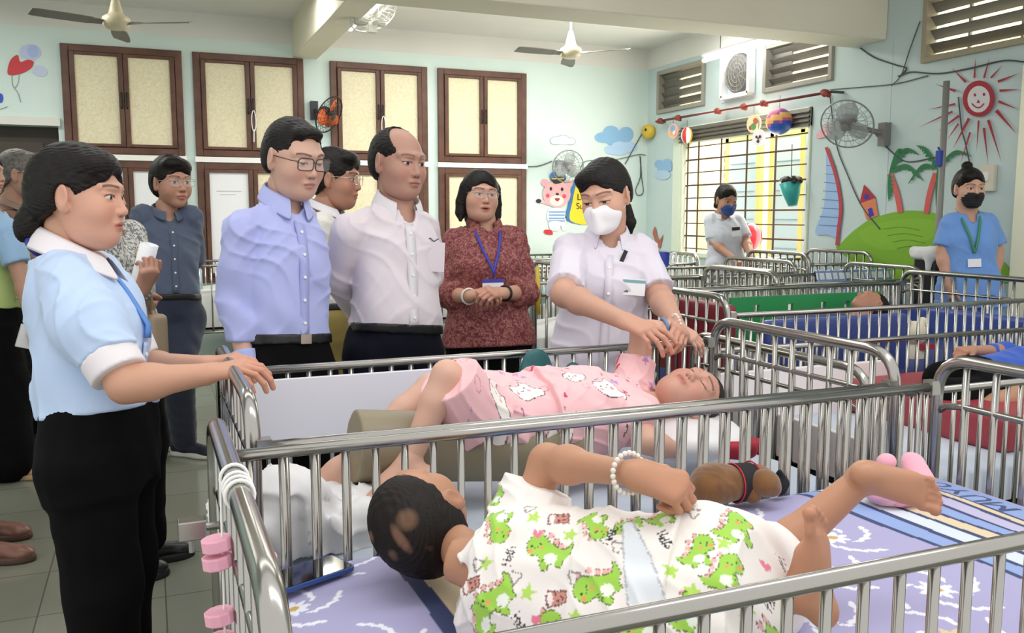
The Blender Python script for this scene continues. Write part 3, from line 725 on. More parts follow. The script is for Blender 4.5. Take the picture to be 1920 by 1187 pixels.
# hair volumes in head space
def hair_local(kind, w=1., h=.0032):
    S = SDF(); n1 = lambda x, y, z: np.sin(260*x+30*np.sin(40*z))*.5+np.sin(210*y+25*np.sin(37*z)+2)*.5
    def cap(gx=.008, gy=.01, gz=.012, top=0.):
        S.ell((0, -.016, .032+top), ((.0745+gx)*w, .094+gy, .083+gz), k=0)
        S.ell((0, -.035, -.012), ((.066+gx)*w, .068+gy, .07), k=.03)
    def hairline(z0=.066, y0=.083, z1=-.045, y1=-.065, k=.01):
        d = np.array([0, y1-y0, z1-z0]); S.plane((0, y0, z0), (0, d[2], -d[1]), k=k)
    ears = lambda: [S.ell((s*.083*w, .0, -.006), (.019, .024, .032), k=.006, op='s') for s in (-1, 1)]
    if kind == 'short':
        cap(.008, .008, .013); S.ell((0, .055, .088), (.05, .03, .022), k=.02)
        hairline(.06, .09, -.05, -.055, .006); S.ell((0, .105, .042), (.058, .052, .05), k=.008, op='s'); [S.ell((s*.05, .08, .05), (.022, .03, .03), k=.008, op='s') for s in (-1, 1)]; S.ell((0, .06, -.06), (.09, .05, .09), k=.006, op='s'); ears()
    elif kind == 'thick':
        cap(.013, .012, .02); S.ell((.01, .055, .088), (.06, .04, .03), k=.02); S.ell((-.03, .06, .07), (.035, .03, .03), k=.02)
        hairline(.045, .09, -.06, -.05, .006); S.ell((.008, .112, .022), (.05, .045, .042), k=.008, op='s'); S.ell((0, .06, -.06), (.09, .05, .092), k=.006, op='s'); ears()
    elif kind == 'receding':
        cap(.009, .01, .007); hairline(.056, .09, -.055, -.055, .006)
        S.ell((0, .075, .088), (.071, .105, .076), k=.008, op='s'); S.ell((0, .06, -.06), (.09, .05, .09), k=.006, op='s'); ears()
    elif kind in ('bun', 'tail', 'highbun'):
        cap(.009, .012, .014); S.ell((.02, .05, .075), (.055, .035, .03), k=.03)
        hairline(.05, .092, -.05, -.06, .006); S.ell((0, .112, .022), (.052, .05, .05), k=.01, op='s'); S.ell((0, .062, -.055), (.09, .048, .085), k=.008, op='s'); ears()
        if kind == 'bun': S.ell((0, -.105, -.06), (.042, .04, .045), k=.02); S.ell((.02, -.118, -.075), (.022, .02, .03), k=.012); S.ell((-.02, -.11, -.045), (.022, .025, .022), k=.012)
        if kind == 'highbun': S.ell((0, -.05, .135), (.032, .03, .026), k=.012)
        if kind == 'tail': S.chain([(0, -.1, -.02), (0, -.125, -.06), (-.01, -.12, -.13), (-.005, -.105, -.19)], [.024, .03, .03, .008], k=.015)
    elif kind == 'bob':
        cap(.014, .014, .016); hairline(.06, .092, -.09, -.02, .006)
        for s in (-1, 1): S.chain([(s*.076, .0, .04), (s*.088, -.012, -.03), (s*.088, -.01, -.085), (s*.093, .008, -.118)], [.024, .027, .027, .01], k=.025)
        S.chain([(0, -.09, .0), (0, -.085, -.1)], [.06, .045], k=.03)
        S.ell((.012, .112, .01), (.055, .052, .058), k=.012, op='s'); S.ell((0, .075, -.06), (.066, .06, .09), k=.01, op='s')
    elif kind == 'crop':
        S.ell((0, -.018, .032), (.0775*w, .0975, .0865), k=0); S.ell((0, -.035, -.012), (.071*w, .073, .068), k=.03)
        hairline(.05, .092, -.06, -.05, .006); S.ell((0, .108, .02), (.055, .045, .045), k=.01, op='s'); S.ell((0, .06, -.06), (.09, .05, .09), k=.006, op='s'); ears()
    S.noise(n1, .0012)
    return S.mesh(h)
# ------------------------------------------------------------------ hand and foot as shapes added to an SDF (world space)
def hand(S, wrist, d, n, side, curl=(25, 30, 20), spread=4., L=.178, thumb=(35, 25), fcurl=None, k=.006):
    """d: towards the fingers, n: back of the hand; side +1 = right hand. curl: bend of the three joints in degrees"""
    d = nrm(d); n = nrm(np.asarray(n, float)-d*(np.asarray(n, float)@d)); x = np.cross(d, n)*side   # x: towards the thumb side
    x = -x if side > 0 else -x
    f = L/.178; w = np.asarray(wrist, float)
    base = [(.026, .088), (.009, .092), (-.008, .088), (-.024, .079)]; ln = [(.043, .026, .021), (.048, .03, .022), (.045, .028, .021), (.035, .021, .019)]; rr = [.0086, .0088, .0083, .0074]
    S.ell(w+d*.012*f, (.024*f, .03*f, .019*f), R=np.stack([x, d, n], 1), k=.012)
    for i, (bx, bd) in enumerate(base):
        K = w+(x*bx+d*bd)*f
        S.cone(w+(x*bx*.55+d*.015)*f, K, .0135*f, .0115*f, k=.014)
        a = 0.; P = K; sp = math.radians((1.5-i)*spread); dd = d*math.cos(sp)+x*math.sin(sp); cs = (fcurl[i] if fcurl else curl)
        for j in range(3):
            a += math.radians(cs[j]); Q = P+(dd*math.cos(a)-n*math.sin(a))*ln[i][j]*f
            S.cone(P, Q, rr[i]*f*(1-.07*j), rr[i]*f*(1-.07*(j+1)), k=.005 if j == 0 else .003); P = Q
    T0 = w+(x*.018+d*.022-n*.004)*f; a1, a2 = math.radians(thumb[0]), math.radians(thumb[1])
    T1 = T0+(d*math.cos(a1)+x*math.sin(a1)*.95-n*.35)*.042*f; T2 = T1+(d*math.cos(a1-a2)+x*math.sin(a1-a2)-n*.3)*.031*f; T3 = T2+(d*math.cos(a1-1.6*a2)+x*math.sin(a1-1.6*a2)-n*.3)*.025*f
    S.cone(T0, T1, .0155*f, .0115*f, k=.012); S.cone(T1, T2, .0105*f, .0095*f, k=.004); S.cone(T2, T3, .0095*f, .0075*f, k=.003)
def foot(S, ankle, toe, sole, side, L=.225, k=.012):
    """toe: heel-to-toe direction, sole: direction the sole faces; side +1 = right foot"""
    t = nrm(toe); s = nrm(np.asarray(sole, float)-t*(np.asarray(sole, float)@t)); x = np.cross(t, -s)*side*-1   # towards the big toe
    x = -np.cross(t, -s)*side
    f = L/.24; A = np.asarray(ankle, float); H = A+(s*.045-t*.035)*f
    S.ell(H, (.032*f, .04*f, .034*f), R=np.stack([x, t, s], 1), k=.02)
    for bx, bl in ((.026, .125), (.006, .128), (-.014, .118), (-.03, .105)):
        S.cone(H+(x*bx*.35+t*.02-s*.008)*f, A+(x*bx+t*bl+s*.056)*f, .026*f, .0155*f, k=.014*f)
    S.cone(A, A+(t*.08+s*.028)*f, .034*f, .026*f, k=.025)
    for i, (bx, bl, r, l) in enumerate(((.034, .138, .0135, .038), (.0115, .144, .0095, .038), (-.006, .14, .009, .034), (-.022, .132, .0085, .03), (-.036, .121, .0085, .026))):
        P = A+(x*bx+t*bl+s*.058)*f; S.cone(P, P+(t*l*.75+s*.004-x*.003)*f, r*.92*f, r*.88*f, k=.004); S.ell(P+(t*l+s*.006)*f, r*1.15*f, k=.003)
def limb_bend(a, b, c): return [np.asarray(a), np.asarray(b), np.asarray(c)]
# ------------------------------------------------------------------ collars, glasses, masks, belts
def collar(parent, name, mat, neck, R, rx, ry, stand=.03, leaf=.045, gap=.25, drop=.03, pt=.02, tilt_=.25, flat=False, lift=.018):
    """shirt collar: band round the neck folded over, open at the front"""
    n = 44; th = np.linspace(gap, 2*PI-gap, n); rows = []
    for i, t in enumerate(th):
        d = V3(math.sin(t), math.cos(t), 0); fr = abs(math.cos(t/2))**6    # 1 near the front ends
        zf = -drop*(1+math.cos(t))/2
        pr = [(1.02, 0.), (1.0, stand*(1-.25*fr)), (1.12, stand*(1.04-.2*fr)), (1.42 if not flat else 1.55, stand-leaf*(.8+.2*fr)-pt*fr), ]
        rows.append([V3(d[0]*rx*q, d[1]*ry*q+.012*(1 if d[1] > 0 else .3)*abs(d[1])*(q-1)*4, zf+zz+(-tilt_*d[1]*ry*.4)) for q, zz in pr])
    P = np.array(rows); V = xf(P.reshape(-1, 3), np.asarray(neck)+R[:, 2]*lift, R); m = P.shape[1]
    F = [(i*m+j, i*m+j+1, (i+1)*m+j+1, (i+1)*m+j) for i in range(n-1) for j in range(m-1)]
    o = mesh(name, V, F, mat, parent, True)
    s = o.modifiers.new('thick', 'SOLIDIFY'); s.thickness = .0028; s.offset = 1
    b = o.modifiers.new('round', 'SUBSURF'); b.levels = b.render_levels = 1
    return o
def glasses(parent, C, R, s, frame, r=.0014, w=.027, hgt=.018, w2=1., half=False, name='glasses'):
    b = MB(); g = .0325*w2
    for sd in (-1, 1):
        a = np.linspace(0, 2*PI, 28, endpoint=False); e = 4.
        pw = lambda v: np.sign(v)*np.abs(v)**(2/e)
        P = np.stack([sd*g+w*pw(np.cos(a)), np.full(28, .1025)-.35*np.abs(w*pw(np.cos(a))*sd+g*0)*.0-.10*np.maximum(sd*(w*pw(np.cos(a))), 0), .002+hgt*pw(np.sin(a))], 1)
        if half: P[:, 2] = np.where(P[:, 2] < .002, P[:, 2], P[:, 2])
        b.tube(xf(P, C, R, s), r*s, 6, closed=True)
        b.tube(xf([(sd*(g+w-.001), .099, .01), (sd*.077*w2, .085, .01), (sd*.081*w2, .0, .008), (sd*.08*w2, -.02, -.006)], C, R, s), r*.9*s, 6)
    b.tube(xf([(-g+w-.002, .1, .008), (0, .106, .01), (g-w+.002, .1, .008)], C, R, s), r*s, 6)
    o = b.build(name, frame, parent, smooth=True)
    lens = M('lens_glass', 'ffffff', .15, alpha=.06, spec=.1)
    for sd in (-1, 1):
        a = np.linspace(0, 2*PI, 24, endpoint=False); pw = lambda v: np.sign(v)*np.abs(v)**.5
        P = np.stack([sd*g+w*.97*pw(np.cos(a)), np.full(24, .1022)-.10*np.maximum(sd*w*pw(np.cos(a)), 0), .002+hgt*.97*pw(np.sin(a))], 1)
        m = MB(); V = xf(P, C, R, s); m.prism(V, R[:, 1]*.0008); m.build('lens', lens, o)
    return o
def mask(parent, C, R, s, mat, kind='beak', strap=None):
    S = SDF()
    if kind == 'beak':
        S.ell((0, .048, -.045), (.066, .058, .06), k=0); S.ell((0, .058, -.085), (.045, .05, .03), k=.02); S.cone((0, .112, .002), (0, .112, -.09), .006, .008, k=.03); S.cone((0, .098, .01), (0, .1, -.0), .012, k=.02)
        S.plane((0, .0, .012), (0, -.25, -1), k=.01); S.plane((0, .02, 0), (0, 1, .15), k=.004)
    else:
        S.ell((0, .046, -.042), (.0655, .062, .062), k=0); S.ell((0, .06, -.085), (.045, .042, .028), k=.02); S.cone((0, .1, .0), (0, .109, -.03), .012, .014, k=.02)
        S.plane((0, .0, -.001), (0, -.2, -1), k=.006); S.plane((0, .018, 0), (0, 1, .1), k=.004)
        S.noise(lambda x, y, z: np.sin(420*z), .0012)
    V, F = S.mesh(.003); o = mesh('face_mask', xf(V, C, R, s), F, mat, parent, True)
    b = MB()
    for sd in (-1, 1): b.tube(xf([(sd*.058, .045, -.005), (sd*.074, .0, .022), (sd*.08, -.022, .0), (sd*.074, -.005, -.03), (sd*.055, .045, -.06)], C, R, s), .0013, 5)
    b.build('ear_loops', strap or mat, o, smooth=True); return o
# ------------------------------------------------------------------ the person
TORSO_M = [(-.16, 0, 0, .13, .1), (0, 0, 0, .16, .112), (.18, 0, .0, .148, .106), (.4, 0, .0, .146, .104), (.62, 0, .0, .155, .108), (.78, 0, -.005, .152, .096), (.88, 0, -.012, .125, .075), (.95, 0, -.012, .082, .062), (1.0, 0, -.006, .062, .058)]
TORSO_F = [(-.16, 0, 0, .135, .1), (0, 0, -.005, .165, .115), (.2, 0, .0, .142, .102), (.38, 0, .0, .126, .094), (.58, 0, .01, .134, .108), (.76, 0, -.002, .132, .09), (.87, 0, -.012, .11, .07), (.95, 0, -.012, .072, .058), (1.0, 0, -.006, .055, .052)]
class Person:
    def __init__(s, label, d, J, psi=0., up_from_spine=True, facing=None, sex='m', S=1., ga=1., gb=1., belly=0., skin='c99274', group=None, coarse=.009, bust=0.):
        """J: joint -> (px, py, extra depth) or a world point"""
        s.J = {}; s.d = d; s.skin = skin; s.S = S; s.label = label; s.coarse = coarse
        for k, v in J.items():
            s.J[k] = np.asarray(v[1], float) if isinstance(v[0], str) else U(v[0], v[1], d+(v[2] if len(v) > 2 else 0))
        J = s.J
        up = nrm(J['neck']-J['pelvis']); s.Lt = np.linalg.norm(J['neck']-J['pelvis'])
        f = frame_psi(J['neck'], psi)[:, 1] if facing is None else nrm(facing)
        f = nrm(f-up*(f@up)); s.R = np.stack([np.cross(f, up), f, up], 1)
        for q, sg in (('hipR', 1), ('hipL', -1)):
            if q not in J: J[q] = J['pelvis']+s.R[:, 0]*sg*.088*S-s.R[:, 2]*.02
        tab = [list(r) for r in (TORSO_M if sex == 'm' else TORSO_F)]
        for r in tab:
            t = r[0]; bl = belly*math.exp(-((t-.22)/.25)**2); bu = bust*math.exp(-((t-.6)/.14)**2)
            r[0] = t*s.Lt; r[1] *= S; r[2] = r[2]*S+bl*.5+bu*.5; r[3] *= S*ga; r[4] = r[4]*S*gb+bl*.5+bu*.5
        s.tab = tab; s.fine = []; s.kids = []
        s.arms = {}
    def sk(s): return sklin(s.skin)
    def torso(s, S, pad=0., t0=-.2, t1=1.1, k=.03):
        tab = s.tab
        if t0 > -.16 or t1 < 1.03:
            T = np.array(tab); u = [t0*s.Lt]+[r[0] for r in tab if t0*s.Lt < r[0] < t1*s.Lt]+[t1*s.Lt]
            tab = [[q]+[float(np.interp(q, T[:, 0], T[:, j])) for j in range(1, 5)] for q in u]
        S.loft(s.J['pelvis'], s.R, tab, k=k, pad=pad)
    def arm_pts(s, sd):
        J = s.J; return [J['sh'+sd], J['el'+sd], J['wr'+sd]]
    def arm_skin(s, S, sd, r=(.05, .041, .0385, .026), tot=1.):
        a, e, w = s.arm_pts(sd); q = s.S*tot
        S.cone(a, e, r[0]*q, r[1]*q, k=.02); m = e+(w-e)*.28
        S.cone(e, m, r[1]*.95*q, r[2]*1.03*q, k=.02); S.cone(m, w, r[2]*1.03*q, r[3]*q, k=.025)
    def build(s, head=None, head_R=None, hs=1., head_kw={}, hands={}, feet={}, arm_from={}, name='person', fine_h=.0026, head_h=.003, arms=True, legs=True, body=True):
        """head: world centre; hands: 'R'/'L' -> dict for hand(); feet likewise"""
        parts, cols = [], []
        sk = s.sk()
        s.headC, s.headR, s.hs = head, head_R, hs
        V, F, C = head_local(**{**dict(skin=s.skin, h=head_h), **head_kw}); V = xf(V, head, head_R, hs); parts.append((V, F)); cols.append(C)
        # neck and shoulders
        S = SDF(); nb = head+head_R@(V3(0, -.03, -.055)*hs)
        S.cone(s.J['neck']-s.R[:, 2]*.05*s.S-s.R[:, 1]*.012, nb, .054*s.S, .05*s.S, k=.0)
        S.cone(s.J['neck']-s.R[:, 2]*.02*s.S-s.R[:, 1]*.01, head+head_R@(V3(0, -.008, -.06)*hs), .042*s.S, .04*s.S, k=.02)
        s.torso(S, -.012, .5, 1.1)
        for sd in 'RL':
            if 'sh'+sd in s.J: S.cone(s.J['neck']-s.R[:, 2]*.07*s.S, s.J['sh'+sd], .035*s.S, .035*s.S, k=.03)
        parts.append(S.mesh(.006)); cols.append(np.tile(sk, (len(parts[-1][0]), 1)))
        # arms with hands
        if arms:
            for sd in 'RL':
                if 'el'+sd not in s.J: continue
                S = SDF(); s.arm_skin(S, sd)
                if sd in hands:
                    kw = dict(hands[sd]); w = s.J['wr'+sd]
                    if 'd' not in kw: kw['d'] = w-s.J['el'+sd]
                    S2 = SDF(); a, e = s.J['el'+sd], w; q = s.S
                    m = a+(w-a)*.5; S2.cone(m, w, .034*q, .0265*q, k=.0); sc = kw.pop('scale', 1.); hand(S2, w, side=1 if sd == 'R' else -1, L=.178*s.S*sc, **kw)
                    lo = np.minimum(w-.13, w+nrm(kw['d'])*.0-.2); p2 = S2.mesh(fine_h); parts.append(p2)
                    c = np.tile(sk, (len(p2[0]), 1)); t = np.clip((p2[0]-w)@nrm(kw['d'])/.16, 0, 1)[:, None]; c = c*(1-.25*t)+lin('c9705c')*.25*t; cols.append(c)
                p = S.mesh(.005); parts.append(p); cols.append(np.tile(sk, (len(p[0]), 1)))
        if legs and 'knR' in s.J:
            S = SDF(); q = s.S
            for sd in 'RL': S.chain([s.J['hip'+sd], s.J['kn'+sd], s.J['kn'+sd]+(s.J['an'+sd]-s.J['kn'+sd])*.3, s.J['an'+sd]], [.068*q, .05*q, .05*q, .033*q], k=.02)
            s.torso(S, -.02, -.16, .6); p = S.mesh(.012 if not feet else .006); parts.append(p); cols.append(np.tile(sk, (len(p[0]), 1)))
            for sd, kw in feet.items():
                S = SDF(); a = s.J['an'+sd]; S.cone(a+(s.J['kn'+sd]-a)*.3, a, .036*q, .031*q, k=0); foot(S, a, side=1 if sd == 'R' else -1, **kw); p = S.mesh(.0032); parts.append(p)
                c = np.tile(sk, (len(p[0]), 1)); t = np.clip((p[0]-a)@nrm(kw['toe'])/.2, 0, 1)[:, None]; c = c*(1-.3*t)+lin('cc7f68')*.3*t; cols.append(c)
        V, F = cat(*parts); org = (s.J['pelvis'][0], s.J['pelvis'][1], V[:, 2].min())
        s.o = tag(mesh(name, V, F, SKIN, col=np.concatenate(cols), origin=org), s.label, 'person')
        return s
    def hair(s, kind, mat=None, w=1., h=.0032, sc=1.):
        V, F = hair_local(kind, w, h); return mesh('hair', xf(V, s.headC, s.headR, s.hs*sc), F, mat or HAIR, s.o, True)
    def shirt(s, mat, name='shirt', sleeve=1., hem=0., pad=.014, rs=(.06, .054, .05, .04), wr=.004, h=None, neck=.068, cuff=None, tuck=True, flare=0., col=None, puff=0., k=.014, neckdrop=.0, shc=.042, extra=None, wf=(38, 30, 24)):
        """sleeve: 1 to the wrist, .5 to the elbow"""
        h = h or s.coarse; S = SDF(); q = s.S
        s.torso(S, pad, hem-.12, .94)
        for sd in 'RL':
            if 'sh'+sd not in s.J: continue
            a, e, w = s.arm_pts(sd)
            S.cone(s.J['neck']-s.R[:, 2]*.034*q-s.R[:, 1]*.014, a+s.R[:, 2]*.014*q, shc*q, rs[0]*.75*q, k=.03)
            if sleeve <= .5:
                b = a+(e-a)*(sleeve/.5)
                if puff: S.ell(a+(b-a)*.5, (puff, puff, np.linalg.norm(b-a)*.62), R=np.stack([nrm(np.cross(b-a, [0, 1, .1])), nrm(np.cross(b-a, np.cross(b-a, [0, 1, .1]))), nrm(b-a)], 1), k=.03)
                S.cone(a, b, rs[0]*q, rs[1]*q, k=k, flat=True); S.ell(a, rs[0]*q, k=k)
            else:
                S.cone(a, e, rs[0]*q, rs[1]*q, k=k); t = (sleeve-.5)/.5; b = e+(w-e)*t
                S.cone(e, b, rs[2]*1.02*q, rs[3]*q, k=.03, flat=sleeve < 1)
        if flare: S.loft(s.J['pelvis'], s.R, [[hem*s.Lt-.03, 0, 0, s.tab[1][3]+pad+flare, s.tab[1][4]+pad+flare], [(hem+.35)*s.Lt, 0, 0, s.tab[3][3]+pad, s.tab[3][4]+pad]], k=.04)
        if extra: extra(S)
        if wr:
            S.noise(wob(*wf, ph=len(s.label)), wr*.8); S.noise(ridge(wf[0]*2.1, -wf[1]*1.2, wf[2]*2.6, ph=1+len(s.label)), wr*.7); S.noise(ridge(-wf[0]*2.6, wf[1]*1.5, wf[2]*1.9, ph=4+len(s.label)), wr*.55)
        if hem > -.9: S.plane(s.J['pelvis']+s.R[:, 2]*hem*s.Lt, s.R[:, 2]+ (0 if tuck else 0), k=.01 if tuck else .004)
        nk = s.J['neck']; up = nrm(s.headC+s.headR@V3(0, -.02, -.05)-nk)
        S.cone(nk-up*(.025+neckdrop), nk+up*.2, neck*.86*q, neck*1.1*q, k=.008, op='s')
        S.ell(nk+s.R[:, 1]*.052*q-up*(.02+neckdrop), (.03, .04, .045+neckdrop), k=.008, op='s')
        V, F = S.mesh(h)
        return mesh(name, V, F, mat, s.o, True, col=col(V) if col else None)
    def trousers(s, mat, r=(.105, .082, .075, .07), top=.12, name='trousers', wr=.004, h=None, pad=.012, cut=None):
        h = h or .012; S = SDF(); q = s.S
        s.torso(S, pad, -.16, top+.06)
        for sd in 'RL':
            J = s.J; S.chain([J['hip'+sd]-s.R[:, 2]*.02, J['kn'+sd], J['an'+sd]+(J['kn'+sd]-J['an'+sd])*.05], [r[0]*q, r[1]*q, r[2]*q], k=.05)
        if wr: S.noise(wob(34, 30, 14, ph=2+len(s.label)), wr); S.noise(wob(60, -50, 33, ph=1+len(s.label)), wr*.5)
        S.plane(s.J['pelvis']+s.R[:, 2]*top*s.Lt, -s.R[:, 2], k=.004)
        if cut is not None: S.plane(*cut)
        V, F = S.mesh(h); return mesh(name, V, F, mat, s.o, True)
    def belt(s, mat, t=.1, w=.034, pad=.02, buckle=None):
        S = SDF(); dt = w/s.Lt/2; s.torso(S, pad, t-dt, t+dt); V, F = S.mesh(.006); o = mesh('belt', V, F, mat, s.o, True)
        if buckle:
            y = np.interp(t*s.Lt, [r[0] for r in s.tab], [r[4]+r[2] for r in s.tab])+pad
            b = MB(); b.box(s.J['pelvis']+s.R[:, 2]*t*s.Lt+s.R[:, 1]*(y+.002), (.02, .003, .016), s.R); b.build('buckle', buckle, o)
        return o
    def front(s, u, x=0., pad=.014):
        """a point on the clothed front: u along the spine 0..1, x sideways in metres"""
        T = np.array(s.tab); a, b, cy = (np.interp(u*s.Lt, T[:, 0], T[:, j]) for j in (3, 4, 2))
        a += pad; b += pad; q = max(0., 1-min(1, abs(x/a))**2.3)**(1/2.3)
        return s.J['pelvis']+s.R@V3(x, cy+b*q, u*s.Lt)
    def placket(s, mat, u0, u1, w=.016, buttons=5, bmat=None, pad=.0165, x=0.):
        n = 14; V = []
        for i in range(n):
            u = u0+(u1-u0)*i/(n-1)
            for xx in (-w, w): V.append(s.front(u, x+xx, pad))
        F = [(2*i, 2*i+1, 2*i+3, 2*i+2) for i in range(n-1)]
        o = mesh('placket', V, F, mat, s.o, True); m = o.modifiers.new('t', 'SOLIDIFY'); m.thickness = .003; m.offset = 0
        for i in range(buttons):
            u = u0+(u1-u0)*(i+.5)/buttons; p = s.front(u, x, pad+.003); b = MB(); b.lathe(p, s.R[:, 1], [(-.001, .0055), (.002, .0055), (.0025, .004)], 10); b.build('button', bmat or mat, o)
        return o
    def shoe(s, sd, toe, up_mat, sole_mat, L=.27, lift=0., wear='shoe'):
        a = s.J['an'+sd]; t = nrm(np.array([toe[0], toe[1], 0])); x = np.cross(t, [0, 0, 1.]); z = V3(0, 0, 1); g = V3(a[0], a[1], lift); R = np.stack([x, t, z], 1)
        S = SDF(); q = L/.27
        S.cone(g+t*-.045*q+z*.05, g+t*.02*q+z*.055, .038*q, .036*q, k=.0); S.cone(g+t*.02+z*.055, g+t*.15*q+z*.036, .038*q, .03*q, k=.03); S.ell(g+t*.15*q+z*.034, (.043*q, .05*q, .027), R=R, k=.02)
        S.cone(g+z*.05, g+z*.1, .04*q, .042*q, k=.02, flat=True); S.plane(g+z*.018, z)
        V, F = S.mesh(.005); o = mesh('shoe', V, F, up_mat, s.o, True)
        S = SDF(); S.ell(g-t*.03*q+z*.012, (.041*q, .056*q, .05), R=R, k=0); S.ell(g+t*.12*q+z*.012, (.048*q, .085*q, .05), R=R, k=.05); S.cone(g-t*.03+z*.012, g+t*.12+z*.012, .034, .042, k=.02)
        S.plane(g+z*.03, -z); S.plane(g+z*.001, z); V, F = S.mesh(.005); mesh('sole', V, F, sole_mat, o, True)
        return o
def stand_legs(P, spread=.09, fwd=(0, 0), kb=.0, s=1.):
    """straight legs to the floor below the pelvis"""
    for sd, sg in (('R', 1), ('L', -1)):
        h = P.J['hip'+sd]; a = np.array([h[0], h[1], .085])+P.R[:, 0]*sg*.015+V3(*fwd, 0)
        P.J.setdefault('an'+sd, a); k = (h+P.J['an'+sd])/2+np.array([*(P.R[:2, 1]*.02), 0]); k[2] = .49*s if h[2] > .6 else k[2]; P.J.setdefault('kn'+sd, k)
# ================================================================== the people
def YP(px, py, Y): r = ray(px, py); return CAM+r*(Y/r[1])
def dep(P): return float((np.asarray(P)-CAM)@FWD)
W_ = lambda P: ('w', P)
def cloth(name, c, rough=.8, bump=(350, .12, .001), **k): return M(name, c, rough, bump=bump, sheen=.15, **k)
BLK = M('black_trouser_cloth', '08080b', .9, spec=.15, bump=(350, .1, .001)); NVY = M('navy_trouser_cloth', '10121f', .85, spec=.2, bump=(350, .1, .001))
SHOEB = M('black_leather', '17171a', .35); SOLEW = M('white_rubber_sole', 'd8d6cc', .6); SOLEB = M('dark_rubber_sole', '1b1a19', .7)
LEATHER = M('black_belt_leather', '141315', .4); CHROME = M('chrome_buckle', 'd0ccc4', .2, 1.); SHELL = M('shirt_button', 'f3f2ee', .3)
GFR = M('dark_glasses_frame', '3a2a2c', .3); GSIL = M('thin_silver_frame', 'c8b8a8', .25, .9)
PAPER = M('white_paper', 'eeeff2', .6)
# ---------------- man in the lavender shirt
d = 3.0
P = Person('man in lavender shirt and dark rimmed glasses looking down at the cribs', d, dict(neck=(535, 374), pelvis=(537, 690), shR=(450, 436, -.12), elR=(440, 562, -.09), wrR=(462, 686, -.14), shL=(566, 432, .1), elL=(578, 545, .14), wrL=(594, 645, .06)), psi=30, skin='cfa48c', coarse=.006, ga=.92, gb=.98)
stand_legs(P)
hc = U(551, 298, d-.04); HR = tilt(frame_psi(hc, 38), 14)
P.build(hc, HR, 1.08, dict(w=1.05, fat=.008, skin='cfa48c', lip='b0706a', eyez=.002, opn=.4), hands=dict(R=dict(n=-P.R[:, 1]*.3+P.R[:, 0], curl=(25, 35, 20)), L=dict(n=-P.R[:, 0]+P.R[:, 1]*.5, curl=(30, 40, 25))), head_h=.0026)
P.hair('short'); glasses(P.o, hc, HR, 1.08, GFR, r=.0017, w=.0285, hgt=.0185)
LAV = cloth('lavender_shirt_cloth', 'b0b8ea', .75)
P.shirt(LAV, sleeve=1.0, hem=.16, rs=(.062, .058, .056, .042), wr=.007, wf=(30, 26, 30))
P.trousers(BLK, top=.19); P.belt(LEATHER, .175, buckle=CHROME)
collar(P.o, 'collar', LAV, P.J['neck']+P.R[:, 2]*.0-P.R[:, 1]*.004, tilt(P.R, 8), .066, .068, stand=.036, leaf=.066, gap=.32, drop=.03, pt=.03)
P.placket(cloth('shirt_placket_lavender', 'a6aee4'), .2, .86, .017, 5, SHELL)
for sd in 'RL':
    S = SDF(); a, e, w = P.arm_pts(sd); S.cone(e+(w-e)*.78, w+(w-e)*.06, .041, .042, flat=True); V, F = S.mesh(.006); mesh('cuff', V, F, LAV, P.o)
b = MB(); a = P.J['wrR']; dd = nrm(P.J['wrR']-P.J['elR']); b.lathe(a+dd*.012, dd, [(-.009, .032), (-.009, .036), (.009, .036), (.009, .032)], 20); b.build('wrist_watch', BLACK, P.o)
# ---------------- balding man in white shirt
d = 3.3
P = Person('balding man in white shirt and navy trousers with hands behind his back', d, dict(neck=(748, 380), pelvis=(738, 645), shR=(652, 436, -.12), elR=(630, 520, -.02), wrR=(676, 592, .18), shL=(792, 432, .1), elL=(800, 520, .2), wrL=(735, 590, .26)), psi=24, skin='b98a74', coarse=.006, belly=.05, gb=1.04, ga=1.)
stand_legs(P)
hc = U(747, 306, d-.02); HR = tilt(frame_psi(hc, 40), 6, -2)
P.build(hc, HR, 1.1, dict(w=1.04, fat=.008, skin='b98a74', lip='a0645a', brow=.8, opn=.65), head_h=.0026)
P.hair('receding'); 
WSHIRT = cloth('white_shirt_cloth', 'dedbe0', .7); PINKW = cloth('pinkish_white_shirt_cloth', 'dfd6dc', .7)
P.shirt(PINKW, sleeve=1.0, hem=.1, rs=(.066, .06, .058, .045), wr=.007, wf=(26, 30, 26), neckdrop=.02)
P.trousers(NVY, top=.13); P.belt(LEATHER, .115, pad=.02)
collar(P.o, 'collar', WSHIRT, P.J['neck']-P.R[:, 1]*.004, tilt(P.R, 8), .072, .074, stand=.034, leaf=.068, gap=.5, drop=.04, pt=.035)
P.placket(WSHIRT, .12, .84, .018, 5, SHELL)
b = MB(); p = P.front(.62, -.09, .015); b.box(p, (.05, .002, .055), P.R); b.build('chest_pocket', PINKW, P.o, bevel=.001)
b = MB(); p = P.front(.74, -.1, .018); b.tube([p+P.R@V3(.03, 0, -.005), p+P.R@V3(.015, .002, .006), p+P.R@V3(.0, .002, -.006), p+P.R@V3(-.02, 0, .006)], .0022, 5); b.build('pocket_embroidery', M('dark_thread', '2c2a38', .7), P.o)
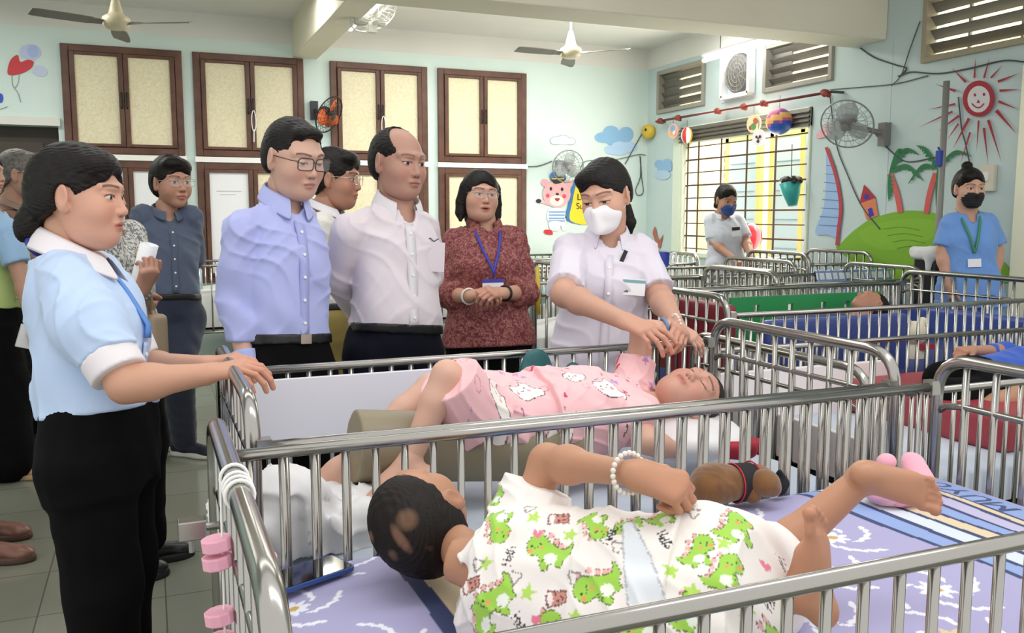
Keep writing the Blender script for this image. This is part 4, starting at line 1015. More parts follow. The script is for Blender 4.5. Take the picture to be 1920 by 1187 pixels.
# ---------------- man behind, white shirt and khaki trousers
d = 4.1
P = Person('man in white shirt and khaki trousers partly hidden between two men', d, dict(neck=(612, 395), pelvis=(628, 600), shR=(602, 428, -.15), elR=(604, 505, -.14), wrR=(632, 560, -.1), shL=(632, 428, .15), elL=(645, 505, .14), wrL=(645, 560, .1)), psi=62, skin='b98468', belly=.02)
stand_legs(P)
hc = U(629, 336, d); HR = tilt(frame_psi(hc, 72), 5)
P.build(hc, HR, 1.12, dict(w=1.03, fat=.006, skin='ba8468'), hands=dict(R=dict(n=P.R[:, 0])))
P.hair('thick'); glasses(P.o, hc, HR, 1.12, GSIL, r=.0013)
P.shirt(cloth('cream_white_shirt_cloth', 'dddbd4'), sleeve=1., hem=.1); P.trousers(cloth('khaki_cloth', '8b7a3f'), top=.13); P.belt(LEATHER, .11)
collar(P.o, 'collar', WSHIRT, P.J['neck'], tilt(P.R, 8), .066, .068, gap=.4)
# ---------------- woman in the maroon blouse
d = 4.1
P = Person('woman in maroon floral blouse with lanyard and clasped hands', d, dict(neck=(908, 416), pelvis=(916, 628), shR=(854, 452, -.0), elR=(838, 552, -.04), wrR=(882, 556, -.25), shL=(964, 452, .02), elL=(986, 548, -.03), wrL=(944, 550, -.24)), psi=10, sex='f', skin='c9977c', coarse=.0065, ga=1.18, gb=1.2, belly=.02, bust=.02)
stand_legs(P)
hc = U(900, 368, d-.03); HR = tilt(frame_psi(hc, 18), -2, -4)
P.build(hc, HR, .97, dict(w=1.06, fat=.009, mouth=.006, skin='cf9c82', lip='b25a52'), hands=dict(R=dict(d=nrm(U(912, 546, d-.3)-U(882, 556, d-.25)), n=V3(-.2, -.5, .8), curl=(45, 55, 30)), L=dict(d=nrm(U(916, 548, d-.32)-U(944, 550, d-.24)), n=V3(.2, -.55, .8), curl=(45, 55, 30))), fine_h=.003)
P.hair('bob'); glasses(P.o, hc, HR, .97, GSIL, r=.0012, w=.025, hgt=.0165)
mrn = M('maroon_floral_cloth', '7d3a3f', .75, bump=(350, .1, .001)); nt = mrn.node_tree; bs = nt.nodes['Principled BSDF']
tc = nt.nodes.new('ShaderNodeTexCoord'); nz = nt.nodes.new('ShaderNodeTexNoise'); nz.inputs['Scale'].default_value = 38; nz.inputs['Detail'].default_value = 1.5; nz.inputs['Distortion'].default_value = 2.2
cr = nt.nodes.new('ShaderNodeValToRGB'); e0 = cr.color_ramp.elements; e0[0].position = .40; e0[0].color = rgba('6f2f36'); e0[1].position = .47; e0[1].color = rgba('7a373c')
for ps, c in ((.52, '84423f'), (.565, 'b98a80'), (.59, '7a373c'), (.68, '9a5a50')): q = e0.new(ps); q.color = rgba(c)
nt.links.new(tc.outputs['Object'], nz.inputs['Vector']); nt.links.new(nz.outputs['Fac'], cr.inputs['Fac']); nt.links.new(cr.outputs['Color'], bs.inputs['Base Color'])
P.shirt(mrn, 'blouse', sleeve=.74, hem=-.1, rs=(.06, .06, .06, .056), wr=.006, tuck=False, flare=.012, pad=.016)
for sd in 'RL':
    S = SDF(); a, e, w = P.arm_pts(sd); S.cone(e+(w-e)*.38, e+(w-e)*.52, .068, .064, flat=True); V, F = S.mesh(.006); mesh('rolled_cuff', V, F, mrn, P.o)
P.trousers(BLK, top=.1)
collar(P.o, 'collar', mrn, P.J['neck'], tilt(P.R, 8), .062, .064, gap=.45, drop=.04, pt=.03)
LAN = M('royal_blue_lanyard', '3a3fae', .6)
b = MB()
for sg in (-1, 1):
    pts = [P.J['neck']+P.R@V3(sg*.062, -.02, .012), P.front(.88, -sg*.055 if 0 else sg*.055, .024), P.front(.72, sg*.035, .028), P.front(.56, sg*.004, .03), P.front(.5, 0, .03)]
    b.tube(spline(pts, 5, False), .006, 6)
b.build('lanyard', LAN, P.o, smooth=True)
b = MB(); p = P.front(.4, 0, .032); b.box(p, (.048, .002, .04), P.R); bo = b.build('name_badge', PAPER, P.o); b = MB(); b.box(p+P.R@V3(0, .001, .033), (.049, .002, .008), P.R); b.build('badge_band', LAN, bo)
for wq, mt, rr in (('wrR', M('pearl_bracelet', 'e9e3da', .25), .034), ('wrL', BLACK, .033)):
    el = P.J['el'+wq[-1]]; dd = nrm(P.J[wq]-el); b = MB(); t = np.linspace(0, 2*PI, 20, endpoint=False); a1 = nrm(np.cross(dd, [0, 0, 1])); a2 = np.cross(dd, a1)
    b.tube(P.J[wq]-dd*.015+rr*(np.cos(t)[:, None]*a1+np.sin(t)[:, None]*a2), .005, 6, closed=True); b.build('bracelet', mt, P.o, smooth=True)
# ---------------- nurse with white mask
d = 3.1
P = Person('nurse in white short sleeved tunic and white mask leaning over the crib', d, dict(neck=(1140, 436), pelvis=(1122, 690), shR=(1070, 470, .0), elR=(1058, 552, -.26), wrR=(1166, 600, -.5), shL=(1198, 470, .02), elL=(1236, 556, -.1), wrL=(1266, 606, -.36)), psi=6, sex='f', skin='c9977c', coarse=.006, ga=1.08, gb=1.05, bust=.015)
stand_legs(P)
hc = U(1135, 368, d-.06); HR = tilt(frame_psi(hc, -24), 16, 6)
tgtR = nrm(U(1238, 628, 2.52)-P.J['wrR'])
P.build(hc, HR, 1.02, dict(w=.98, skin='d6a488', brow=.9, eyez=0.0, opn=.45), hands=dict(R=dict(d=tgtR, n=nrm(UPV*.75-FWD*.6), curl=(22, 30, 18), fcurl=[(10, 22, 15), (18, 28, 18), (24, 30, 20), (30, 34, 20)], thumb=(40, 20)), L=dict(d=nrm(U(1285, 632, 2.6)-P.J['wrL']), n=nrm(UPV*.4-FWD*.8+RGT*.5), curl=(40, 45, 30))), fine_h=.0023, head_h=.0026)
P.hair('tail'); mask(P.o, hc, HR, 1.02, M('white_mask_cloth', 'f1f0f3', .8), 'beak')
NUR = cloth('nurse_white_cloth', 'd9d3df', .7)
P.shirt(NUR, 'tunic', sleeve=.44, hem=-.42, rs=(.06, .064, .05, .04), wr=.006, tuck=False, flare=.03, pad=.015, neckdrop=.02, wf=(30, 28, 22))
P.trousers(cloth('white_trouser_cloth', 'e6e6ea'), top=.0)
collar(P.o, 'collar', NUR, P.J['neck'], tilt(P.R, 6), .06, .064, stand=.03, leaf=.045, gap=.55, drop=.045, pt=.03)
P.placket(NUR, -.3, .82, .014, 6, SHELL)
b = MB(); p = P.front(.6, -.085, .019); Rb = tilt(P.R, 0, 0); b.box(p, (.038, .0015, .028), Rb); bo = b.build('name_badge', PAPER, P.o)
b = MB(); b.box(p+Rb@V3(0, .0012, .019), (.038, .001, .005), Rb); b.build('badge_band', M('teal_badge_band', '7aa7ae', .5), bo); b = MB(); b.box(p+Rb@V3(.026, .0012, -.008), (.008, .001, .011), Rb); b.build('badge_photo', M('badge_photo_brown', '6f6a62', .6), bo)
b = MB(); p = P.front(.8, -.045, .022); b.box(p, (.007, .002, .03), tilt(P.R, 0, -20)); b.build('pen_clip', BLACK, P.o)
b = MB(); b.ball(xf([-.084, -.006, -.036], hc, HR, 1.02), .004, 8); b.ball(xf([.084, -.006, -.036], hc, HR, 1.02), .004, 8); b.build('earrings', SHELL, P.o, smooth=True)
# ---------------- woman holding the crib rail (nearest, at the left)
d = 2.22
P = Person('woman in pale blue puff sleeved blouse gripping the crib end at the left', d, dict(neck=(136, 462), pelvis=(187, 850), shR=(122, 530, -.14), elR=(236, 722, -.2), wrR=(385, 702, -.14), shL=(178, 512, .14), elL=(262, 690, .16), wrL=(384, 686, .0)), psi=70, sex='f', skin='cb9778', coarse=.0055, ga=1.1, gb=1.0, belly=.025, bust=.012)
P.J['anR'] = V3(P.J['pelvis'][0]-.02, P.J['pelvis'][1]-.1, .085); P.J['anL'] = V3(P.J['pelvis'][0]+.0, P.J['pelvis'][1]+.1, .085); stand_legs(P)
hc = U(151, 372, d-.02); HR = tilt(frame_psi(hc, 66), 2, -2)
rl = V3(.17, 2.24, 1.05)
P.build(hc, HR, 1.04, dict(w=1.03, fat=.006, skin='d39c80', lip='b06056'), hands=dict(R=dict(d=nrm(U(448, 690, 2.06)-P.J['wrR']), n=nrm(UPV*.9-FWD*.45), curl=(28, 40, 25), thumb=(30, 30)), L=dict(d=nrm(U(440, 672, 2.2)-P.J['wrL']), n=nrm(UPV*.95-FWD*.2), curl=(25, 40, 25))), fine_h=.0021, head_h=.0023)
P.hair('bun', h=.0026, sc=1.05)
b = MB(); t = np.linspace(0, 2*PI, 18, endpoint=False); b.tube(xf(np.stack([.04*np.cos(t), -.1-.012*np.sin(t), -.118+.02*np.sin(t)], 1), hc, HR, 1.04), .009, 8, closed=True); b.build('hair_tie', M('blue_hair_tie', '2b3c96', .6), P.o, smooth=True)
PBL = cloth('pale_blue_blouse_cloth', 'bcd3f2', .65); WCL = cloth('white_collar_cloth', 'e6e1e5', .7)
P.shirt(PBL, 'blouse', sleeve=.36, hem=.2, rs=(.062, .066, .05, .04), wr=.007, puff=.086, pad=.02, h=.005, wf=(24, 34, 22), flare=0)
for sd in 'RL':
    S = SDF(); a, e, w = P.arm_pts(sd); S.cone(a+(e-a)*.72, a+(e-a)*.9, .066, .064, flat=True); V, F = S.mesh(.005); mesh('sleeve_cuff', V, F, WCL, P.o)
P.trousers(BLK, r=(.1, .085, .085), top=.24, h=.009, pad=.014, wr=.004)
collar(P.o, 'collar', WCL, P.J['neck']-P.R[:, 2]*.005, tilt(P.R, 10), .07, .074, stand=.03, leaf=.075, gap=.3, drop=.05, pt=.0, flat=True)
TIE = M('blue_tie_cloth', '5f93dc', .6)
V = []; n = 12
for i in range(n):
    u = .86-.34*i/(n-1); wq = .008+.012*i/(n-1)
    for xx in (-wq, wq): V.append(P.front(u, xx, .026))
o = mesh('neck_tie', V, [(2*i, 2*i+1, 2*i+3, 2*i+2) for i in range(n-1)], TIE, P.o); m = o.modifiers.new('t', 'SOLIDIFY'); m.thickness = .005; m.offset = 0
P.placket(PBL, .26, .5, .016, 2, SHELL, pad=.023)
for sd in 'RL': P.shoe(sd, (1, .1), SHOEB, SOLEB, .24)
# ---------------- man in the dark blue shirt
d = 4.95
P = Person('man in slate blue shirt, jeans and dark sneakers with hands behind his back', d, dict(neck=(312, 398), pelvis=(318, 590), shR=(268, 408, -.06), elR=(258, 480, .08), wrR=(300, 545, .2), shL=(356, 408, .06), elL=(364, 480, .14), wrL=(325, 545, .22)), psi=15, skin='bd8a70', gb=1.05, belly=.02)
P.J['anR'] = Z(304, 806, .09); P.J['anL'] = Z(345, 826, .09); P.J['knR'] = U(316, 705, d-.1); P.J['knL'] = U(335, 705, d-.15); stand_legs(P)
hc = U(322, 343, d-.02); HR = tilt(frame_psi(hc, 28), 2)
P.build(hc, HR, 1.2, dict(w=1., skin='c08c72'))
P.hair('thick'); glasses(P.o, hc, HR, 1.2, GSIL, r=.0012)
SLATE = cloth('slate_blue_shirt_cloth', '505b72'); P.shirt(SLATE, sleeve=.95, hem=.16, rs=(.072, .06, .056, .045), wr=.006)
P.trousers(cloth('navy_jeans', '20283f'), top=.18); P.belt(LEATHER, .165)
collar(P.o, 'collar', SLATE, P.J['neck'], tilt(P.R, 8), .068, .07, gap=.3)
P.placket(SLATE, .2, .85, .017, 5, SHELL)
P.shoe('R', (.25, -.97), M('dark_navy_sneaker', '1b2130', .6), SOLEW, .27); P.shoe('L', (.75, -.66), M('dark_navy_sneaker', '1b2130', .6), SOLEW, .29)
# ---------------- grey haired man at the far left
d = 5.25
P = Person('grey haired man in brown shirt and dark glasses frame at the left edge', d, dict(neck=(24, 388), pelvis=(48, 610), shR=(10, 420, -.15), elR=(22, 510, -.1), wrR=(60, 590, -.12), shL=(40, 415, .15), elL=(62, 505, .12), wrL=(78, 585, .05)), psi=68, skin='b98a70', gb=1.1)
P.J['anR'] = Z(30, 832, .09); P.J['anL'] = Z(62, 800, .09); stand_legs(P)
hc = U(40, 328, d-.02); HR = tilt(frame_psi(hc, 72), 2)
P.build(hc, HR, 1.2, dict(w=1., skin='c3937a'), hands=dict(R=dict(n=P.R[:, 0])))
P.hair('short', GHAIR); glasses(P.o, hc, HR, 1.2, GFR, r=.0018)
BRN = M('brown_shirt_cloth', '6e4f49', .7, noise=(9, '8a6a60', .45, .6)); P.shirt(BRN, sleeve=.95, hem=-.05, tuck=False); P.trousers(BLK)
collar(P.o, 'collar', cloth('tan_collar_cloth', '9b8074'), P.J['neck'], tilt(P.R, 8), .066, .068, gap=.4)
P.shoe('R', (1, -.1), SHOEB, SOLEB, .29); P.shoe('L', (1, -.1), SHOEB, SOLEB, .29)
# ---------------- woman in the green vest, cut by the frame
d = 4.75
P = Person('woman in green beaded vest and blue sleeves cut off by the left edge', d, dict(neck=(-22, 385), pelvis=(2, 580), shR=(8, 432, -.12), elR=(40, 520, -.12), wrR=(58, 600, -.2), shL=(-5, 430, .14), elL=(20, 515, .14), wrL=(50, 590, .1)), psi=55, sex='f', skin='b98b72', gb=1.12, ga=1.1, bust=.02)
P.J['anR'] = Z(18, 868, .09); P.J['anL'] = Z(4, 850, .09); stand_legs(P)
hc = U(-30, 325, d); HR = tilt(frame_psi(hc, 60), 2)
P.build(hc, HR, 1., dict(skin='c3937a'), hands=dict(R=dict(n=P.R[:, 0])))
P.hair('bob')
P.shirt(cloth('light_blue_print_cloth', '9cc0e4'), sleeve=.36, hem=.0, tuck=False, rs=(.074, .07, .05, .04))
GRN = cloth('lime_green_vest_cloth', 'a9c077'); S = SDF(); P.torso(S, .024, -.02, .78); S.noise(wob(30, 30, 20), .003); V, F = S.mesh(.008); v = mesh('vest', V, F, GRN, P.o)
b = MB()
for i in range(8): b.ball(P.front(.08+.085*i, .06, .028), .008, 8)
b.build('pearl_buttons', SHELL, v, smooth=True)
P.trousers(BLK, r=(.12, .12, .13), top=.0)
SAN = M('tan_sandal', 'b59a72', .5)
for sd in 'RL':
    o = P.shoe(sd, (1, -.25), M('bare_foot_skin', 'c39a80', .5), SAN, .25); a = P.J['an'+sd]; b = MB(); t = nrm(V3(1, -.25, 0)); x = np.cross(t, [0, 0, 1])
    for q in (.08, .14): b.tube([V3(a[0], a[1], 0)+t*q+x*.045+V3(0, 0, .02), V3(a[0], a[1], 0)+t*q+V3(0, 0, .066-.1*(q-.08)), V3(a[0], a[1], 0)+t*q-x*.045+V3(0, 0, .02)], .008, 6)
    b.build('sandal_strap', SAN, o, smooth=True)
# ---------------- woman in the grey patterned blouse behind
d = 3.35
P = Person('woman in grey patterned blouse with rolled papers, head hidden behind the near woman', d, dict(neck=(196, 420), pelvis=(226, 640), shR=(190, 450, -.14), elR=(215, 545, -.1), wrR=(244, 560, -.05), shL=(242, 445, .14), elL=(258, 545, .05), wrL=(264, 545, -.16)), psi=58, sex='f', skin='b98b72', ga=1.08, gb=1.1)
stand_legs(P)
hc = U(186, 366, d); HR = tilt(frame_psi(hc, 60), 4)
P.build(hc, HR, .95, dict(skin='c3937a'), hands=dict(L=dict(d=nrm(UPV*.6+RGT*.4-FWD*.3), n=nrm(RGT*.7-FWD*.6), curl=(55, 60, 30)), R=dict(n=P.R[:, 0], curl=(60, 60, 40))))
P.hair('bun')
gpt = M('grey_mottled_cloth', 'c9c9c4', .8, noise=(95, '6d6f6c', .47, .56)); P.shirt(gpt, 'blouse', sleeve=.9, hem=-.05, tuck=False, rs=(.07, .06, .056, .045)); P.trousers(BLK)
P.shoe('R', (1, .2), SHOEB, SOLEB, .25); P.shoe('L', (1, .2), SHOEB, SOLEB, .25)
a = U(252, 568, d-.12); c = U(281, 458, d-.16); b = MB(); ax = nrm(c-a); L = np.linalg.norm(c-a)
t = np.linspace(0, 4.4*PI, 70); rr = .034-.0016*t/PI*2; u1 = nrm(np.cross(ax, FWD)); u2 = np.cross(ax, u1)
ring = lambda o_: [o_+r_*(math.cos(q)*u1+math.sin(q)*u2) for q, r_ in zip(t, rr)]
A, B = ring(a), ring(c+ax*.0); n = len(t); V = A+B; F = [(i, i+1, n+i+1, n+i) for i in range(n-1)]
o = tag(mesh('paper_roll', V, F, PAPER), 'white rolled papers held by the woman in the grey patterned blouse', 'paper'); m = o.modifiers.new('t', 'SOLIDIFY'); m.thickness = .001
bg = tag(empty('shoulder_bag', U(292, 640, d-.02)), 'tan shoulder bag hanging beside the woman in grey, before the jeans', 'bag')
S = SDF(); c = U(291, 630, d-.02); S.box(c, (.035, .05, .085), .02, rotz(.4)); V, F = S.mesh(.007); TAN = M('tan_bag_leather', 'a8957a', .6); mesh('bag_body', V, F, TAN, bg)
b = MB(); b.tube(spline([c+V3(0, .03, .08), U(283, 560, d-.05), U(268, 505, d-.1), U(243, 452, d+.1), U(262, 520, d+.2), c+V3(0, -.03, .08)], 6, False), .007, 6); b.build('strap', TAN, bg, smooth=True)
# ---------------- caregiver at the grille window
d = 7.9
P = Person('caregiver in light grey uniform and blue mask in front of the grille window', d, dict(neck=(1354, 404), pelvis=(1362, 500), shR=(1334, 415, 0), elR=(1338, 455, -.05), wrR=(1374, 484, -.25), shL=(1382, 414, .05), elL=(1398, 452, -.03), wrL=(1410, 482, -.3)), psi=22, sex='f', skin='b98468', ga=1.1, gb=1.1)
stand_legs(P)
hc = U(1362, 375, d-.1); HR = tilt(frame_psi(hc, 28), 16)
P.build(hc, HR, 1.1, dict(skin='b98468'), hands=dict(R=dict(n=V3(0, -.3, 1)), L=dict(n=V3(0, -.3, 1))), fine_h=.004, head_h=.004)
P.hair('bun', h=.005); mask(P.o, hc, HR, 1.1, M('blue_mask_cloth', '31508f', .8), 'flat', PAPER)
GU = cloth('light_grey_uniform_cloth', 'ccd0da'); P.shirt(GU, 'tunic', sleeve=.42, hem=-.3, tuck=False, flare=.02, rs=(.068, .07, .05, .04), h=.01); P.trousers(GU, top=-.1)
collar(P.o, 'collar', GU, P.J['neck'], tilt(P.R, 6), .06, .062, gap=.5)
b = MB(); p = P.front(.6, -.06, .02); b.box(p, (.035, .003, .022), P.R); b.build('name_badge', PAPER, P.o)
b = MB(); b.box(p+P.R@V3(0, 0, .045), (.035, .004, .014), P.R); b.build('badge_clip', BLACK, P.o)
# ---------------- caregiver in blue scrubs
d = 5.6
P = Person('caregiver in sky blue scrubs, green lanyard and black mask by the right wall', d, dict(neck=(1814, 394), pelvis=(1818, 545), shR=(1782, 420, 0), elR=(1768, 472, .02), wrR=(1778, 534, -.05), shL=(1852, 418, .05), elL=(1868, 472, .05), wrL=(1862, 536, -.02)), psi=14, sex='f', skin='c9977c', ga=1.05, S=1.06)
stand_legs(P)
hc = U(1817, 354, d-.04); HR = tilt(frame_psi(hc, 26), 4)
P.build(hc, HR, 1.06, dict(skin='d1a084'), hands=dict(R=dict(n=P.R[:, 0]), L=dict(n=-P.R[:, 0])), fine_h=.0035, head_h=.0032)
P.hair('highbun', h=.004); mask(P.o, hc, HR, 1.06, M('black_mask_cloth', '1b1a1c', .8), 'flat')
SCR = cloth('sky_blue_scrubs_cloth', '6f9bdc'); P.shirt(SCR, 'scrub_top', sleeve=.4, hem=-.22, tuck=False, flare=.02, rs=(.06, .07, .05, .04), neckdrop=.05); P.trousers(SCR, top=-.1)
GL = M('green_lanyard', '3f8f6b', .6); b = MB()
for sg in (-1, 1): b.tube(spline([P.J['neck']+P.R@V3(sg*.058, -.02, .015), P.front(.86, sg*.05, .02), P.front(.62, sg*.02, .026), P.front(.45, 0, .026)], 5, False), .008, 6)
b.build('lanyard', GL, P.o, smooth=True)
b = MB(); b.box(P.front(.33, 0, .026), (.038, .003, .026), P.R); b.build('name_badge', PAPER, P.o)
b = MB(); b.box(P.front(.1, .0, .03), (.11, .004, .085), P.R); b.build('pouch_pocket', SCR, P.o, bevel=.003)
# ---------------- person whose brown shoes reach in at the lower left
P = Person('person out of frame except brown leather shoes at the lower left edge', 3.7, dict(neck=(-190, 360), pelvis=(-175, 640), shR=(-200, 400, -.15), elR=(-190, 510, -.1), wrR=(-160, 600, -.1), shL=(-180, 400, .15), elL=(-170, 510, .1), wrL=(-150, 600, .05)), psi=80)
P.J['anR'] = Z(-42, 1015, .09); P.J['anL'] = Z(-42, 975, .09); stand_legs(P)
hc = U(-185, 300, 3.7); P.build(hc, frame_psi(hc, 80), 1., {}, head_h=.006); P.hair('short', h=.006); P.shirt(WSHIRT, hem=.1, h=.015); P.trousers(BLK, h=.016)
BRL = M('brown_shoe_leather', '7a5142', .35)
for sd in 'RL': P.shoe(sd, (1, -.28), BRL, M('brown_sole', '4d372c', .6), .29)
b = MB(); c = U(54, 632, 4.55); b.box(c, (.05, .012, .06), rotz(.3)@np.array([[.95, 0, .3], [0, 1, 0], [-.3, 0, .95]])); tag(b.build('paper_folder', PAPER, bevel=.002), 'white folder held low between the green vest and the near woman', 'folder')
# ================================================================== the children lying in the cribs
DG, DO = '9fd14e', '5b6b34'
def rot2(P, a, s, c): ca, sa = math.cos(a), math.sin(a); P = np.asarray(P, float)*s; return P@np.array([[ca, sa], [-sa, ca]])+np.asarray(c)
def dino(cv, c, s, a, flip=1):
    f = lambda P: rot2(np.asarray(P, float)*[flip, 1], a, s, c)
    for q in ((-.62, .62), (-.25, .82), (.12, .62), (.3, .32), (.48, .08), (.68, -.08)): cv.ell(f([q])[0], .13*s, 'e8b4ac', outline='8a5a58', ow=.02*s)
    body = spline([(-.95, .18), (-.9, .55), (-.55, .78), (-.15, .68), (.05, .35), (.3, .1), (.65, -.1), (.98, .12), (.85, -.38), (.5, -.62), (.42, -.85), (.2, -.8), (.1, -.68), (-.12, -.72), (-.2, -.88), (-.42, -.82), (-.45, -.5), (-.5, -.2), (-.8, -.12)], 6)
    cv.poly(f(body), DG); cv.line(f(body), .035*s, DO, True)
    cv.ell(f([(.0, -.42)])[0], (.27*s, .25*s), 'eef3e6', a)
    cv.line(f([(-.32, -.22), (-.5, -.4), (-.36, -.5), (-.2, -.38)]), .035*s, DO)
    for q, cc, r in (((-.72, .32), '2a2a22', .055), ((-.35, .35), '2a2a22', .055), ((-.8, .12), 'ee9a62', .09), ((-.3, .15), 'ee9a62', .09)): cv.ell(f([q])[0], r*s, cc)
    cv.line(f([(-.62, .22), (-.55, .16), (-.48, .22)]), .03*s, DO)
def hello(cv, c, s, a, col='2b2a30'):
    st = [[(0, 1), (.05, .5), (0, 0)], [(.5, 1), (.45, .5), (.5, 0)], [(-.1, .5), (.6, .55)], [(.7, .25), (1., .35), (.92, .55), (.75, .45), (.72, .1), (1., .05)], [(1.1, 0), (1.2, .9), (1.3, .95), (1.2, .1), (1.35, 0)], [(1.45, 0), (1.55, .9), (1.65, .95), (1.55, .1), (1.7, 0)], [(1.8, .3), (1.95, .52), (2.1, .3), (1.95, .03), (1.8, .3)]]
    for p in st: cv.line(rot2(np.array(p)-[1, .4], a, s, c), .1*s, col)
def star(cv, c, s, col, a=.3): cv.poly([np.asarray(c)+s*(1 if i % 2 == 0 else .45)*np.array([math.cos(a+i*PI/5), math.sin(a+i*PI/5)]) for i in range(10)], col)
def heart(cv, c, s, col, a=0.): t = np.linspace(0, 2*PI, 24, endpoint=False); cv.poly(rot2(np.stack([16*np.sin(t)**3, 13*np.cos(t)-5*np.cos(2*t)-2*np.cos(3*t)-np.cos(4*t)], 1)/16, a, s, c), col)
def cup(cv, c, s, a): f = lambda P: rot2(P, a, s, c); cv.poly(f([(-.4, .5), (.4, .5), (.32, -.6), (-.32, -.6)]), 'c98d80'); cv.poly(f([(-.4, .5), (.4, .5), (.38, .2), (-.38, .2)]), 'f3e6e2'); cv.line(f([(-.4, .5), (.4, .5), (.32, -.6), (-.32, -.6)]), .08*s, '7c4a48', True); [cv.ell(f([q])[0], .07*s, '6b3b38') for q in ((-.15, -.1), (.1, -.3), (-.1, -.4), (.18, 0))]
class Print:
    """cloth print laid out along the body: u runs from neck to hips, v across the back"""
    def __init__(s, P, size, bg, px=.0017):
        s.e1 = -P.R[:, 2]; s.n = -P.R[:, 1]; s.e2 = np.cross(s.n, s.e1); s.o = (P.J['neck']+P.J['pelvis'])/2-s.e1*size[0]/2-s.e2*size[1]/2; s.c = Canvas(size[0], size[1], px, bg); s.h = .1
    def at(s, x, y):
        r = ray(x, y); q = s.o+s.n*s.h; t = ((q-CAM)@s.n)/(r@s.n); p = CAM+r*t-s.o; return np.array([p@s.e1, p@s.e2])
    def ang(s, x, y, a):
        """angle on the cloth of a direction that looks like angle a (degrees, anticlockwise) from here"""
        d = s.at(x+20*math.cos(math.radians(a)), y-20*math.sin(math.radians(a)))-s.at(x, y); return math.atan2(d[1], d[0])
    def col(s, V): return s.c.sample((V-s.o)@s.e1, (V-s.o)@s.e2)
PJ = M('printed_pyjama_cloth', attr=True, rough=.8, sheen=.15, bump=(350, .08, .001))
# ---------------- boy in dinosaur pyjamas, lying on his side with his back to the camera
nk = Z(884, 1062, .86); pv = Z(1300, 1142, .85); dn = dep(nk); dp = dep(pv)
J = dict(neck=W_(nk), pelvis=W_(pv), shR=W_(U(988, 970, dn+.05)), elR=W_(U(1026, 866, dn+.06)), wrR=W_(U(1184, 888, dn-.12)), shL=W_(U(925, 1160, dn-.02)), elL=W_(U(890, 1120, dn+.2)), wrL=W_(U(960, 1080, dn+.25)),
         hipR=W_(U(1325, 1048, dp+.05)), hipL=W_(U(1330, 1150, dp-.0)), knR=W_(U(1428, 1060, dp+.2)), knL=W_(U(1412, 1140, dp+.13)), anR=W_(U(1622, 894, dp+.2)), anL=W_(U(1500, 1112, dp+.05)))
P = Person('child with cropped dark hair in white dinosaur pyjamas lying in the nearest crib', dn, J, facing=(.0, .83, -.55), S=.66, ga=.98, gb=1.0, skin='b9835f', coarse=.004)
hx = nrm(.74*RGT+.62*UPV-.25*FWD); hz = -.55*RGT+.4*UPV-.73*FWD; hz = nrm(hz-hx*(hz@hx)); hy = np.cross(hz, hx)
hc = Z(790, 975, .87)
P.build(hc, np.stack([hx, hy, hz], 1), .93, dict(closed=True, skin='b9835f'), hands=dict(R=dict(d=nrm(RGT*.93-UPV*.28-FWD*.1), n=nrm(UPV*.6-FWD*.8+RGT*.2), curl=(55, 80, 45), thumb=(30, 40), scale=1.2)), fine_h=.002,
        feet=dict(R=dict(toe=nrm(RGT*.9-UPV*.3+FWD*.25), sole=nrm(-FWD*.8+RGT*.1+UPV*.1), L=.152), L=dict(toe=nrm(UPV*.93-RGT*.12+FWD*.1), sole=nrm(RGT*.75-FWD*.62), L=.16)), head_h=.0026)
cropm = M('cropped_dark_hair', attr=True, rough=.6, spec=.25, bump=(260, .35, .002))
V, F = hair_local('crop', 1., .0026); c = np.tile(lin('17110f'), (len(V), 1))
for (cx_, cy_, cz_), r, k in (((.01, -.07, .095), (.01, .03, .03), .45), ((-.02, -.08, .08), (.012, .012, .02), .35), ((.035, -.05, .1), (.02, .02, .02), .35), ((-.05, -.03, .1), (.012, .012, .012), .45), ((.03, -.09, .05), (.01, .012, .02), .4)):
    m = np.clip(1.3-(((V-[cx_, cy_, cz_])/r)**2).sum(1), 0, 1)[:, None]*k; c = c*(1-m)+lin('a47c62')*m
mesh('hair', xf(V, hc, P.headR, .93), F, cropm, P.o, True, col=c)
pr = Print(P, (1.1, .8), 'f0ebe6'); pr.h = .085; cvp = pr.c; A = pr.at
for x, y, sz, ang, fl in ((925, 975, .052, 150, 1), (1030, 1030, .055, 10, 1), (1112, 985, .044, 160, 1), (922, 1112, .056, 60, 1), (1125, 1098, .056, 50, 1), (1010, 1178, .05, 15, -1), (900, 900, .042, 60, 1), (1240, 955, .045, 20, -1), (1372, 972, .052, 25, -1), (1305, 1035, .045, 20, -1), (1355, 1075, .05, 20, -1), (1445, 1165, .05, 30, -1), (1200, 1180, .05, 60, 1), (880, 1160, .05, 100, 1), (1290, 1150, .045, 30, -1), (1180, 985, .035, 60, 1)):
    dino(cvp, A(x, y), sz*.64, pr.ang(x, y, ang), fl)
for x, y, ang in ((955, 1040, 75), (1145, 1008, 60), (1247, 1018, 300), (1440, 1080, 80), (968, 1162, 300), (1465, 980, 300)): hello(cvp, A(x, y), .014, pr.ang(x, y, ang))
for x, y in ((998, 963), (1068, 1000), (987, 1108), (1078, 1158), (1358, 1015), (1300, 1115), (1260, 1075), (1395, 1130), (905, 1050)): star(cvp, A(x, y), .013, 'b5db62')
for x, y in ((1007, 998), (1000, 1155), (1432, 1015), (1210, 1090)): heart(cvp, A(x, y), .008, 'e77f98', pr.ang(x, y, 0))
for x, y in ((1040, 1118), (1042, 965), (873, 1085)): cup(cvp, A(x, y), .026, pr.ang(x, y, 90))
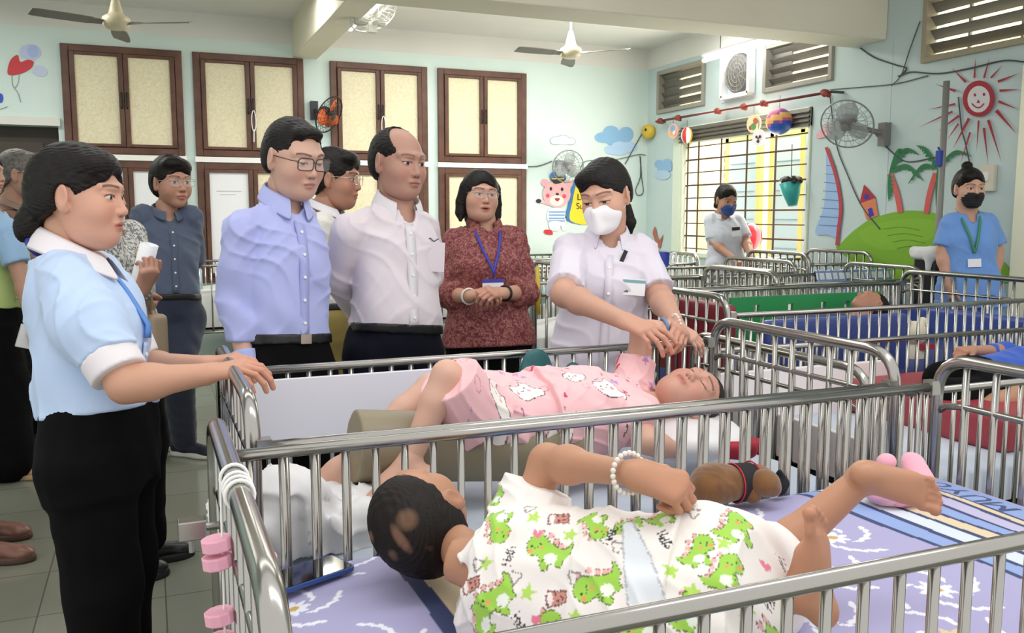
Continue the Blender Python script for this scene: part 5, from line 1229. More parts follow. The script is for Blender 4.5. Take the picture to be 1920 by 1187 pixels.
for x, y in ((965, 1080), (985, 940), (1078, 1085), (1160, 1030), (1300, 955), (890, 1050)):
    c0 = A(x, y); cvp.line(spline([c0+.008*np.array([math.cos(q), math.sin(q)])*(1+.3*math.sin(3*q)) for q in np.arange(0, 2*PI, .6)], 3), .0022, '8d8686', True)
cvp.poly([A(*q) for q in ((1168, 985), (1186, 978), (1222, 1050), (1250, 1130), (1180, 1140))], 'e3e8ee'); cvp.line([A(*q) for q in ((1168, 985), (1172, 1060), (1180, 1140))], .0025, 'b9bcc4'); cvp.line([A(*q) for q in ((1186, 978), (1222, 1050), (1250, 1130))], .0025, 'b9bcc4')
def boyext(S): S.cone(P.J['shR'], P.J['shR']+(P.J['elR']-P.J['shR'])*.55, .058, .055, k=.02, flat=True)
P.shirt(PJ, 'pyjama_shirt', sleeve=.22, hem=.08, tuck=False, rs=(.068, .07, .05, .04), pad=.014, wr=.004, h=.0028, col=pr.col, flare=.015, wf=(44, 40, 46), neck=.06, shc=.05, k=.03, extra=boyext)
S = SDF(); P.torso(S, .02, -.16, .2)
for sd in 'RL': S.cone(P.J['hip'+sd], P.J['hip'+sd]+(P.J['kn'+sd]-P.J['hip'+sd])*1.0, .08, .074, k=.04)
S.noise(wob(40, 44, 36, 3), .005); S.noise(ridge(90, -60, 80, 2), .004)
V, F = S.mesh(.0029); mesh('pyjama_shorts', V, F, PJ, P.o, True, col=pr.col(V))
wm = (P.J['wrR']-P.J['elR']); ww = P.J['wrR']-nrm(wm)*.006; a1 = nrm(np.cross(wm, [0, 0, 1])); a2 = nrm(np.cross(wm, a1)); b = MB()
for q in np.arange(0, 2*PI, 2*PI/22): b.ball(ww+.0285*(math.cos(q)*a1+math.sin(q)*a2), .0043, 8)
b.build('bead_bracelet', M('pearl_bracelet', 'e9e3da', .25), P.o, smooth=True)
# ---------------- child in pink pyjamas
J = dict(neck=W_(YP(1222, 760, 2.14)), pelvis=W_(YP(905, 782, 2.1)), shR=W_(YP(1186, 722, 2.24)), elR=W_(YP(1202, 624, 2.3)), wrR=W_(YP(1266, 612, 2.28)), shL=W_(YP(1197, 785, 2.02)), elL=W_(YP(1215, 830, 1.95)), wrL=W_(YP(1290, 850, 2.0)),
         hipR=W_(YP(895, 766, 2.18)), hipL=W_(YP(900, 790, 2.02)), knR=W_(YP(806, 728, 2.2)), knL=W_(YP(838, 704, 1.98)), anR=W_(YP(632, 882, 2.1)), anL=W_(YP(765, 872, 1.96)))
P = Person('child in pink printed pyjamas lying with bent knees in the second crib', 2.2, J, facing=(0, -.38, .92), S=.73, ga=.98, gb=1., skin='d3a58c', coarse=.004)
hc = YP(1294, 744, 2.12); u = nrm([1, .02, .1]); fy = V3(.05, -.55, .83); fy = nrm(fy-u*(fy@u)); HR = np.stack([np.cross(fy, u), fy, u], 1)
P.build(hc, HR, .92, dict(closed=True, skin='cb937c', fat=.003), hands=dict(R=dict(d=nrm(RGT*.8-UPV*.5), n=nrm(UPV*.7-FWD*.6), curl=(18, 28, 20))), fine_h=.0024,
        feet=dict(R=dict(toe=nrm(-RGT*.9-UPV*.2-FWD*.2), sole=nrm(-UPV*.8-RGT*.4), L=.19), L=dict(toe=nrm(-RGT*.9-UPV*.25-FWD*.25), sole=nrm(-UPV*.85+RGT*.1-FWD*.2), L=.19)))
P.hair('crop', M('short_brown_hair', '2a1d18', .6, spec=.3))
pr = Print(P, (1.1, .8), 'f2c0c4', .0019); pr.n = P.R[:, 1]; pr.e2 = np.cross(pr.n, pr.e1); pr.o = (P.J['neck']+P.J['pelvis'])/2-pr.e1*.55-pr.e2*.4; pr.h = .08; cvp = pr.c; A = pr.at
def kitty(cv, c, s, a):
    f = lambda P_: rot2(P_, a, s, c)
    B = spline([(-.8, .1), (-.7, .55), (-.45, .5), (-.1, .55), (.05, .8), (.3, .45), (.5, .1), (.95, -.1), (.75, -.5), (.1, -.6), (-.5, -.5)], 5)
    cv.poly(f(B), 'f6f1ea'); cv.line(f(B), .05*s, '5b4a4c', True)
    for q, cc, r in (((-.45, .15), '2b2226', .06), ((-.05, .2), '2b2226', .06), ((-.55, -.08), 'ef8f9c', .1), ((.1, -.02), 'ef8f9c', .1)): cv.ell(f([q])[0], r*s, cc)
    cv.line(f([(-.32, .02), (-.25, -.05), (-.18, .02)]), .04*s, '5b4a4c')
for x, y, sz, a in ((1140, 740, .055, 5), (985, 742, .052, 10), (905, 755, .05, 330), (860, 725, .042, 20), (1072, 722, .04, 30), (1160, 690, .045, 0), (1055, 785, .045, 30), (930, 775, .045, 340), (870, 690, .04, 300), (1115, 815, .04, 10), (1190, 790, .04, 0), (1200, 830, .04, 20)): kitty(cvp, A(x, y), sz, pr.ang(x, y, a))
rs_ = np.random.RandomState(3)
for i in range(150):
    c0 = np.array([rs_.uniform(.15, .95), rs_.uniform(.1, .7)]); k = i % 4
    if (cvp.sample(c0[:1], c0[1:2])[0] - lin('f2c0c4')).sum() > .05: continue
    if k == 0: heart(cvp, c0, .008, 'cf3f58', rs_.uniform(0, 6))
    elif k == 1: cvp.ell(c0, .01, 'f2c0c4', outline='d58a9e', ow=.0022)
    elif k == 2: star(cvp, c0, .012, 'b98ac9', rs_.uniform(0, 6))
    else: cvp.line(c0+.01*rs_.uniform(-1, 1, (3, 2)), .0024, '96688f')
def girlext(S): S.cone(P.J['shR'], P.J['shR']+(P.J['elR']-P.J['shR'])*.42, .06, .056, k=.02, flat=True)
P.shirt(PJ, 'pyjama_shirt', sleeve=.22, hem=.3, tuck=False, rs=(.07, .065, .05, .04), pad=.018, wr=.004, h=.0032, col=pr.col, flare=.012, wf=(44, 40, 46), neck=.058, shc=.05, k=.03, extra=girlext)
S = SDF(); P.torso(S, .02, -.16, .38)
for sd in 'RL': S.cone(P.J['hip'+sd], P.J['hip'+sd]+(P.J['kn'+sd]-P.J['hip'+sd])*.95, .084, .076, k=.04, flat=True)
S.noise(wob(40, 44, 36, 5), .004); S.noise(ridge(90, -60, 80, 1), .003)
V, F = S.mesh(.0032); mesh('pyjama_shorts', V, F, PJ, P.o, True, col=pr.col(V))
wv = nrm(P.J['wrR']-P.J['elR']); a1 = nrm(np.cross(wv, [0, 0, 1])); a2 = np.cross(wv, a1); t = np.linspace(0, 2*PI, 20, endpoint=False)
b = MB(); b.tube(P.J['wrR']-wv*.035+.03*(np.cos(t)[:, None]*a1+np.sin(t)[:, None]*a2), .0055, 6, closed=True); b.build('blue_wristband', M('blue_band', '6d8db8', .6), P.o, smooth=True)
b = MB()
for q in np.arange(0, 2*PI, 2*PI/20): b.ball(P.J['wrR']+wv*.005+.036*(math.cos(q)*a1+math.sin(q)*a2), .0048, 8)
b.build('bead_bracelet', M('pearl_bracelet', 'e9e3da', .25), P.o, smooth=True)
# ---------------- person in the blue shirt in the right hand crib
BLU = cloth('royal_blue_shirt_cloth', '2452b8', .7)
J = dict(neck=W_(YP(1985, 690, 2.5)), pelvis=W_(YP(1838, 728, 2.5)), shR=W_(YP(1945, 680, 2.68)), elR=W_(YP(1885, 662, 2.7)), wrR=W_(YP(1822, 658, 2.66)), shL=W_(YP(1955, 720, 2.35)), elL=W_(YP(1885, 750, 2.3)), wrL=W_(YP(1825, 770, 2.35)),
         knR=W_(YP(1762, 712, 2.62)), knL=W_(YP(1768, 745, 2.42)), anR=W_(YP(1845, 800, 2.4)), anL=W_(YP(1858, 812, 2.26)))
P = Person('person in royal blue shirt and black shorts lying in the crib with the red mat', 2.9, J, facing=(0, -.3, .95), S=.85, skin='b98462', coarse=.008)
hc = YP(2055, 690, 2.5); P.build(hc, np.stack([np.cross([0, -.3, .95], [1, 0, 0.]), nrm([0, -.3, .95]), [1., 0, 0]], 1), .95, dict(closed=True, skin='b98462'), head_h=.005, hands=dict(R=dict(n=V3(0, -.2, 1), curl=(60, 60, 30))), fine_h=.004)
P.hair('crop', h=.005); P.shirt(BLU, sleeve=.75, hem=.05, tuck=False, wr=.004)
S = SDF(); P.torso(S, .02, -.16, .12)
for sd in 'RL': S.cone(P.J['hip'+sd], P.J['hip'+sd]+(P.J['kn'+sd]-P.J['hip'+sd])*.9, .085, .075, k=.04)
V, F = S.mesh(.008); mesh('shorts', V, F, BLK, P.o)
# ---------------- person lying in the crib with the green board
bx0 = Z(1632, 573, .875)[0]; yy = Z(1632, 573, .875)[1]; q_ = lambda dx, dy, z: W_(V3(bx0+dx, yy+dy, z))
J = dict(neck=q_(-.17, 0, .8), pelvis=q_(-.62, 0, .74), shR=q_(-.24, .13, .76), elR=q_(-.4, .15, .73), wrR=q_(-.55, .12, .73), shL=q_(-.24, -.13, .76), elL=q_(-.4, -.15, .73), wrL=q_(-.55, -.13, .73), knR=q_(-.9, .08, .76), knL=q_(-.9, -.06, .76), anR=q_(-1.1, .08, .73), anL=q_(-1.1, -.06, .73))
P = Person('person with dark hair lying behind the green board, only the head showing', 4.6, J, facing=(0, -.2, .97), S=.7, skin='c08a6c', coarse=.012)
hc = Z(1632, 575, .86); u_ = nrm([.93, .05, .36]); f_ = nrm(np.array([-.35, .35, .87])-u_*(u_@np.array([-.35, .35, .87]))); P.build(hc, np.stack([np.cross(f_, u_), f_, u_], 1), .95, dict(closed=True, skin='b98263'), head_h=.005, legs=False)
P.hair('crop', h=.005); P.shirt(M('dark_shirt_cloth', '4a4f66', .8), sleeve=.6, hem=-.1, tuck=False)
# ================================================================== things in and on the cribs
def sdfobj(name, S, h, mat, parent=None, col=None): V, F = S.mesh(h); return mesh(name, V, F, mat, parent, True, col=col)
# phone
pc = [Z(498, 1078, .772), Z(534, 1109, .772), Z(653, 1068, .772), Z(610, 1044, .772)]; cen = sum(pc)/4; ax = nrm((pc[3]-pc[0])+(pc[2]-pc[1])); ax[2] = 0; ax = nrm(ax); ay = np.cross([0, 0, 1], ax)
ph = tag(empty('mobile_phone', (cen[0], cen[1], .7665)), 'black screened phone in a blue case lying on the flowered mattress', 'phone')
def rrect(c, ax, ay, a, b, r, z0, z1):
    P = []
    for sx, sy, t0 in ((1, 1, 0), (-1, 1, PI/2), (-1, -1, PI), (1, -1, 1.5*PI)):
        for t in np.linspace(t0, t0+PI/2, 6): P.append(np.array([c[0], c[1], z0])+ax*(sx*(a-r)+r*math.cos(t))+ay*(sy*(b-r)+r*math.sin(t)))
    return MB().prism(P, (0, 0, z1-z0))
rrect(cen, ax, ay, .078, .04, .012, .7655, .7735).build('case', M('blue_phone_case', '2f4f8e', .4), ph, bevel=.001)
rrect(cen, ax, ay, .074, .036, .01, .7735, .7742).build('screen', M('black_phone_glass', '07080b', .05), ph)
# pink foam string on the crib end
fs = tag(empty('foam_bead_string', (C1[0], 1.2, .9)), 'white string of pink foam pieces wound round the nearest crib end', 'toy')
xa, ar = C1[0], 1.037; cord = M('white_cord', 'f2f2ee', .7); FOAM = M('pink_foam', 'efb0c4', .85)
for k, yy in enumerate((1.245, 1.205, 1.185, 1.165)):
    t = np.linspace(0, 2*PI, 18, endpoint=False); b = MB(); b.tube(np.stack([xa+.0185*np.cos(t), yy+.004*np.sin(t), ar+.0185*np.sin(t)], 1), .0028, 6, closed=True); b.build('cord_loop', cord, fs, smooth=True)
for side, yy, zs in ((-1, 1.235, (.95, .925, .845, .808, .765, .72)), (1, 1.19, (.935, .875))):
    b = MB(); b.tube([(xa+side*.019, yy, ar), (xa+side*.022, yy, zs[-1]-.02)], .0018, 6); b.build('cord', cord, fs, smooth=True)
    for z in zs:
        b = MB(); n = 10; rr = .021; b.lathe((xa+side*.026, yy, z-.009), (side*.1, .05, 1), [(0, rr*.9), (.002, rr), (.016, rr), (.018, rr*.9)], n); b.build('foam_piece', FOAM, fs)
# lock on the nearest crib end
cr = bpy.data.objects['hospital_crib']; p = U(384, 888, 1.62)
b = MB(); b.box((C1[0]-.05, 1.5, .885), (.022, .016, .016)); b.tube([(C1[0]-.03, 1.5, .885), (C1[0], 1.5, .885)], .007, 8); b.build('latch', STEEL, cr, bevel=.002)
b = MB(); b.tube([(C1[0]-.052, 1.5, .87), (C1[0]-.052, 1.5, .845)], .005, 6); b.build('latch_pin', STEEL_D, cr)
# plush dog
b0 = Z(1385, 905, .80); PD = tag(empty('plush_dog', (b0[0], b0[1], .765)), 'brown plush dog with a black vest lying on the nearest mattress', 'toy')
def Zs(x, y, z=.81): return Z(x, y, z)
S = SDF(); A, Bq = Zs(1330, 912), Zs(1420, 900); S.cone(A, Bq, .042, .036, k=0); S.ell(Zs(1335, 905), .044, k=.02); S.noise(wob(160, 150, 140), .0012)
BRP = M('brown_plush', '7d5428', .9, sheen=.4, bump=(220, .4, .002), noise=(30, '6a4522', .4, .7)); sdfobj('plush_body', S, .004, BRP, PD)
S = SDF(); S.ell(Zs(1432, 905, .815), (.036, .034, .03), k=0); S.ell(Zs(1448, 918, .8), (.018, .018, .014), k=.015); sdfobj('plush_head', S, .0035, BRP, PD)
S = SDF(); S.ell(Zs(1412, 922, .795), (.022, .02, .028), k=0); sdfobj('plush_paw', S, .0035, BRP, PD)
S = SDF(); m1, m2 = A+(Bq-A)*.5, A+(Bq-A)*.88; S.cone(m1, m2, .0435, .041, flat=True, k=0); v = sdfobj('vest', S, .003, M('black_plush_vest', '1d1c20', .85), PD)
b = MB()
for m in (m1, m2):
    a1 = nrm(np.cross(Bq-A, [0, 0, 1])); a2 = nrm(np.cross(Bq-A, a1)); t = np.linspace(0, 2*PI, 24, endpoint=False); b.tube(m+.0435*(np.cos(t)[:, None]*a1+np.sin(t)[:, None]*a2), .0018, 5, closed=True)
b.build('red_piping', M('red_piping', 'c02a3c', .6), v, smooth=True)
S = SDF(); S.cone(Zs(1462, 905, .79), Zs(1462, 885, .82), .022, .006, k=0); S.cone(Zs(1458, 912, .785), Zs(1466, 922, .77), .02, .008, k=.01); sdfobj('ear', S, .0035, M('black_plush', '151416', .9), PD)
# pink plush
b0 = Z(1690, 925, .79); PP = tag(empty('pink_plush_toy', (b0[0], b0[1], .765)), 'pink plush toy under the raised foot on the nearest mattress', 'toy'); PNK = M('pink_plush', 'ecabbd', .95, sheen=.5, bump=(260, .4, .002))
S = SDF(); S.ell(Z(1668, 922, .79), (.06, .045, .03), k=0); S.ell(Z(1700, 925, .79), (.035, .03, .025), k=.02); sdfobj('plush_body', S, .004, PNK, PP)
S = SDF(); S.cone(Z(1712, 870, .83), Z(1728, 905, .80), .026, .03, k=0); S.ell(Z(1708, 862, .83), (.024, .02, .018), k=.015); sdfobj('plush_head', S, .004, PNK, PP)
S = SDF(); S.ell(Z(1662, 866, .835), (.024, .02, .02), k=0); sdfobj('ear', S, .004, PNK, PP)
S = SDF(); S.ell(Z(1692, 943, .775), (.024, .012, .009), k=0); sdfobj('foot_pad', S, .003, M('dusty_pink_cloth', 'd690a2', .9), PP)
# second crib: board, bolster, cushions, bedding
b = MB(); a, c = YP(474, 714, 2.515), YP(505, 842, 2.515); c2 = YP(868, 700, 2.515)
b.box2((.2, 2.508, c[2]), (c2[0], 2.52, a[2])); tag(b.build('side_board', M('white_plastic_board', 'e2e3ec', .35), bevel=.003), 'white plastic board standing against the far bars of the second crib', 'board')
S = SDF(); a, c = YP(662, 836, 2.06), YP(1075, 838, 2.06); S.cone(a, c, .088, .088, flat=True, k=0); S.ops[-1] = S.ops[-1]
V, F = S.mesh(.006); o = tag(mesh('bolster', V, F, M('olive_beige_vinyl', '8a8068', .45)), 'olive beige round bolster under the knees of the child in pink', 'bolster')
m = o.modifiers.new('s', 'SMOOTH'); m.iterations = 4
TEAL = M('teal_plastic', '1f5f63', .4)
for k, (x, y, hw, hh, lb) in enumerate(((1005, 690, .052, .062, 'large rounded teal cushion leaning on the far bars behind the child in pink'), (1074, 702, .032, .04, 'small teal cushion leaning on the far bars nearer the nurse'))):
    c = YP(x, y, 2.49); S = SDF(); S.ell(c, (hw, .02, hh), k=0); S.box(c-V3(0, 0, hh*.6), (hw, .018, hh*.7), .015, k=.02); V, F = S.mesh(.005)
    tag(mesh('cushion', V, F, TEAL), lb, 'cushion')
WCL2 = M('white_crumpled_cotton', 'e3e3e4', .85, sheen=.1)
S = SDF(); a = YP(560, 965, 1.95); S.box(YP(585, 965, 2.0), (.2, .16, .05), .04, rotz(.2), k=0); S.ell(YP(520, 940, 1.9), (.1, .09, .07), k=.05); S.noise(wob(40, 55, 30), .01); S.noise(ridge(70, -80, 60), .012); V, F = S.mesh(.007)
tag(mesh('crumpled_sheet', V, F, WCL2), 'white crumpled sheet at the foot end of the second crib', 'sheet')
S = SDF(); c = YP(1290, 818, 2.08); S.ell(c, (.17, .16, .055), k=0); S.noise(wob(30, 40, 30), .006); V, F = S.mesh(.007); tag(mesh('pillow', V, F, WCL2), 'white pillow under the head of the child in pink pyjamas', 'pillow')
S = SDF(); c = YP(1385, 838, 1.95); S.box(c, (.07, .05, .022), .02, rotz(.5), k=0); S.noise(wob(60, 70, 50), .008); V, F = S.mesh(.005); tag(mesh('folded_cloth', V, F, M('crimson_cloth', '9e1f33', .8)), 'crimson cloth beside the white pillow in the second crib', 'cloth')
# third crib
REDV = M('dark_red_vinyl', '9c3540', .42)
S = SDF(); S.box((3.32, 2.5, .64), (.62, .4, .07), .03, k=0); V, F = S.mesh(.012); tag(mesh('red_mat', V, F, REDV), 'dark red vinyl mat in the right hand crib below the person in blue', 'mat')
b = MB(); b.box2((2.05, 2.86, .55), (2.95, 2.885, .775)); tag(b.build('crib_board', M('pinkish_white_board', 'ece5e4', .5), bevel=.004), 'pinkish white board along the far bars of the crib with the red mat', 'board')
b = MB(); b.box2((2.03, 2.06, .5), (2.055, 2.84, .7)); tag(b.build('crib_board.001', M('pinkish_white_board', 'ece5e4', .5), bevel=.004), 'white board inside the left end of the crib with the red mat', 'board')
# fourth crib: bumpers, green board, red pads, teddy
BLV = M('navy_blue_vinyl', '45569f', .38)
def pad(name, lo, hi, mat, label, cat_, r=.025, h=.012): S = SDF(); lo = np.array(lo); hi = np.array(hi); S.box((lo+hi)/2, (hi-lo)/2, r, k=0); V, F = S.mesh(h); return tag(mesh(name, V, F, mat), label, cat_)
zt = YP(1560, 594, 3.26)[2]
pad('bumper_pad', (YP(1432, 600, 3.26)[0], 3.23, .5), (YP(1698, 600, 3.26)[0], 3.3, zt), BLV, 'blue vinyl bumper pad behind the near rail, left of the cream teddy', 'bumper')
pad('bumper_pad', (4.38, 3.26, .5), (4.45, 4.2, .84), BLV, 'blue vinyl bumper pad at the right end of the crib, right of the cream teddy', 'bumper')
pad('bumper_pad', (2.37, 3.24, .5), (2.43, 3.72, 1.0), M('dark_red_pad', '8e2034', .5), 'dark red pad inside the crib end behind the nurse, nearer half', 'bumper')
pad('bumper_pad', (2.37, 3.75, .5), (2.43, 4.24, 1.0), M('brick_red_pad', '7d3530', .5), 'brick red pad inside the crib end behind the nurse, farther half', 'bumper')
gx0, gx1 = YP(1366, 575, 4.24)[0], YP(1646, 560, 4.24)[0]; gz = YP(1500, 552, 4.24)[2]
holes = [(gx0+(gx1-gx0)*t-.02, gx0+(gx1-gx0)*t+.02) for t in (.16, .38, .6, .76, .93)]
b = MB(); xs = [gx0]+[v for h in holes for v in h]+[gx1]; y0, y1 = 4.215, 4.24
b.box2((gx0, y0, gz-.05), (gx1, y1, gz)); b.box2((gx0, y0, gz-.34), (gx1, y1, gz-.1))
for i in range(0, len(xs), 2): b.box2((xs[i], y0, gz-.1), (xs[i+1], y1, gz-.05))
tag(b.build('slotted_board', M('green_plastic', '2f9a57', .45)), 'green plastic board with slots along the far rail of the crib', 'board')
b = MB(); b.box2((2.5, 3.5, .5), (2.53, 4.1, .9)); tag(b.build('slotted_board.001', M('green_plastic', '2f9a57', .45), bevel=.004), 'green plastic panel beside the red pads in the crib with blue bumpers', 'board')
T = tag(empty('teddy_bear', YP(1715, 640, 3.5)), 'cream plush teddy between the two blue bumper pads', 'toy'); CRP = M('cream_plush', 'e6dcc4', .95, sheen=.4, bump=(220, .4, .002))
c = YP(1714, 625, 3.42); S = SDF(); S.ell(c, (.07, .06, .065), k=0); S.ell(c+V3(-.055, 0, .06), .024, k=.01); S.ell(c+V3(.055, 0, .06), .024, k=.01); sdfobj('plush_head', S, .006, CRP, T)
S = SDF(); S.ell(c-V3(0, 0, .13), (.075, .06, .09), k=0); sdfobj('plush_body', S, .007, CRP, T)
b = MB(); b.box(c-V3(-.03, .05, .065), (.04, .02, .014)); b.build('red_bow', M('red_piping', 'c02a3c', .6), T)
# chequered cloth over the far rail of the crib behind
chm = M('chequered_cloth', 'e6ecf2', .85); nt = chm.node_tree; bs = nt.nodes['Principled BSDF']; tc = nt.nodes.new('ShaderNodeTexCoord')
out = None
for axn in ('X', 'Z'):
    wv = nt.nodes.new('ShaderNodeTexWave'); wv.wave_type = 'BANDS'; wv.bands_direction = axn; wv.inputs['Scale'].default_value = 5; nt.links.new(tc.outputs['Object'], wv.inputs['Vector'])
    rp = nt.nodes.new('ShaderNodeMath'); rp.operation = 'GREATER_THAN'; rp.inputs[1].default_value = .86; nt.links.new(wv.outputs['Fac'], rp.inputs[0])
    if out is None: out = rp
    else: mx = nt.nodes.new('ShaderNodeMath'); mx.operation = 'MAXIMUM'; nt.links.new(out.outputs[0], mx.inputs[0]); nt.links.new(rp.outputs[0], mx.inputs[1]); out = mx
mc = nt.nodes.new('ShaderNodeMix'); mc.data_type = 'RGBA'; mc.inputs['A'].default_value = rgba('e6ecf2'); mc.inputs['B'].default_value = rgba('7f9cc4'); nt.links.new(out.outputs[0], mc.inputs['Factor']); nt.links.new(mc.outputs['Result'], bs.inputs['Base Color'])
ca, cb = YP(1528, 505, 5.2)[0], YP(1668, 500, 5.2)[0]; n = 30; V = []; rows = [(5.18-.02, .7), (5.18-.018, .8), (5.18-.016, .9), (5.19, .985), (5.2, .99), (5.22, .97), (5.225, .85)]
for i in range(n):
    x = ca+(cb-ca)*i/(n-1)
    for y, z in rows: V.append((x, y+.012*math.sin(i*.9)*(1-(z-.7)/.3 if z < .95 else 0), z+.006*math.sin(i*1.3)))
m_ = len(rows); F = [(i*m_+j, (i+1)*m_+j, (i+1)*m_+j+1, i*m_+j+1) for i in range(n-1) for j in range(m_-1)]
o = tag(mesh('chequered_towel', V, F, chm), 'white and blue chequered cloth hung over the crib rail', 'cloth'); m = o.modifiers.new('t', 'SOLIDIFY'); m.thickness = .006
# box with a white cloth near the right wall
c = U(1748, 478, 6.3); bx = tag(empty('covered_bin', (c[0], c[1], .5)), 'black bin draped with a white cloth near the painted green hill', 'bin')
b = MB(); b.box((c[0], c[1], .8), (.085, .09, .3)); b.build('bin_body', BLACK, bx, bevel=.02)
S = SDF(); S.box((c[0], c[1], 1.13), (.115, .12, .045), .035, k=0); S.cone((c[0]-.09, c[1]-.06, 1.12), (c[0]-.1, c[1]-.06, 1.0), .03, .015, k=.03); S.noise(wob(30, 30, 30), .006); sdfobj('white_cloth', S, .01, WCL2, bx)
# cups and small toys
c = U(1243, 487, 7.1); cu = tag(empty('plastic_jug', c), 'blue plastic jug with a white handle on the crib beyond the nurse', 'jug')
b = MB(); b.lathe(c-V3(0, 0, .06), (0, 0, 1), [(0, .04), (.02, .05), (.12, .055), (.125, .05)], 16); b.build('jug_body', M('cobalt_plastic', '2b3fa8', .4), cu, smooth=True)
b = MB(); b.tube(spline([c+V3(.05, -.02, .04), c+V3(.1, -.03, .05), c+V3(.1, -.03, -.02), c+V3(.05, -.02, -.04)], 5, False), .009, 6); b.build('handle', WHITE, cu, smooth=True)
c = WB(1086, 462, .5); b = MB(); b.box2((c[0]-.17, c[1]-.15, .08), (c[0]+.17, c[1]+.15, c[2]-.05)); b.box2((c[0]-.19, c[1]-.17, c[2]-.07), (c[0]+.19, c[1]+.17, c[2]-.05)); b.box2((c[0]-.15, c[1]-.13, 0), (c[0]+.15, c[1]+.13, .08)); tag(b.build('bedside_cabinet', M('cream_cabinet', 'd9cfb6', .6), bevel=.006), 'cream bedside cabinet under the tray at the back wall', 'cabinet')
tr = tag(empty('wicker_tray', c), 'tray with a green toy by the painted bear', 'tray')
b = MB(); b.lathe(c-V3(0, 0, .05), (0, 0, 1), [(0, .12), (.05, .16), (.06, .15)], 18); b.build('tray_body', M('wicker_brown', 'b49a72', .7), tr)
S = SDF(); S.ell(c+V3(0, 0, .05), (.07, .05, .04), k=0); S.ell(c+V3(.06, 0, .08), .03, k=.02); sdfobj('green_toy', S, .008, M('green_toy_plastic', '6db04a', .5), tr)
# red balloon and hanging basket at the grille window
c = U(1409, 448, 8.3); b = MB(); b.lathe(c-V3(0, 0, .17), (0, 0, 1), [(0, .012), (.012, .016), (.03, .01), (.05, .035), (.1, .075), (.17, .1), (.24, .095), (.29, .06), (.315, .015)], 24); tag(b.build('balloon', M('red_balloon', 'd8353f', .25), smooth=True), 'red balloon beside the caregiver at the grille window', 'balloon')
c = WR(1487, 362, .1); hb = tag(empty('hanging_basket', c), 'teal cone shaped basket hung on the window grille by a wire', 'basket')
b = MB(); b.lathe(c-V3(0, 0, .11), (0, .25, 1), [(0, .04), (.1, .075), (.2, .1), (.2, .09), (.02, .035)], 18); b.build('basket_body', M('teal_basket_plastic', '2fa39c', .4), hb, smooth=True)
S = SDF(); S.ell(c+V3(0, .03, .11), (.09, .1, .04), k=0); S.noise(wob(70, 80, 60), .012); sdfobj('dark_cloth', S, .01, BLACK, hb)
q = WR(1485, 275, .06); b = MB(); b.tube([c+V3(0, .03, .12), q+V3(0, 0, .02)], .004, 5); b.build('hook_wire', WIRE, hb)
# ================================================================== toys and rod over the window
ra, rb = WR(1230, 228, .12), WR(1560, 172, .12)
rod = tag(empty('hanging_rod', (ra+rb)/2), 'thin red wound rod above the grille window', 'rod')
b = MB(); b.tube([ra, rb], .012, 8); b.build('rod_tube', M('dark_red_rod', '6b2a28', .5), rod, smooth=True)
for k, t in enumerate((.03, .16, .42, .57, .68, .97)):
    p = ra+(rb-ra)*t; S = SDF(); S.ell(p, (.03, .045, .03), k=0); S.ell(p-V3(0, .04, .02), .02, k=.01); S.noise(wob(120, 110, 130), .006); sdfobj('knot', S, .007, M('rust_red_cord', '8a3b2e', .7), rod)
for k, t in enumerate((0, 1)):
    p = ra+(rb-ra)*t; b = MB(); b.tube([p, p+V3(.12, 0, 0)], .012, 6); b.build('bracket', WIRE, rod)
def hang(p, top): b = MB(); b.tube([p, top], .003, 4); return b
c = WR(1461, 228, .12)
ball = tag(empty('toy_ball', c), 'round pink and blue striped ball hung from the red rod', 'ball')
n = 28; b = MB(); b.ball(c, .118, n); o = b.build('ball_body', [M('toy_pink', 'd0608f', .4), M('toy_orange', 'eab36a', .4), M('toy_blue', '2f5cb8', .4), M('toy_violet', '8c4a94', .4)], ball, smooth=True)
for pl in o.data.polygons:
    q = pl.center; zz = pl.center[2]-.118; pl.material_index = 2 if zz+.3*q[1] < -.045 else (1 if abs(zz+.4*q[1]) < .03 else (3 if abs(q[1]+.07) < .014 else 0))
hang(c+V3(0, 0, .11), c+V3(0, 0, .23)).build('hanging_string', WIRE, ball)
def disc(nm, px, py, r, cols, label):
    c = WR(px, py, .13); e = tag(empty(nm, c), label, 'toy'); b = MB(); b.lathe(c, (1, .2, 0), [(0, r), (.008, r)], 24); d_ = b.build('disc', M('toy_'+cols[0], cols[0], .5), e)
    for i, (oy, oz, rr, cc) in enumerate(cols[1]): b = MB(); q = c+V3(-.004-.001*i, oy*r, oz*r); b.lathe(q, (1, .2, 0), [(0, rr*r), (.003, rr*r)], 16); b.build('painted_spot', M('toy_'+cc, cc, .5), d_)
    hang(c+V3(0, 0, r), c+V3(0, 0, r+.08)).build('hanging_string', WIRE, e); return e
disc('mobile_disc', 1413, 232, .085, ('e8dfb4', [(-.3, .3, .3, 'd2603a'), (.3, .2, .35, 'e9a24c'), (0, -.3, .35, '5d9a56'), (.4, -.4, .25, 'b5402f')]), 'cream hanging disc with orange and green spots beside the striped ball')
disc('mobile_disc.001', 1422, 258, .075, ('eeeeee', [(-.3, .1, .18, '2a2a30'), (.3, .1, .18, '2a2a30'), (0, -.1, .14, 'c8323c'), (0, -.45, .2, '38383e')]), 'white hanging disc with black and red spots below the cream one')
disc('mobile_disc.002', 1262, 246, .08, ('e9b7a6', [(.1, .35, .45, '7fa8dc'), (-.35, -.2, .3, 'f1dfd6'), (.3, -.3, .25, 'e6b84e')]), 'pink and blue hanging disc near the room corner')
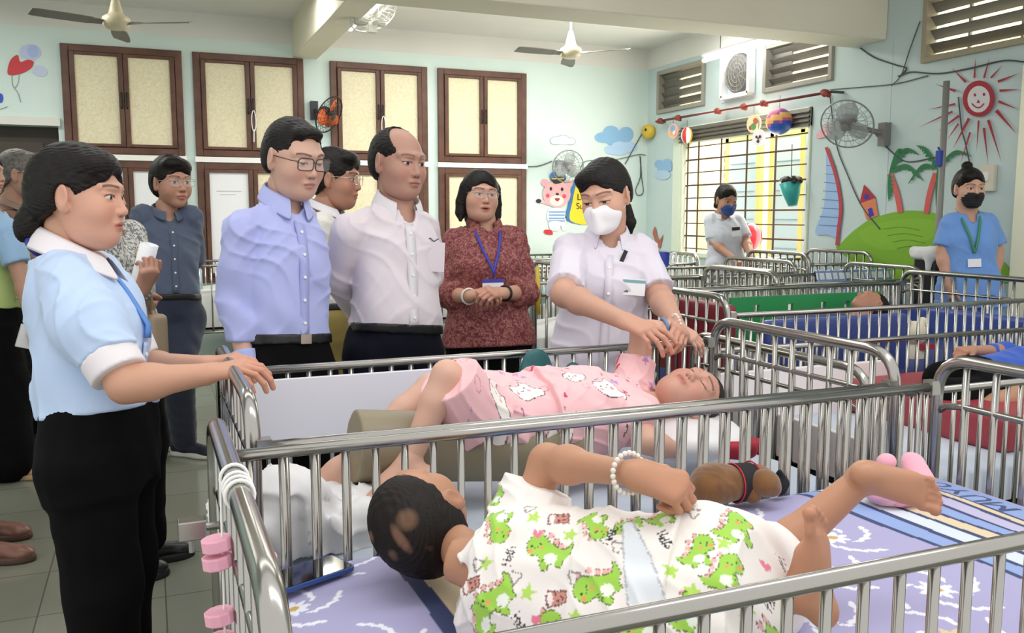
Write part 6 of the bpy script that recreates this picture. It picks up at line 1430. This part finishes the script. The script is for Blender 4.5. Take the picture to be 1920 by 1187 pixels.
c = WR(1288, 254, .13); e = tag(empty('striped_toy_balloon', c), 'small red yellow and white striped balloon toy hung beside the window frame', 'toy'); b = MB(); b.ball(c, (.06, .07, .085), 16); o = b.build('balloon_body', [M('toy_red', 'c93f36', .4), M('toy_white', 'f2eee2', .4), M('toy_yellow', 'e9b13e', .4)], e, smooth=True)
for pl in o.data.polygons: pl.material_index = int((math.atan2(pl.center[1], pl.center[0])+PI)/(2*PI)*8) % 3
hang(c+V3(0, 0, .08), c+V3(0, 0, .16)).build('hanging_string', WIRE, e)
c = WR(1216, 247, .06); e = tag(empty('yellow_bell', c), 'round yellow bell box on the wall in the room corner', 'bell'); b = MB(); b.lathe(c, (-1, -.3, 0), [(-.05, .07), (0, .085), (.03, .08), (.045, .04)], 20); b.build('bell_body', M('yellow_plastic', 'd8b93a', .4), e, smooth=True); b = MB(); b.ball(c+V3(-.045, -.01, .02), .016, 8); b.build('screw_cap', BLACK, e)
# ================================================================== fans
CAGE = M('fan_cage_wire', '9a9c9c', .4, .5); FANW = M('fan_white_plastic', 'd9d9d2', .45)
def wall_fan(name, c, nv, r, label, mats, mount, blades=3, clear=False, nw=22):
    """c: hub, nv: direction the fan blows"""
    cage, blade, body = mats; e = tag(empty(name, c), label, 'fan'); nv = nrm(nv); a1 = nrm(np.cross(nv, [0, 0, 1.])); a2 = np.cross(a1, nv)*-1; a2 = nrm(np.cross(nv, a1))
    b = MB(); t = np.linspace(0, 2*PI, 40, endpoint=False); cs = lambda rr, h: c+nv*h+rr*(np.cos(t)[:, None]*a1+np.sin(t)[:, None]*a2)
    b.tube(cs(r, 0), .007, 6, closed=True)
    for rr, h in ((.72, .05), (.45, .07), (.2, .078), (.75, -.05), (.4, -.065)): b.tube(cs(r*rr, r*h*5*.25), .002, 4, closed=True)
    for k in range(nw):
        q = 2*PI*k/nw; d_ = math.cos(q)*a1+math.sin(q)*a2
        for sg in (1, -1): b.tube([c+nv*sg*r*.3+d_*r*.12, c+nv*sg*r*.24+d_*r*.55, c+nv*sg*r*.12+d_*r*.85, c+d_*r], .0016, 4)
    b.build('cage', cage, e)
    for k in range(blades):
        q = 2*PI*k/blades+.4; d_ = math.cos(q)*a1+math.sin(q)*a2; p_ = -math.sin(q)*a1+math.cos(q)*a2; V = []; n = 6
        for i in range(n):
            rr = r*(.14+.74*i/(n-1)); w_ = r*(.14+.26*math.sin(PI*(.15+.75*i/(n-1))))
            for s_ in (-1, 0, 1): V.append(c+d_*rr+p_*w_*s_+nv*.025*s_)
        F = [(i*3+j, i*3+j+1, (i+1)*3+j+1, (i+1)*3+j) for i in range(n-1) for j in range(2)]
        o = mesh('blade', V, F, blade, e); m = o.modifiers.new('t', 'SOLIDIFY'); m.thickness = .004
    b = MB(); b.lathe(c-nv*r*.55, nv, [(0, .03), (.02, .055), (r*.5, .06), (r*.55, .04)], 18); b.build('motor', body, e, smooth=True)
    b = MB(); b.lathe(c+nv*r*.3, nv, [(0, r*.16), (.006, r*.16), (.01, r*.1)], 18); b.build('hub_cap', body, e)
    b = MB(); b.tube([c-nv*r*.4, c-nv*r*.4-V3(0, 0, .05), mount+(np.array(mount)-c)*0+V3(0, 0, -.05)], .022, 8); b.box(np.array(mount)-V3(0, 0, .06), (.035, .035, .09)); b.build('bracket', body, e)
    return e
c = WB(617, 215, .28); wall_fan('wall_fan', c, (.62, -.62, -.45), .185, 'orange and black wall fan between the brown windows', (BLACK, M('orange_fan_blade', 'd2622c', .4), M('dark_fan_motor', '2f3238', .5)), (c[0]-.1, YB-.03, c[2]+.12))
c = WB(1065, 312, .3); wall_fan('wall_fan.001', c, (-.1, -.95, -.25), .175, 'pale grey wall fan above the painted bear', (CAGE, M('clear_grey_blade', 'c2c8c8', .3, alpha=.55), M('mid_grey_motor', '8b8f92', .5)), (c[0]+.02, YB-.03, c[2]+.05))
c = WR(1588, 233, .3); wall_fan('wall_fan.002', c, (-.72, -.45, -.5), .2, 'grey wall fan on the right wall above the painted sail', (CAGE, M('clear_grey_blade', 'c2c8c8', .3, alpha=.55), M('dull_motor', '7f7f7a', .5)), (XR-.03, c[1]-.12, c[2]-.02))
c = U(700, 30, 6.95); wall_fan('ceiling_orbit_fan', c, (.25, -.45, -.85), .19, 'white caged fan fixed below the ceiling beside the small beam', (M('white_cage', 'cfcfca', .4), FANW, FANW), (c[0], c[1]+.05, 2.99))
b = MB(); b.tube([(c[0], c[1]+.05, 2.95), (c[0], c[1]+.05, ZC)], .02, 8); b.build('ceiling_stem', FANW, bpy.data.objects['ceiling_orbit_fan'])
BLD = M('dusty_fan_blade', '77746c', .5); CRM = M('cream_fan_motor', 'd6ccae', .4)
def ceiling_fan(name, c, angs, label, L=.6):
    e = tag(empty(name, c), label, 'fan')
    b = MB(); b.lathe(c-V3(0, 0, .06), (0, 0, 1), [(0, .05), (.015, .085), (.05, .1), (.085, .095), (.11, .055), (.12, .05), (.2, .03), (.24, .018)], 24); b.build('motor', CRM, e, smooth=True)
    b = MB(); b.tube([c+V3(0, 0, .15), (c[0], c[1], ZC)], .011, 8); b.build('down_rod', GREYM, e); b = MB(); b.lathe((c[0], c[1], ZC-.06), (0, 0, 1), [(0, .02), (.03, .05), (.06, .055)], 16); b.build('canopy', CRM, e)
    for a in angs:
        d_ = V3(math.cos(a), math.sin(a), 0); p_ = V3(-math.sin(a), math.cos(a), 0); V = []
        for rr, w_ in ((.1, .02), (.16, .03), (.2, .055), (.4, .065), (L-.03, .06), (L, .04)):
            for s_ in (-1, 1): V.append(c+d_*rr+p_*w_*s_+V3(0, 0, .012*s_-.02-.02*rr))
        F = [(2*i, 2*i+1, 2*i+3, 2*i+2) for i in range(5)]; o = mesh('blade', V, F, BLD, e, False); m = o.modifiers.new('t', 'SOLIDIFY'); m.thickness = .006
    return e
rg = math.atan2(RGT[1], RGT[0])
ceiling_fan('ceiling_fan', U(218, 40, 6.45), (rg-.17, rg+1.92, rg+4.01), 'cream ceiling fan at the upper left in front of the windows')
ceiling_fan('ceiling_fan', U(1070, 97, 7.9), (rg+1.57, rg+3.67, rg+5.76), 'cream ceiling fan below the big beam near the middle of the ward', .57)
# exhaust fan box
e = tag(empty('exhaust_fan', WR(1382, 140)), 'square exhaust fan with round dark grille below the lit tube', 'fan')
y0, y1 = WR(1355, 150)[1], WR(1416, 140)[1]; z0, z1 = WR(1385, 188)[2], WR(1385, 92)[2]
b = MB(); b.box2((XR-.01, y1, z0), (XR, y0, z1)); b.build('back_plate', M('pale_blue_plate', 'cfdbe6', .5), e)
cc = WR(1381, 137, .05); b = MB(); h = .215
for s1 in (-1, 1): b.box2((XR-.08, cc[1]-h, cc[2]+s1*h-.02), (XR-.01, cc[1]+h, cc[2]+s1*h+.02)); b.box2((XR-.08, cc[1]+s1*h-.02, cc[2]-h), (XR-.01, cc[1]+s1*h+.02, cc[2]+h))
b.build('box_frame', WHITE, e); b = MB(); b.lathe((XR-.045, cc[1], cc[2]), (1, 0, 0), [(0, .185), (.01, .19), (.03, .19)], 28); g = b.build('grille', M('dark_grille', '6d6a66', .6), e)
b = MB()
for rr in (.05, .09, .13, .17): t = np.linspace(0, 2*PI, 28, endpoint=False); b.tube(np.stack([np.full(28, XR-.048), cc[1]+rr*np.cos(t), cc[2]+rr*np.sin(t)], 1), .004, 4, closed=True)
for q in range(12): b.tube([(XR-.048, cc[1]+.03*math.cos(q*PI/6), cc[2]+.03*math.sin(q*PI/6)), (XR-.048, cc[1]+.18*math.cos(q*PI/6), cc[2]+.18*math.sin(q*PI/6))], .003, 4)
b.build('grille_wire', M('grille_wire_grey', '9a9890', .5), g)
# ================================================================== wall fixtures, wires, pole, door leaf
def wire(nm, pts, label, r=.006, off=.012, fn=WR): b = MB(); b.tube(spline([fn(x, y, off) for x, y in pts], 6, False), r, 6); return tag(b.build(nm, WIRE, smooth=True), label, 'wire')
wire('cable', [(1613, 90), (1640, 108), (1680, 122), (1699, 128), (1690, 140), (1684, 143)], 'dark cable drooping from the beam end to a knot on the right wall')
wire('cable', [(1688, 142), (1710, 135), (1760, 138), (1820, 128), (1880, 114), (1920, 116)], 'dark cable crossing the right wall over the painted sun rays')
wire('cable', [(1556, 168), (1620, 163), (1680, 157), (1740, 142)], 'thin wire from the red rod along the right wall to the knot', .004)
wire('cable', [(1725, 40), (1705, 95), (1690, 140), (1672, 160)], 'thin wire hanging from the big louvre window to the knot', .004)
wire('cable', [(1556, 178), (1568, 270), (1590, 330), (1615, 385), (1650, 430)], 'thin wire from the red rod down past the painted house', .005)
wire('cable', [(1640, 250), (1672, 285), (1700, 303), (1740, 298), (1762, 292)], 'dark wire from the right wall fan to the blue clip on the pole', .005)
wire('cable', [(1797, 182), (1803, 240), (1810, 268), (1818, 305)], 'short dark wire hanging below the painted sun', .005)
wire('cable', [(984, 312), (1010, 311), (1035, 302)], 'thin cable from the window trim to the grey wall fan', .005, fn=WB)
wire('cable', [(1088, 318), (1100, 302), (1150, 300), (1195, 290), (1211, 291)], 'thin cable along the back wall under the painted clouds', .004, fn=WB)
wire('cable', [(1172, 308), (1190, 275), (1205, 248)], 'dark cable rising to the yellow bell box', .005, fn=WB)
wire('cable', [(1200, 292), (1201, 330), (1192, 355), (1196, 366), (1206, 360), (1203, 330), (1201, 295)], 'looped dark cable hanging beside the masked nurse', .005, fn=WB)
p0, p1 = WR(1775, 152, .2), WR(1764, 460, .2)
e = tag(empty('grey_pole', (p1[0], p1[1], 0)), 'grey iron pole standing before the painted palms and sun', 'pole'); b = MB(); b.tube([(p0[0], p0[1], p0[2]), (p0[0], p0[1], .02)], .022, 10); b.build('pole_tube', GREYM, e, smooth=True); b = MB(); b.lathe((p0[0], p0[1], 0), (0, 0, 1), [(0, .14), (.02, .14), (.03, .03)], 18); b.build('pole_base', GREYM, e)
c = WR(1762, 297, .22); b = MB(); b.box(c, (.02, .022, .055)); b.tube([c+V3(0, 0, .05), c+V3(0, .02, .08)], .008, 6); tag(b.build('pole_clip', M('blue_plastic', '2741a0', .4), bevel=.004), 'blue plastic clip on the grey pole among the palm leaves', 'clip')
c = WR(1852, 334, .02); e = tag(empty('wall_switch', c), 'cream wall switch box beside the caregiver in blue scrubs', 'switch'); b = MB(); b.box(c, (.018, .06, .09)); b.build('switch_plate', M('cream_switch', 'd9d3c2', .5), e, bevel=.006); b = MB(); b.box(c+V3(-.02, 0, .01), (.006, .02, .03)); b.build('rocker', WHITE, e)
b = MB(); b.box2((XR-.07, 3.2, 0), (XR-.02, WR(1899, 400, .07)[1], 2.37)); o = tag(b.build('door_2', M('cream_door_leaf', 'f0f0d8', .6), bevel=.006), kind='structure')
b = MB(); b.box2((XR-.075, 3.35, .3), (XR-.07, 4.05, 1.1)); b.box2((XR-.075, 3.35, 1.25), (XR-.07, 4.05, 2.2)); b.build('door_panel', M('cream_door_panel', 'e9e9cf', .6), o)
b = MB(); b.tube([Z(1009, 660, .02)*0+V3(*YP(1010, 590, 4.38)), YP(1008, 500, 4.38)], .012, 8); tag(b.build('yellow_tube', M('yellow_plastic', 'd8b93a', .4), smooth=True), 'yellow tube fixed upright on the crib beside the maroon blouse', 'tube')
b = MB(); q = WB(372, 516, .9); b.lathe(V3(q[0], q[1], .76), (0, 0, 1), [(0, .032), (.16, .032), (.2, .014), (.22, .014)], 14); tag(b.build('water_bottle', M('pale_blue_bottle', '9cc2dd', .2), smooth=True), 'pale blue water bottle on the crib below the windows', 'bottle')
# ================================================================== painted murals (flat paint on the walls)
MUR = [.005]
def mural(name, label, fn, layers, cat_='mural'):
    base = MUR[0]; MUR[0] += .0008
    V, F, MI, mats = [], [], [], []; n0 = 0
    for i, (pts, m) in enumerate(layers):
        if m not in mats: mats.append(m)
        P = np.array([fn(x, y, base+.0004*i) for x, y in pts]); k = len(P); V.append(P); F.append(tuple(range(n0, n0+k))); MI.append(mats.index(m)); n0 += k
    o = mesh(name, np.concatenate(V), F, [M('paint_'+c, c, .7) for c in mats], smooth=False)
    if len(o.data.polygons) == len(MI): o.data.polygons.foreach_set('material_index', MI)
    return tag(o, label, cat_)
def E_(cx, cy, rx, ry=None, n=24, a=0.): ry = rx if ry is None else ry; t = np.linspace(0, 2*PI, n, endpoint=False); return [(cx+rx*math.cos(q)*math.cos(a)-ry*math.sin(q)*math.sin(a), cy+rx*math.cos(q)*math.sin(a)+ry*math.sin(q)*math.cos(a)) for q in t]
def Ln(pts, w):
    P = spline(np.array(pts, float), 6, False) if len(pts) > 2 else np.array(pts, float); T = np.gradient(P, axis=0); T /= np.linalg.norm(T, axis=1)[:, None]+1e-9; N = np.stack([-T[:, 1], T[:, 0]], 1)*w/2
    return [tuple(p) for p in np.concatenate([P+N, (P-N)[::-1]])]
Sp = lambda pts, n=5: [tuple(p) for p in spline(np.array(pts, float), n)]
mural('balloon_mural', 'painted red and lilac balloons with strings left of the first brown window', WB, [(E_(57, 98, 20, 15), 'c3cdf0'), (E_(62, 96, 11, 12), 'aebfea'), (Sp([(14, 132), (20, 112), (33, 103), (38, 116), (52, 112), (63, 116), (58, 128), (40, 138), (18, 141)]), 'd2444c'), (E_(75, 133, 14, 10, a=.3), 'ccd3ee'), (Ln([(22, 140), (24, 160), (34, 175), (39, 192)], 1.6), '8f98a0'), (Ln([(36, 138), (34, 155), (28, 165)], 1.4), '9aa2ac'), (E_(1, 184, 5, 9), '3b5ad0'), (Ln([(0, 205), (14, 200)], 1.4), '8f98a0')])
mural('cloud_mural', 'painted blue double cloud on the back wall near the room corner', WB, [(E_(1131, 258, 16, 10), '8fbce2'), (E_(1146, 248, 15, 12), '8fbce2'), (E_(1174, 252, 14, 14), '8fbce2'), (E_(1158, 262, 24, 13), '8fbce2'), (E_(1146, 281, 12, 8), 'b5d3f1'), (E_(1162, 276, 16, 11), 'b5d3f1'), (E_(1180, 276, 15, 10), 'b5d3f1'), (E_(1160, 284, 18, 7), 'b5d3f1')])
mural('cloud_mural', 'painted white cloud outlined in grey over the grey wall fan', WB, [(E_(1042, 264, 11, 8), 'a9b4b8'), (E_(1056, 261, 12, 8), 'a9b4b8'), (E_(1069, 265, 11, 7), 'a9b4b8'), (E_(1042, 264, 10, 7), 'e2eeee'), (E_(1056, 261, 11, 7), 'e2eeee'), (E_(1069, 265, 10, 6), 'e2eeee'), (E_(1056, 267, 14, 4), 'e2eeee')])
mural('cloud_mural', 'painted pale blue cloud on the right wall beside the window jamb', WR, [(E_(1236, 308, 9, 8), '93b9dd'), (E_(1251, 308, 9, 10), '93b9dd'), (E_(1246, 316, 14, 7), '93b9dd'), (E_(1242, 328, 15, 9), 'b4cee4')])
mural('hill_mural', 'painted bright green hill along the right wall', WR, [(Sp([(1572, 470), (1578, 455), (1604, 430), (1640, 408), (1700, 395), (1762, 402), (1800, 425), (1850, 460), (1893, 505), (1893, 530), (1740, 530), (1650, 520)], 5), '7fb232'), (Sp([(1610, 440), (1650, 418), (1720, 410), (1760, 420), (1740, 450), (1660, 470)], 5), '86ba36')]+[(Ln([(1655+9*k, 430+12*k), (1690+6*k, 426+12*k), (1725+5*k, 432+12*k)], 1.6), '5f9426') for k in range(4)])
bx_ = 1043; mural('bear_mural', 'painted pink bear in a blue cap and striped shirt', WB, [
    (Ln([(1028, 382), (1018, 378), (1010, 378)], 7), 'eab6b6'), (E_(1010, 377, 5, 4), '2b2a30'), (Sp([(1030, 392), (1056, 392), (1060, 416), (1028, 416)], 3), 'e9f0f6'),
    *[([(1029, y), (1059, y), (1059, y+3), (1029, y+3)], '7aa3d4') for y in (396, 402, 408, 413)],
    (Sp([(1030, 416), (1052, 416), (1046, 432), (1032, 430)], 3), 'f4f6f6'), (Sp([(1021, 431), (1034, 432), (1036, 440), (1022, 438)], 3), 'cf2f38'), (Ln([(1054, 416), (1058, 432)], 7), 'f4f6f6'),
    (E_(1022, 343, 7), 'e9a9b0'), (E_(1067, 345, 7), 'e9a9b0'), (E_(1044, 364, 26, 25), 'efb4b8'), (E_(1044, 376, 13, 10), 'f8ece2'), (E_(1027, 367, 3.6, 4), 'dd5566'), (E_(1058, 368, 3.6, 4), 'dd5566'), (E_(1033, 354, 2.5, 3.5), '2b2a30'), (E_(1054, 355, 2.5, 3.5), '2b2a30'), (E_(1045, 364, 3.2, 2.4), '2b2a30'), (Sp([(1040, 372), (1050, 372), (1045, 378)], 3), 'b8333c'),
    (Sp([(1032, 334), (1034, 324), (1046, 321), (1058, 326), (1060, 334)], 4), '3f79b8'), (Sp([(1034, 333), (1060, 333), (1056, 341), (1042, 345), (1035, 340)], 4), '2a2d36'), (Ln([(1034, 335), (1058, 335)], 2.5), 'd9bd4a')])
mural('surfboard_mural', 'painted yellow surf board edged in blue behind the masked nurse', WB, [(Sp([(1063, 414), (1066, 380), (1074, 345), (1088, 322), (1102, 312), (1112, 330), (1116, 414)], 4), '3a78b4'), (Sp([(1070, 414), (1073, 380), (1080, 348), (1092, 326), (1102, 318), (1109, 332), (1112, 414)], 4), 'f2d52c')])
o = bpy.data.objects['surfboard_mural']; Rt = np.array([[1, 0, 0], [0, 0, -1.], [0, 1, 0]])
for tx, x, y, s_ in (('Lc', 1089, 370, .1), ('Sul', 1089, 387, .1)): q = WB(x, y, .016); text('lettering', tx, s_, q, Rt, M('dark_mural_ink', '40403a', .8), o, .0004)
mural('coral_mural', 'painted brown red coral at the foot of the right wall near the corner', WR, [(Sp([(1224, 440), (1228, 425), (1232, 440), (1236, 450), (1243, 440), (1240, 455), (1236, 466)], 4), 'b56a5e')])
mural('sailboat_mural', 'painted sail boat with blue sail and red mast on the right wall', WR, [(Sp([(1550, 280), (1549, 340), (1544, 390), (1528, 436), (1550, 440), (1573, 444), (1575, 400), (1569, 335)], 4), '9dbbe2')]+[(Ln([(1549-k*2, 310+k*16), (1568+min(k, 3)*2, 312+k*16)], 1.3), '5f7fb0') for k in range(8)]+[(Ln([(1549, 276), (1567, 330), (1576, 385), (1572, 430), (1569, 460)], 6), 'b8434c')])
mural('house_mural', 'painted little orange house with red roof on the green hill', WR, [([(1614, 380), (1641, 371), (1647, 404), (1625, 413)], 'd9825c'), ([(1620, 346), (1642, 371), (1611, 382)], 'a8303a'), ([(1627, 392), (1635, 389), (1639, 404), (1630, 408)], '3a3aa8'), (E_(1625, 369, 5, 5), '3a3aa8')])
def frond(base, tip, bend, w, n=9):
    b_, t_ = np.array(base, float), np.array(tip, float); m_ = (b_+t_)/2+np.array([0, -bend]); C_ = spline(np.array([b_, m_, t_]), n, False); T = np.gradient(C_, axis=0); T /= np.linalg.norm(T, axis=1)[:, None]; N = np.stack([-T[:, 1], T[:, 0]], 1); N = np.where(N[:, 1:2] < 0, -N, N); k = len(C_); s = np.linspace(0, 1, k); up = C_-N*(w*.35*np.sin(PI*s**.8))[:, None]; lo = C_+N*(w*np.sin(PI*s**.8)*(1+.45*((np.arange(k) % 2)*2-1)))[:, None]
    return [tuple(p) for p in np.concatenate([up, lo[::-1]])]
mural('palm_mural', 'painted palm tree with curved red trunk on the left of the hill top', WR, [(Ln([(1668, 326), (1681, 362), (1688, 399)], 10), 'd4605c')]+[(frond((1667, 324), t_, bd, w), '2f7a4c') for t_, bd, w in (((1724, 290), 26, 7), ((1732, 340), 22, 7), ((1666, 378), -2, 7), ((1700, 288), 24, 6))])
mural('palm_mural', 'painted palm tree with red trunk behind the grey pole', WR, [(Ln([(1754, 325), (1743, 362), (1736, 401)], 10), 'd4605c')]+[(frond((1758, 316), t_, bd, w), '2f7a4c') for t_, bd, w in (((1718, 272), 12, 7), ((1702, 345), 20, 7), ((1755, 388), 2, 7), ((1822, 293), 20, 6))])
SUNR = 'a32a38'; sc_ = (1836, 185)
rays = [((1783, 126), (1811, 154), 5), ((1829, 108), (1827, 146), 4), ((1856, 106), (1845, 146), 4), ((1880, 122), (1858, 146), 4), ((1912, 137), (1871, 153), 5), ((1913, 167), (1874, 170), 5), ((1910, 206), (1872, 190), 5), ((1907, 252), (1868, 207), 7), ((1878, 305), (1853, 225), 6), ((1853, 312), (1845, 240), 5), ((1831, 285), (1835, 226), 4), ((1800, 310), (1819, 248), 4), ((1786, 280), (1817, 222), 6), ((1775, 263), (1797, 232), 4), ((1757, 247), (1798, 217), 5), ((1720, 240), (1786, 209), 4), ((1738, 206), (1791, 195), 4), ((1752, 157), (1792, 171), 5)]
mural('sun_mural', 'painted dark red smiling sun with rays at the upper right', WR, [([(a[0], a[1]), (b_[0]-(a[1]-b_[1])/math.hypot(a[0]-b_[0], a[1]-b_[1])*w/2*-1, b_[1]+(a[0]-b_[0])/math.hypot(a[0]-b_[0], a[1]-b_[1])*w/2*-1), (b_[0]+(a[1]-b_[1])/math.hypot(a[0]-b_[0], a[1]-b_[1])*w/2*-1, b_[1]-(a[0]-b_[0])/math.hypot(a[0]-b_[0], a[1]-b_[1])*w/2*-1)], SUNR) for a, b_, w in rays]+[(E_(1835, 185, 30, 34, 40, .1), SUNR), (E_(1835, 186, 21, 25, 36, .1), 'd8d6d6'), (E_(1828, 178, 2.5, 3), 'a03440'), (E_(1845, 177, 2.5, 3), 'a03440'), ([(1834, 186), (1838, 193), (1831, 193)], SUNR), (Ln([(1822, 194), (1830, 201), (1838, 201), (1845, 194)], 2.4), SUNR)])
mural('pink_balloon_mural', 'painted pink balloon left of the grey fan on the right wall', WR, [(Sp([(1530, 258), (1540, 240), (1555, 232), (1558, 244), (1548, 256)], 5), 'e6a9b0')])
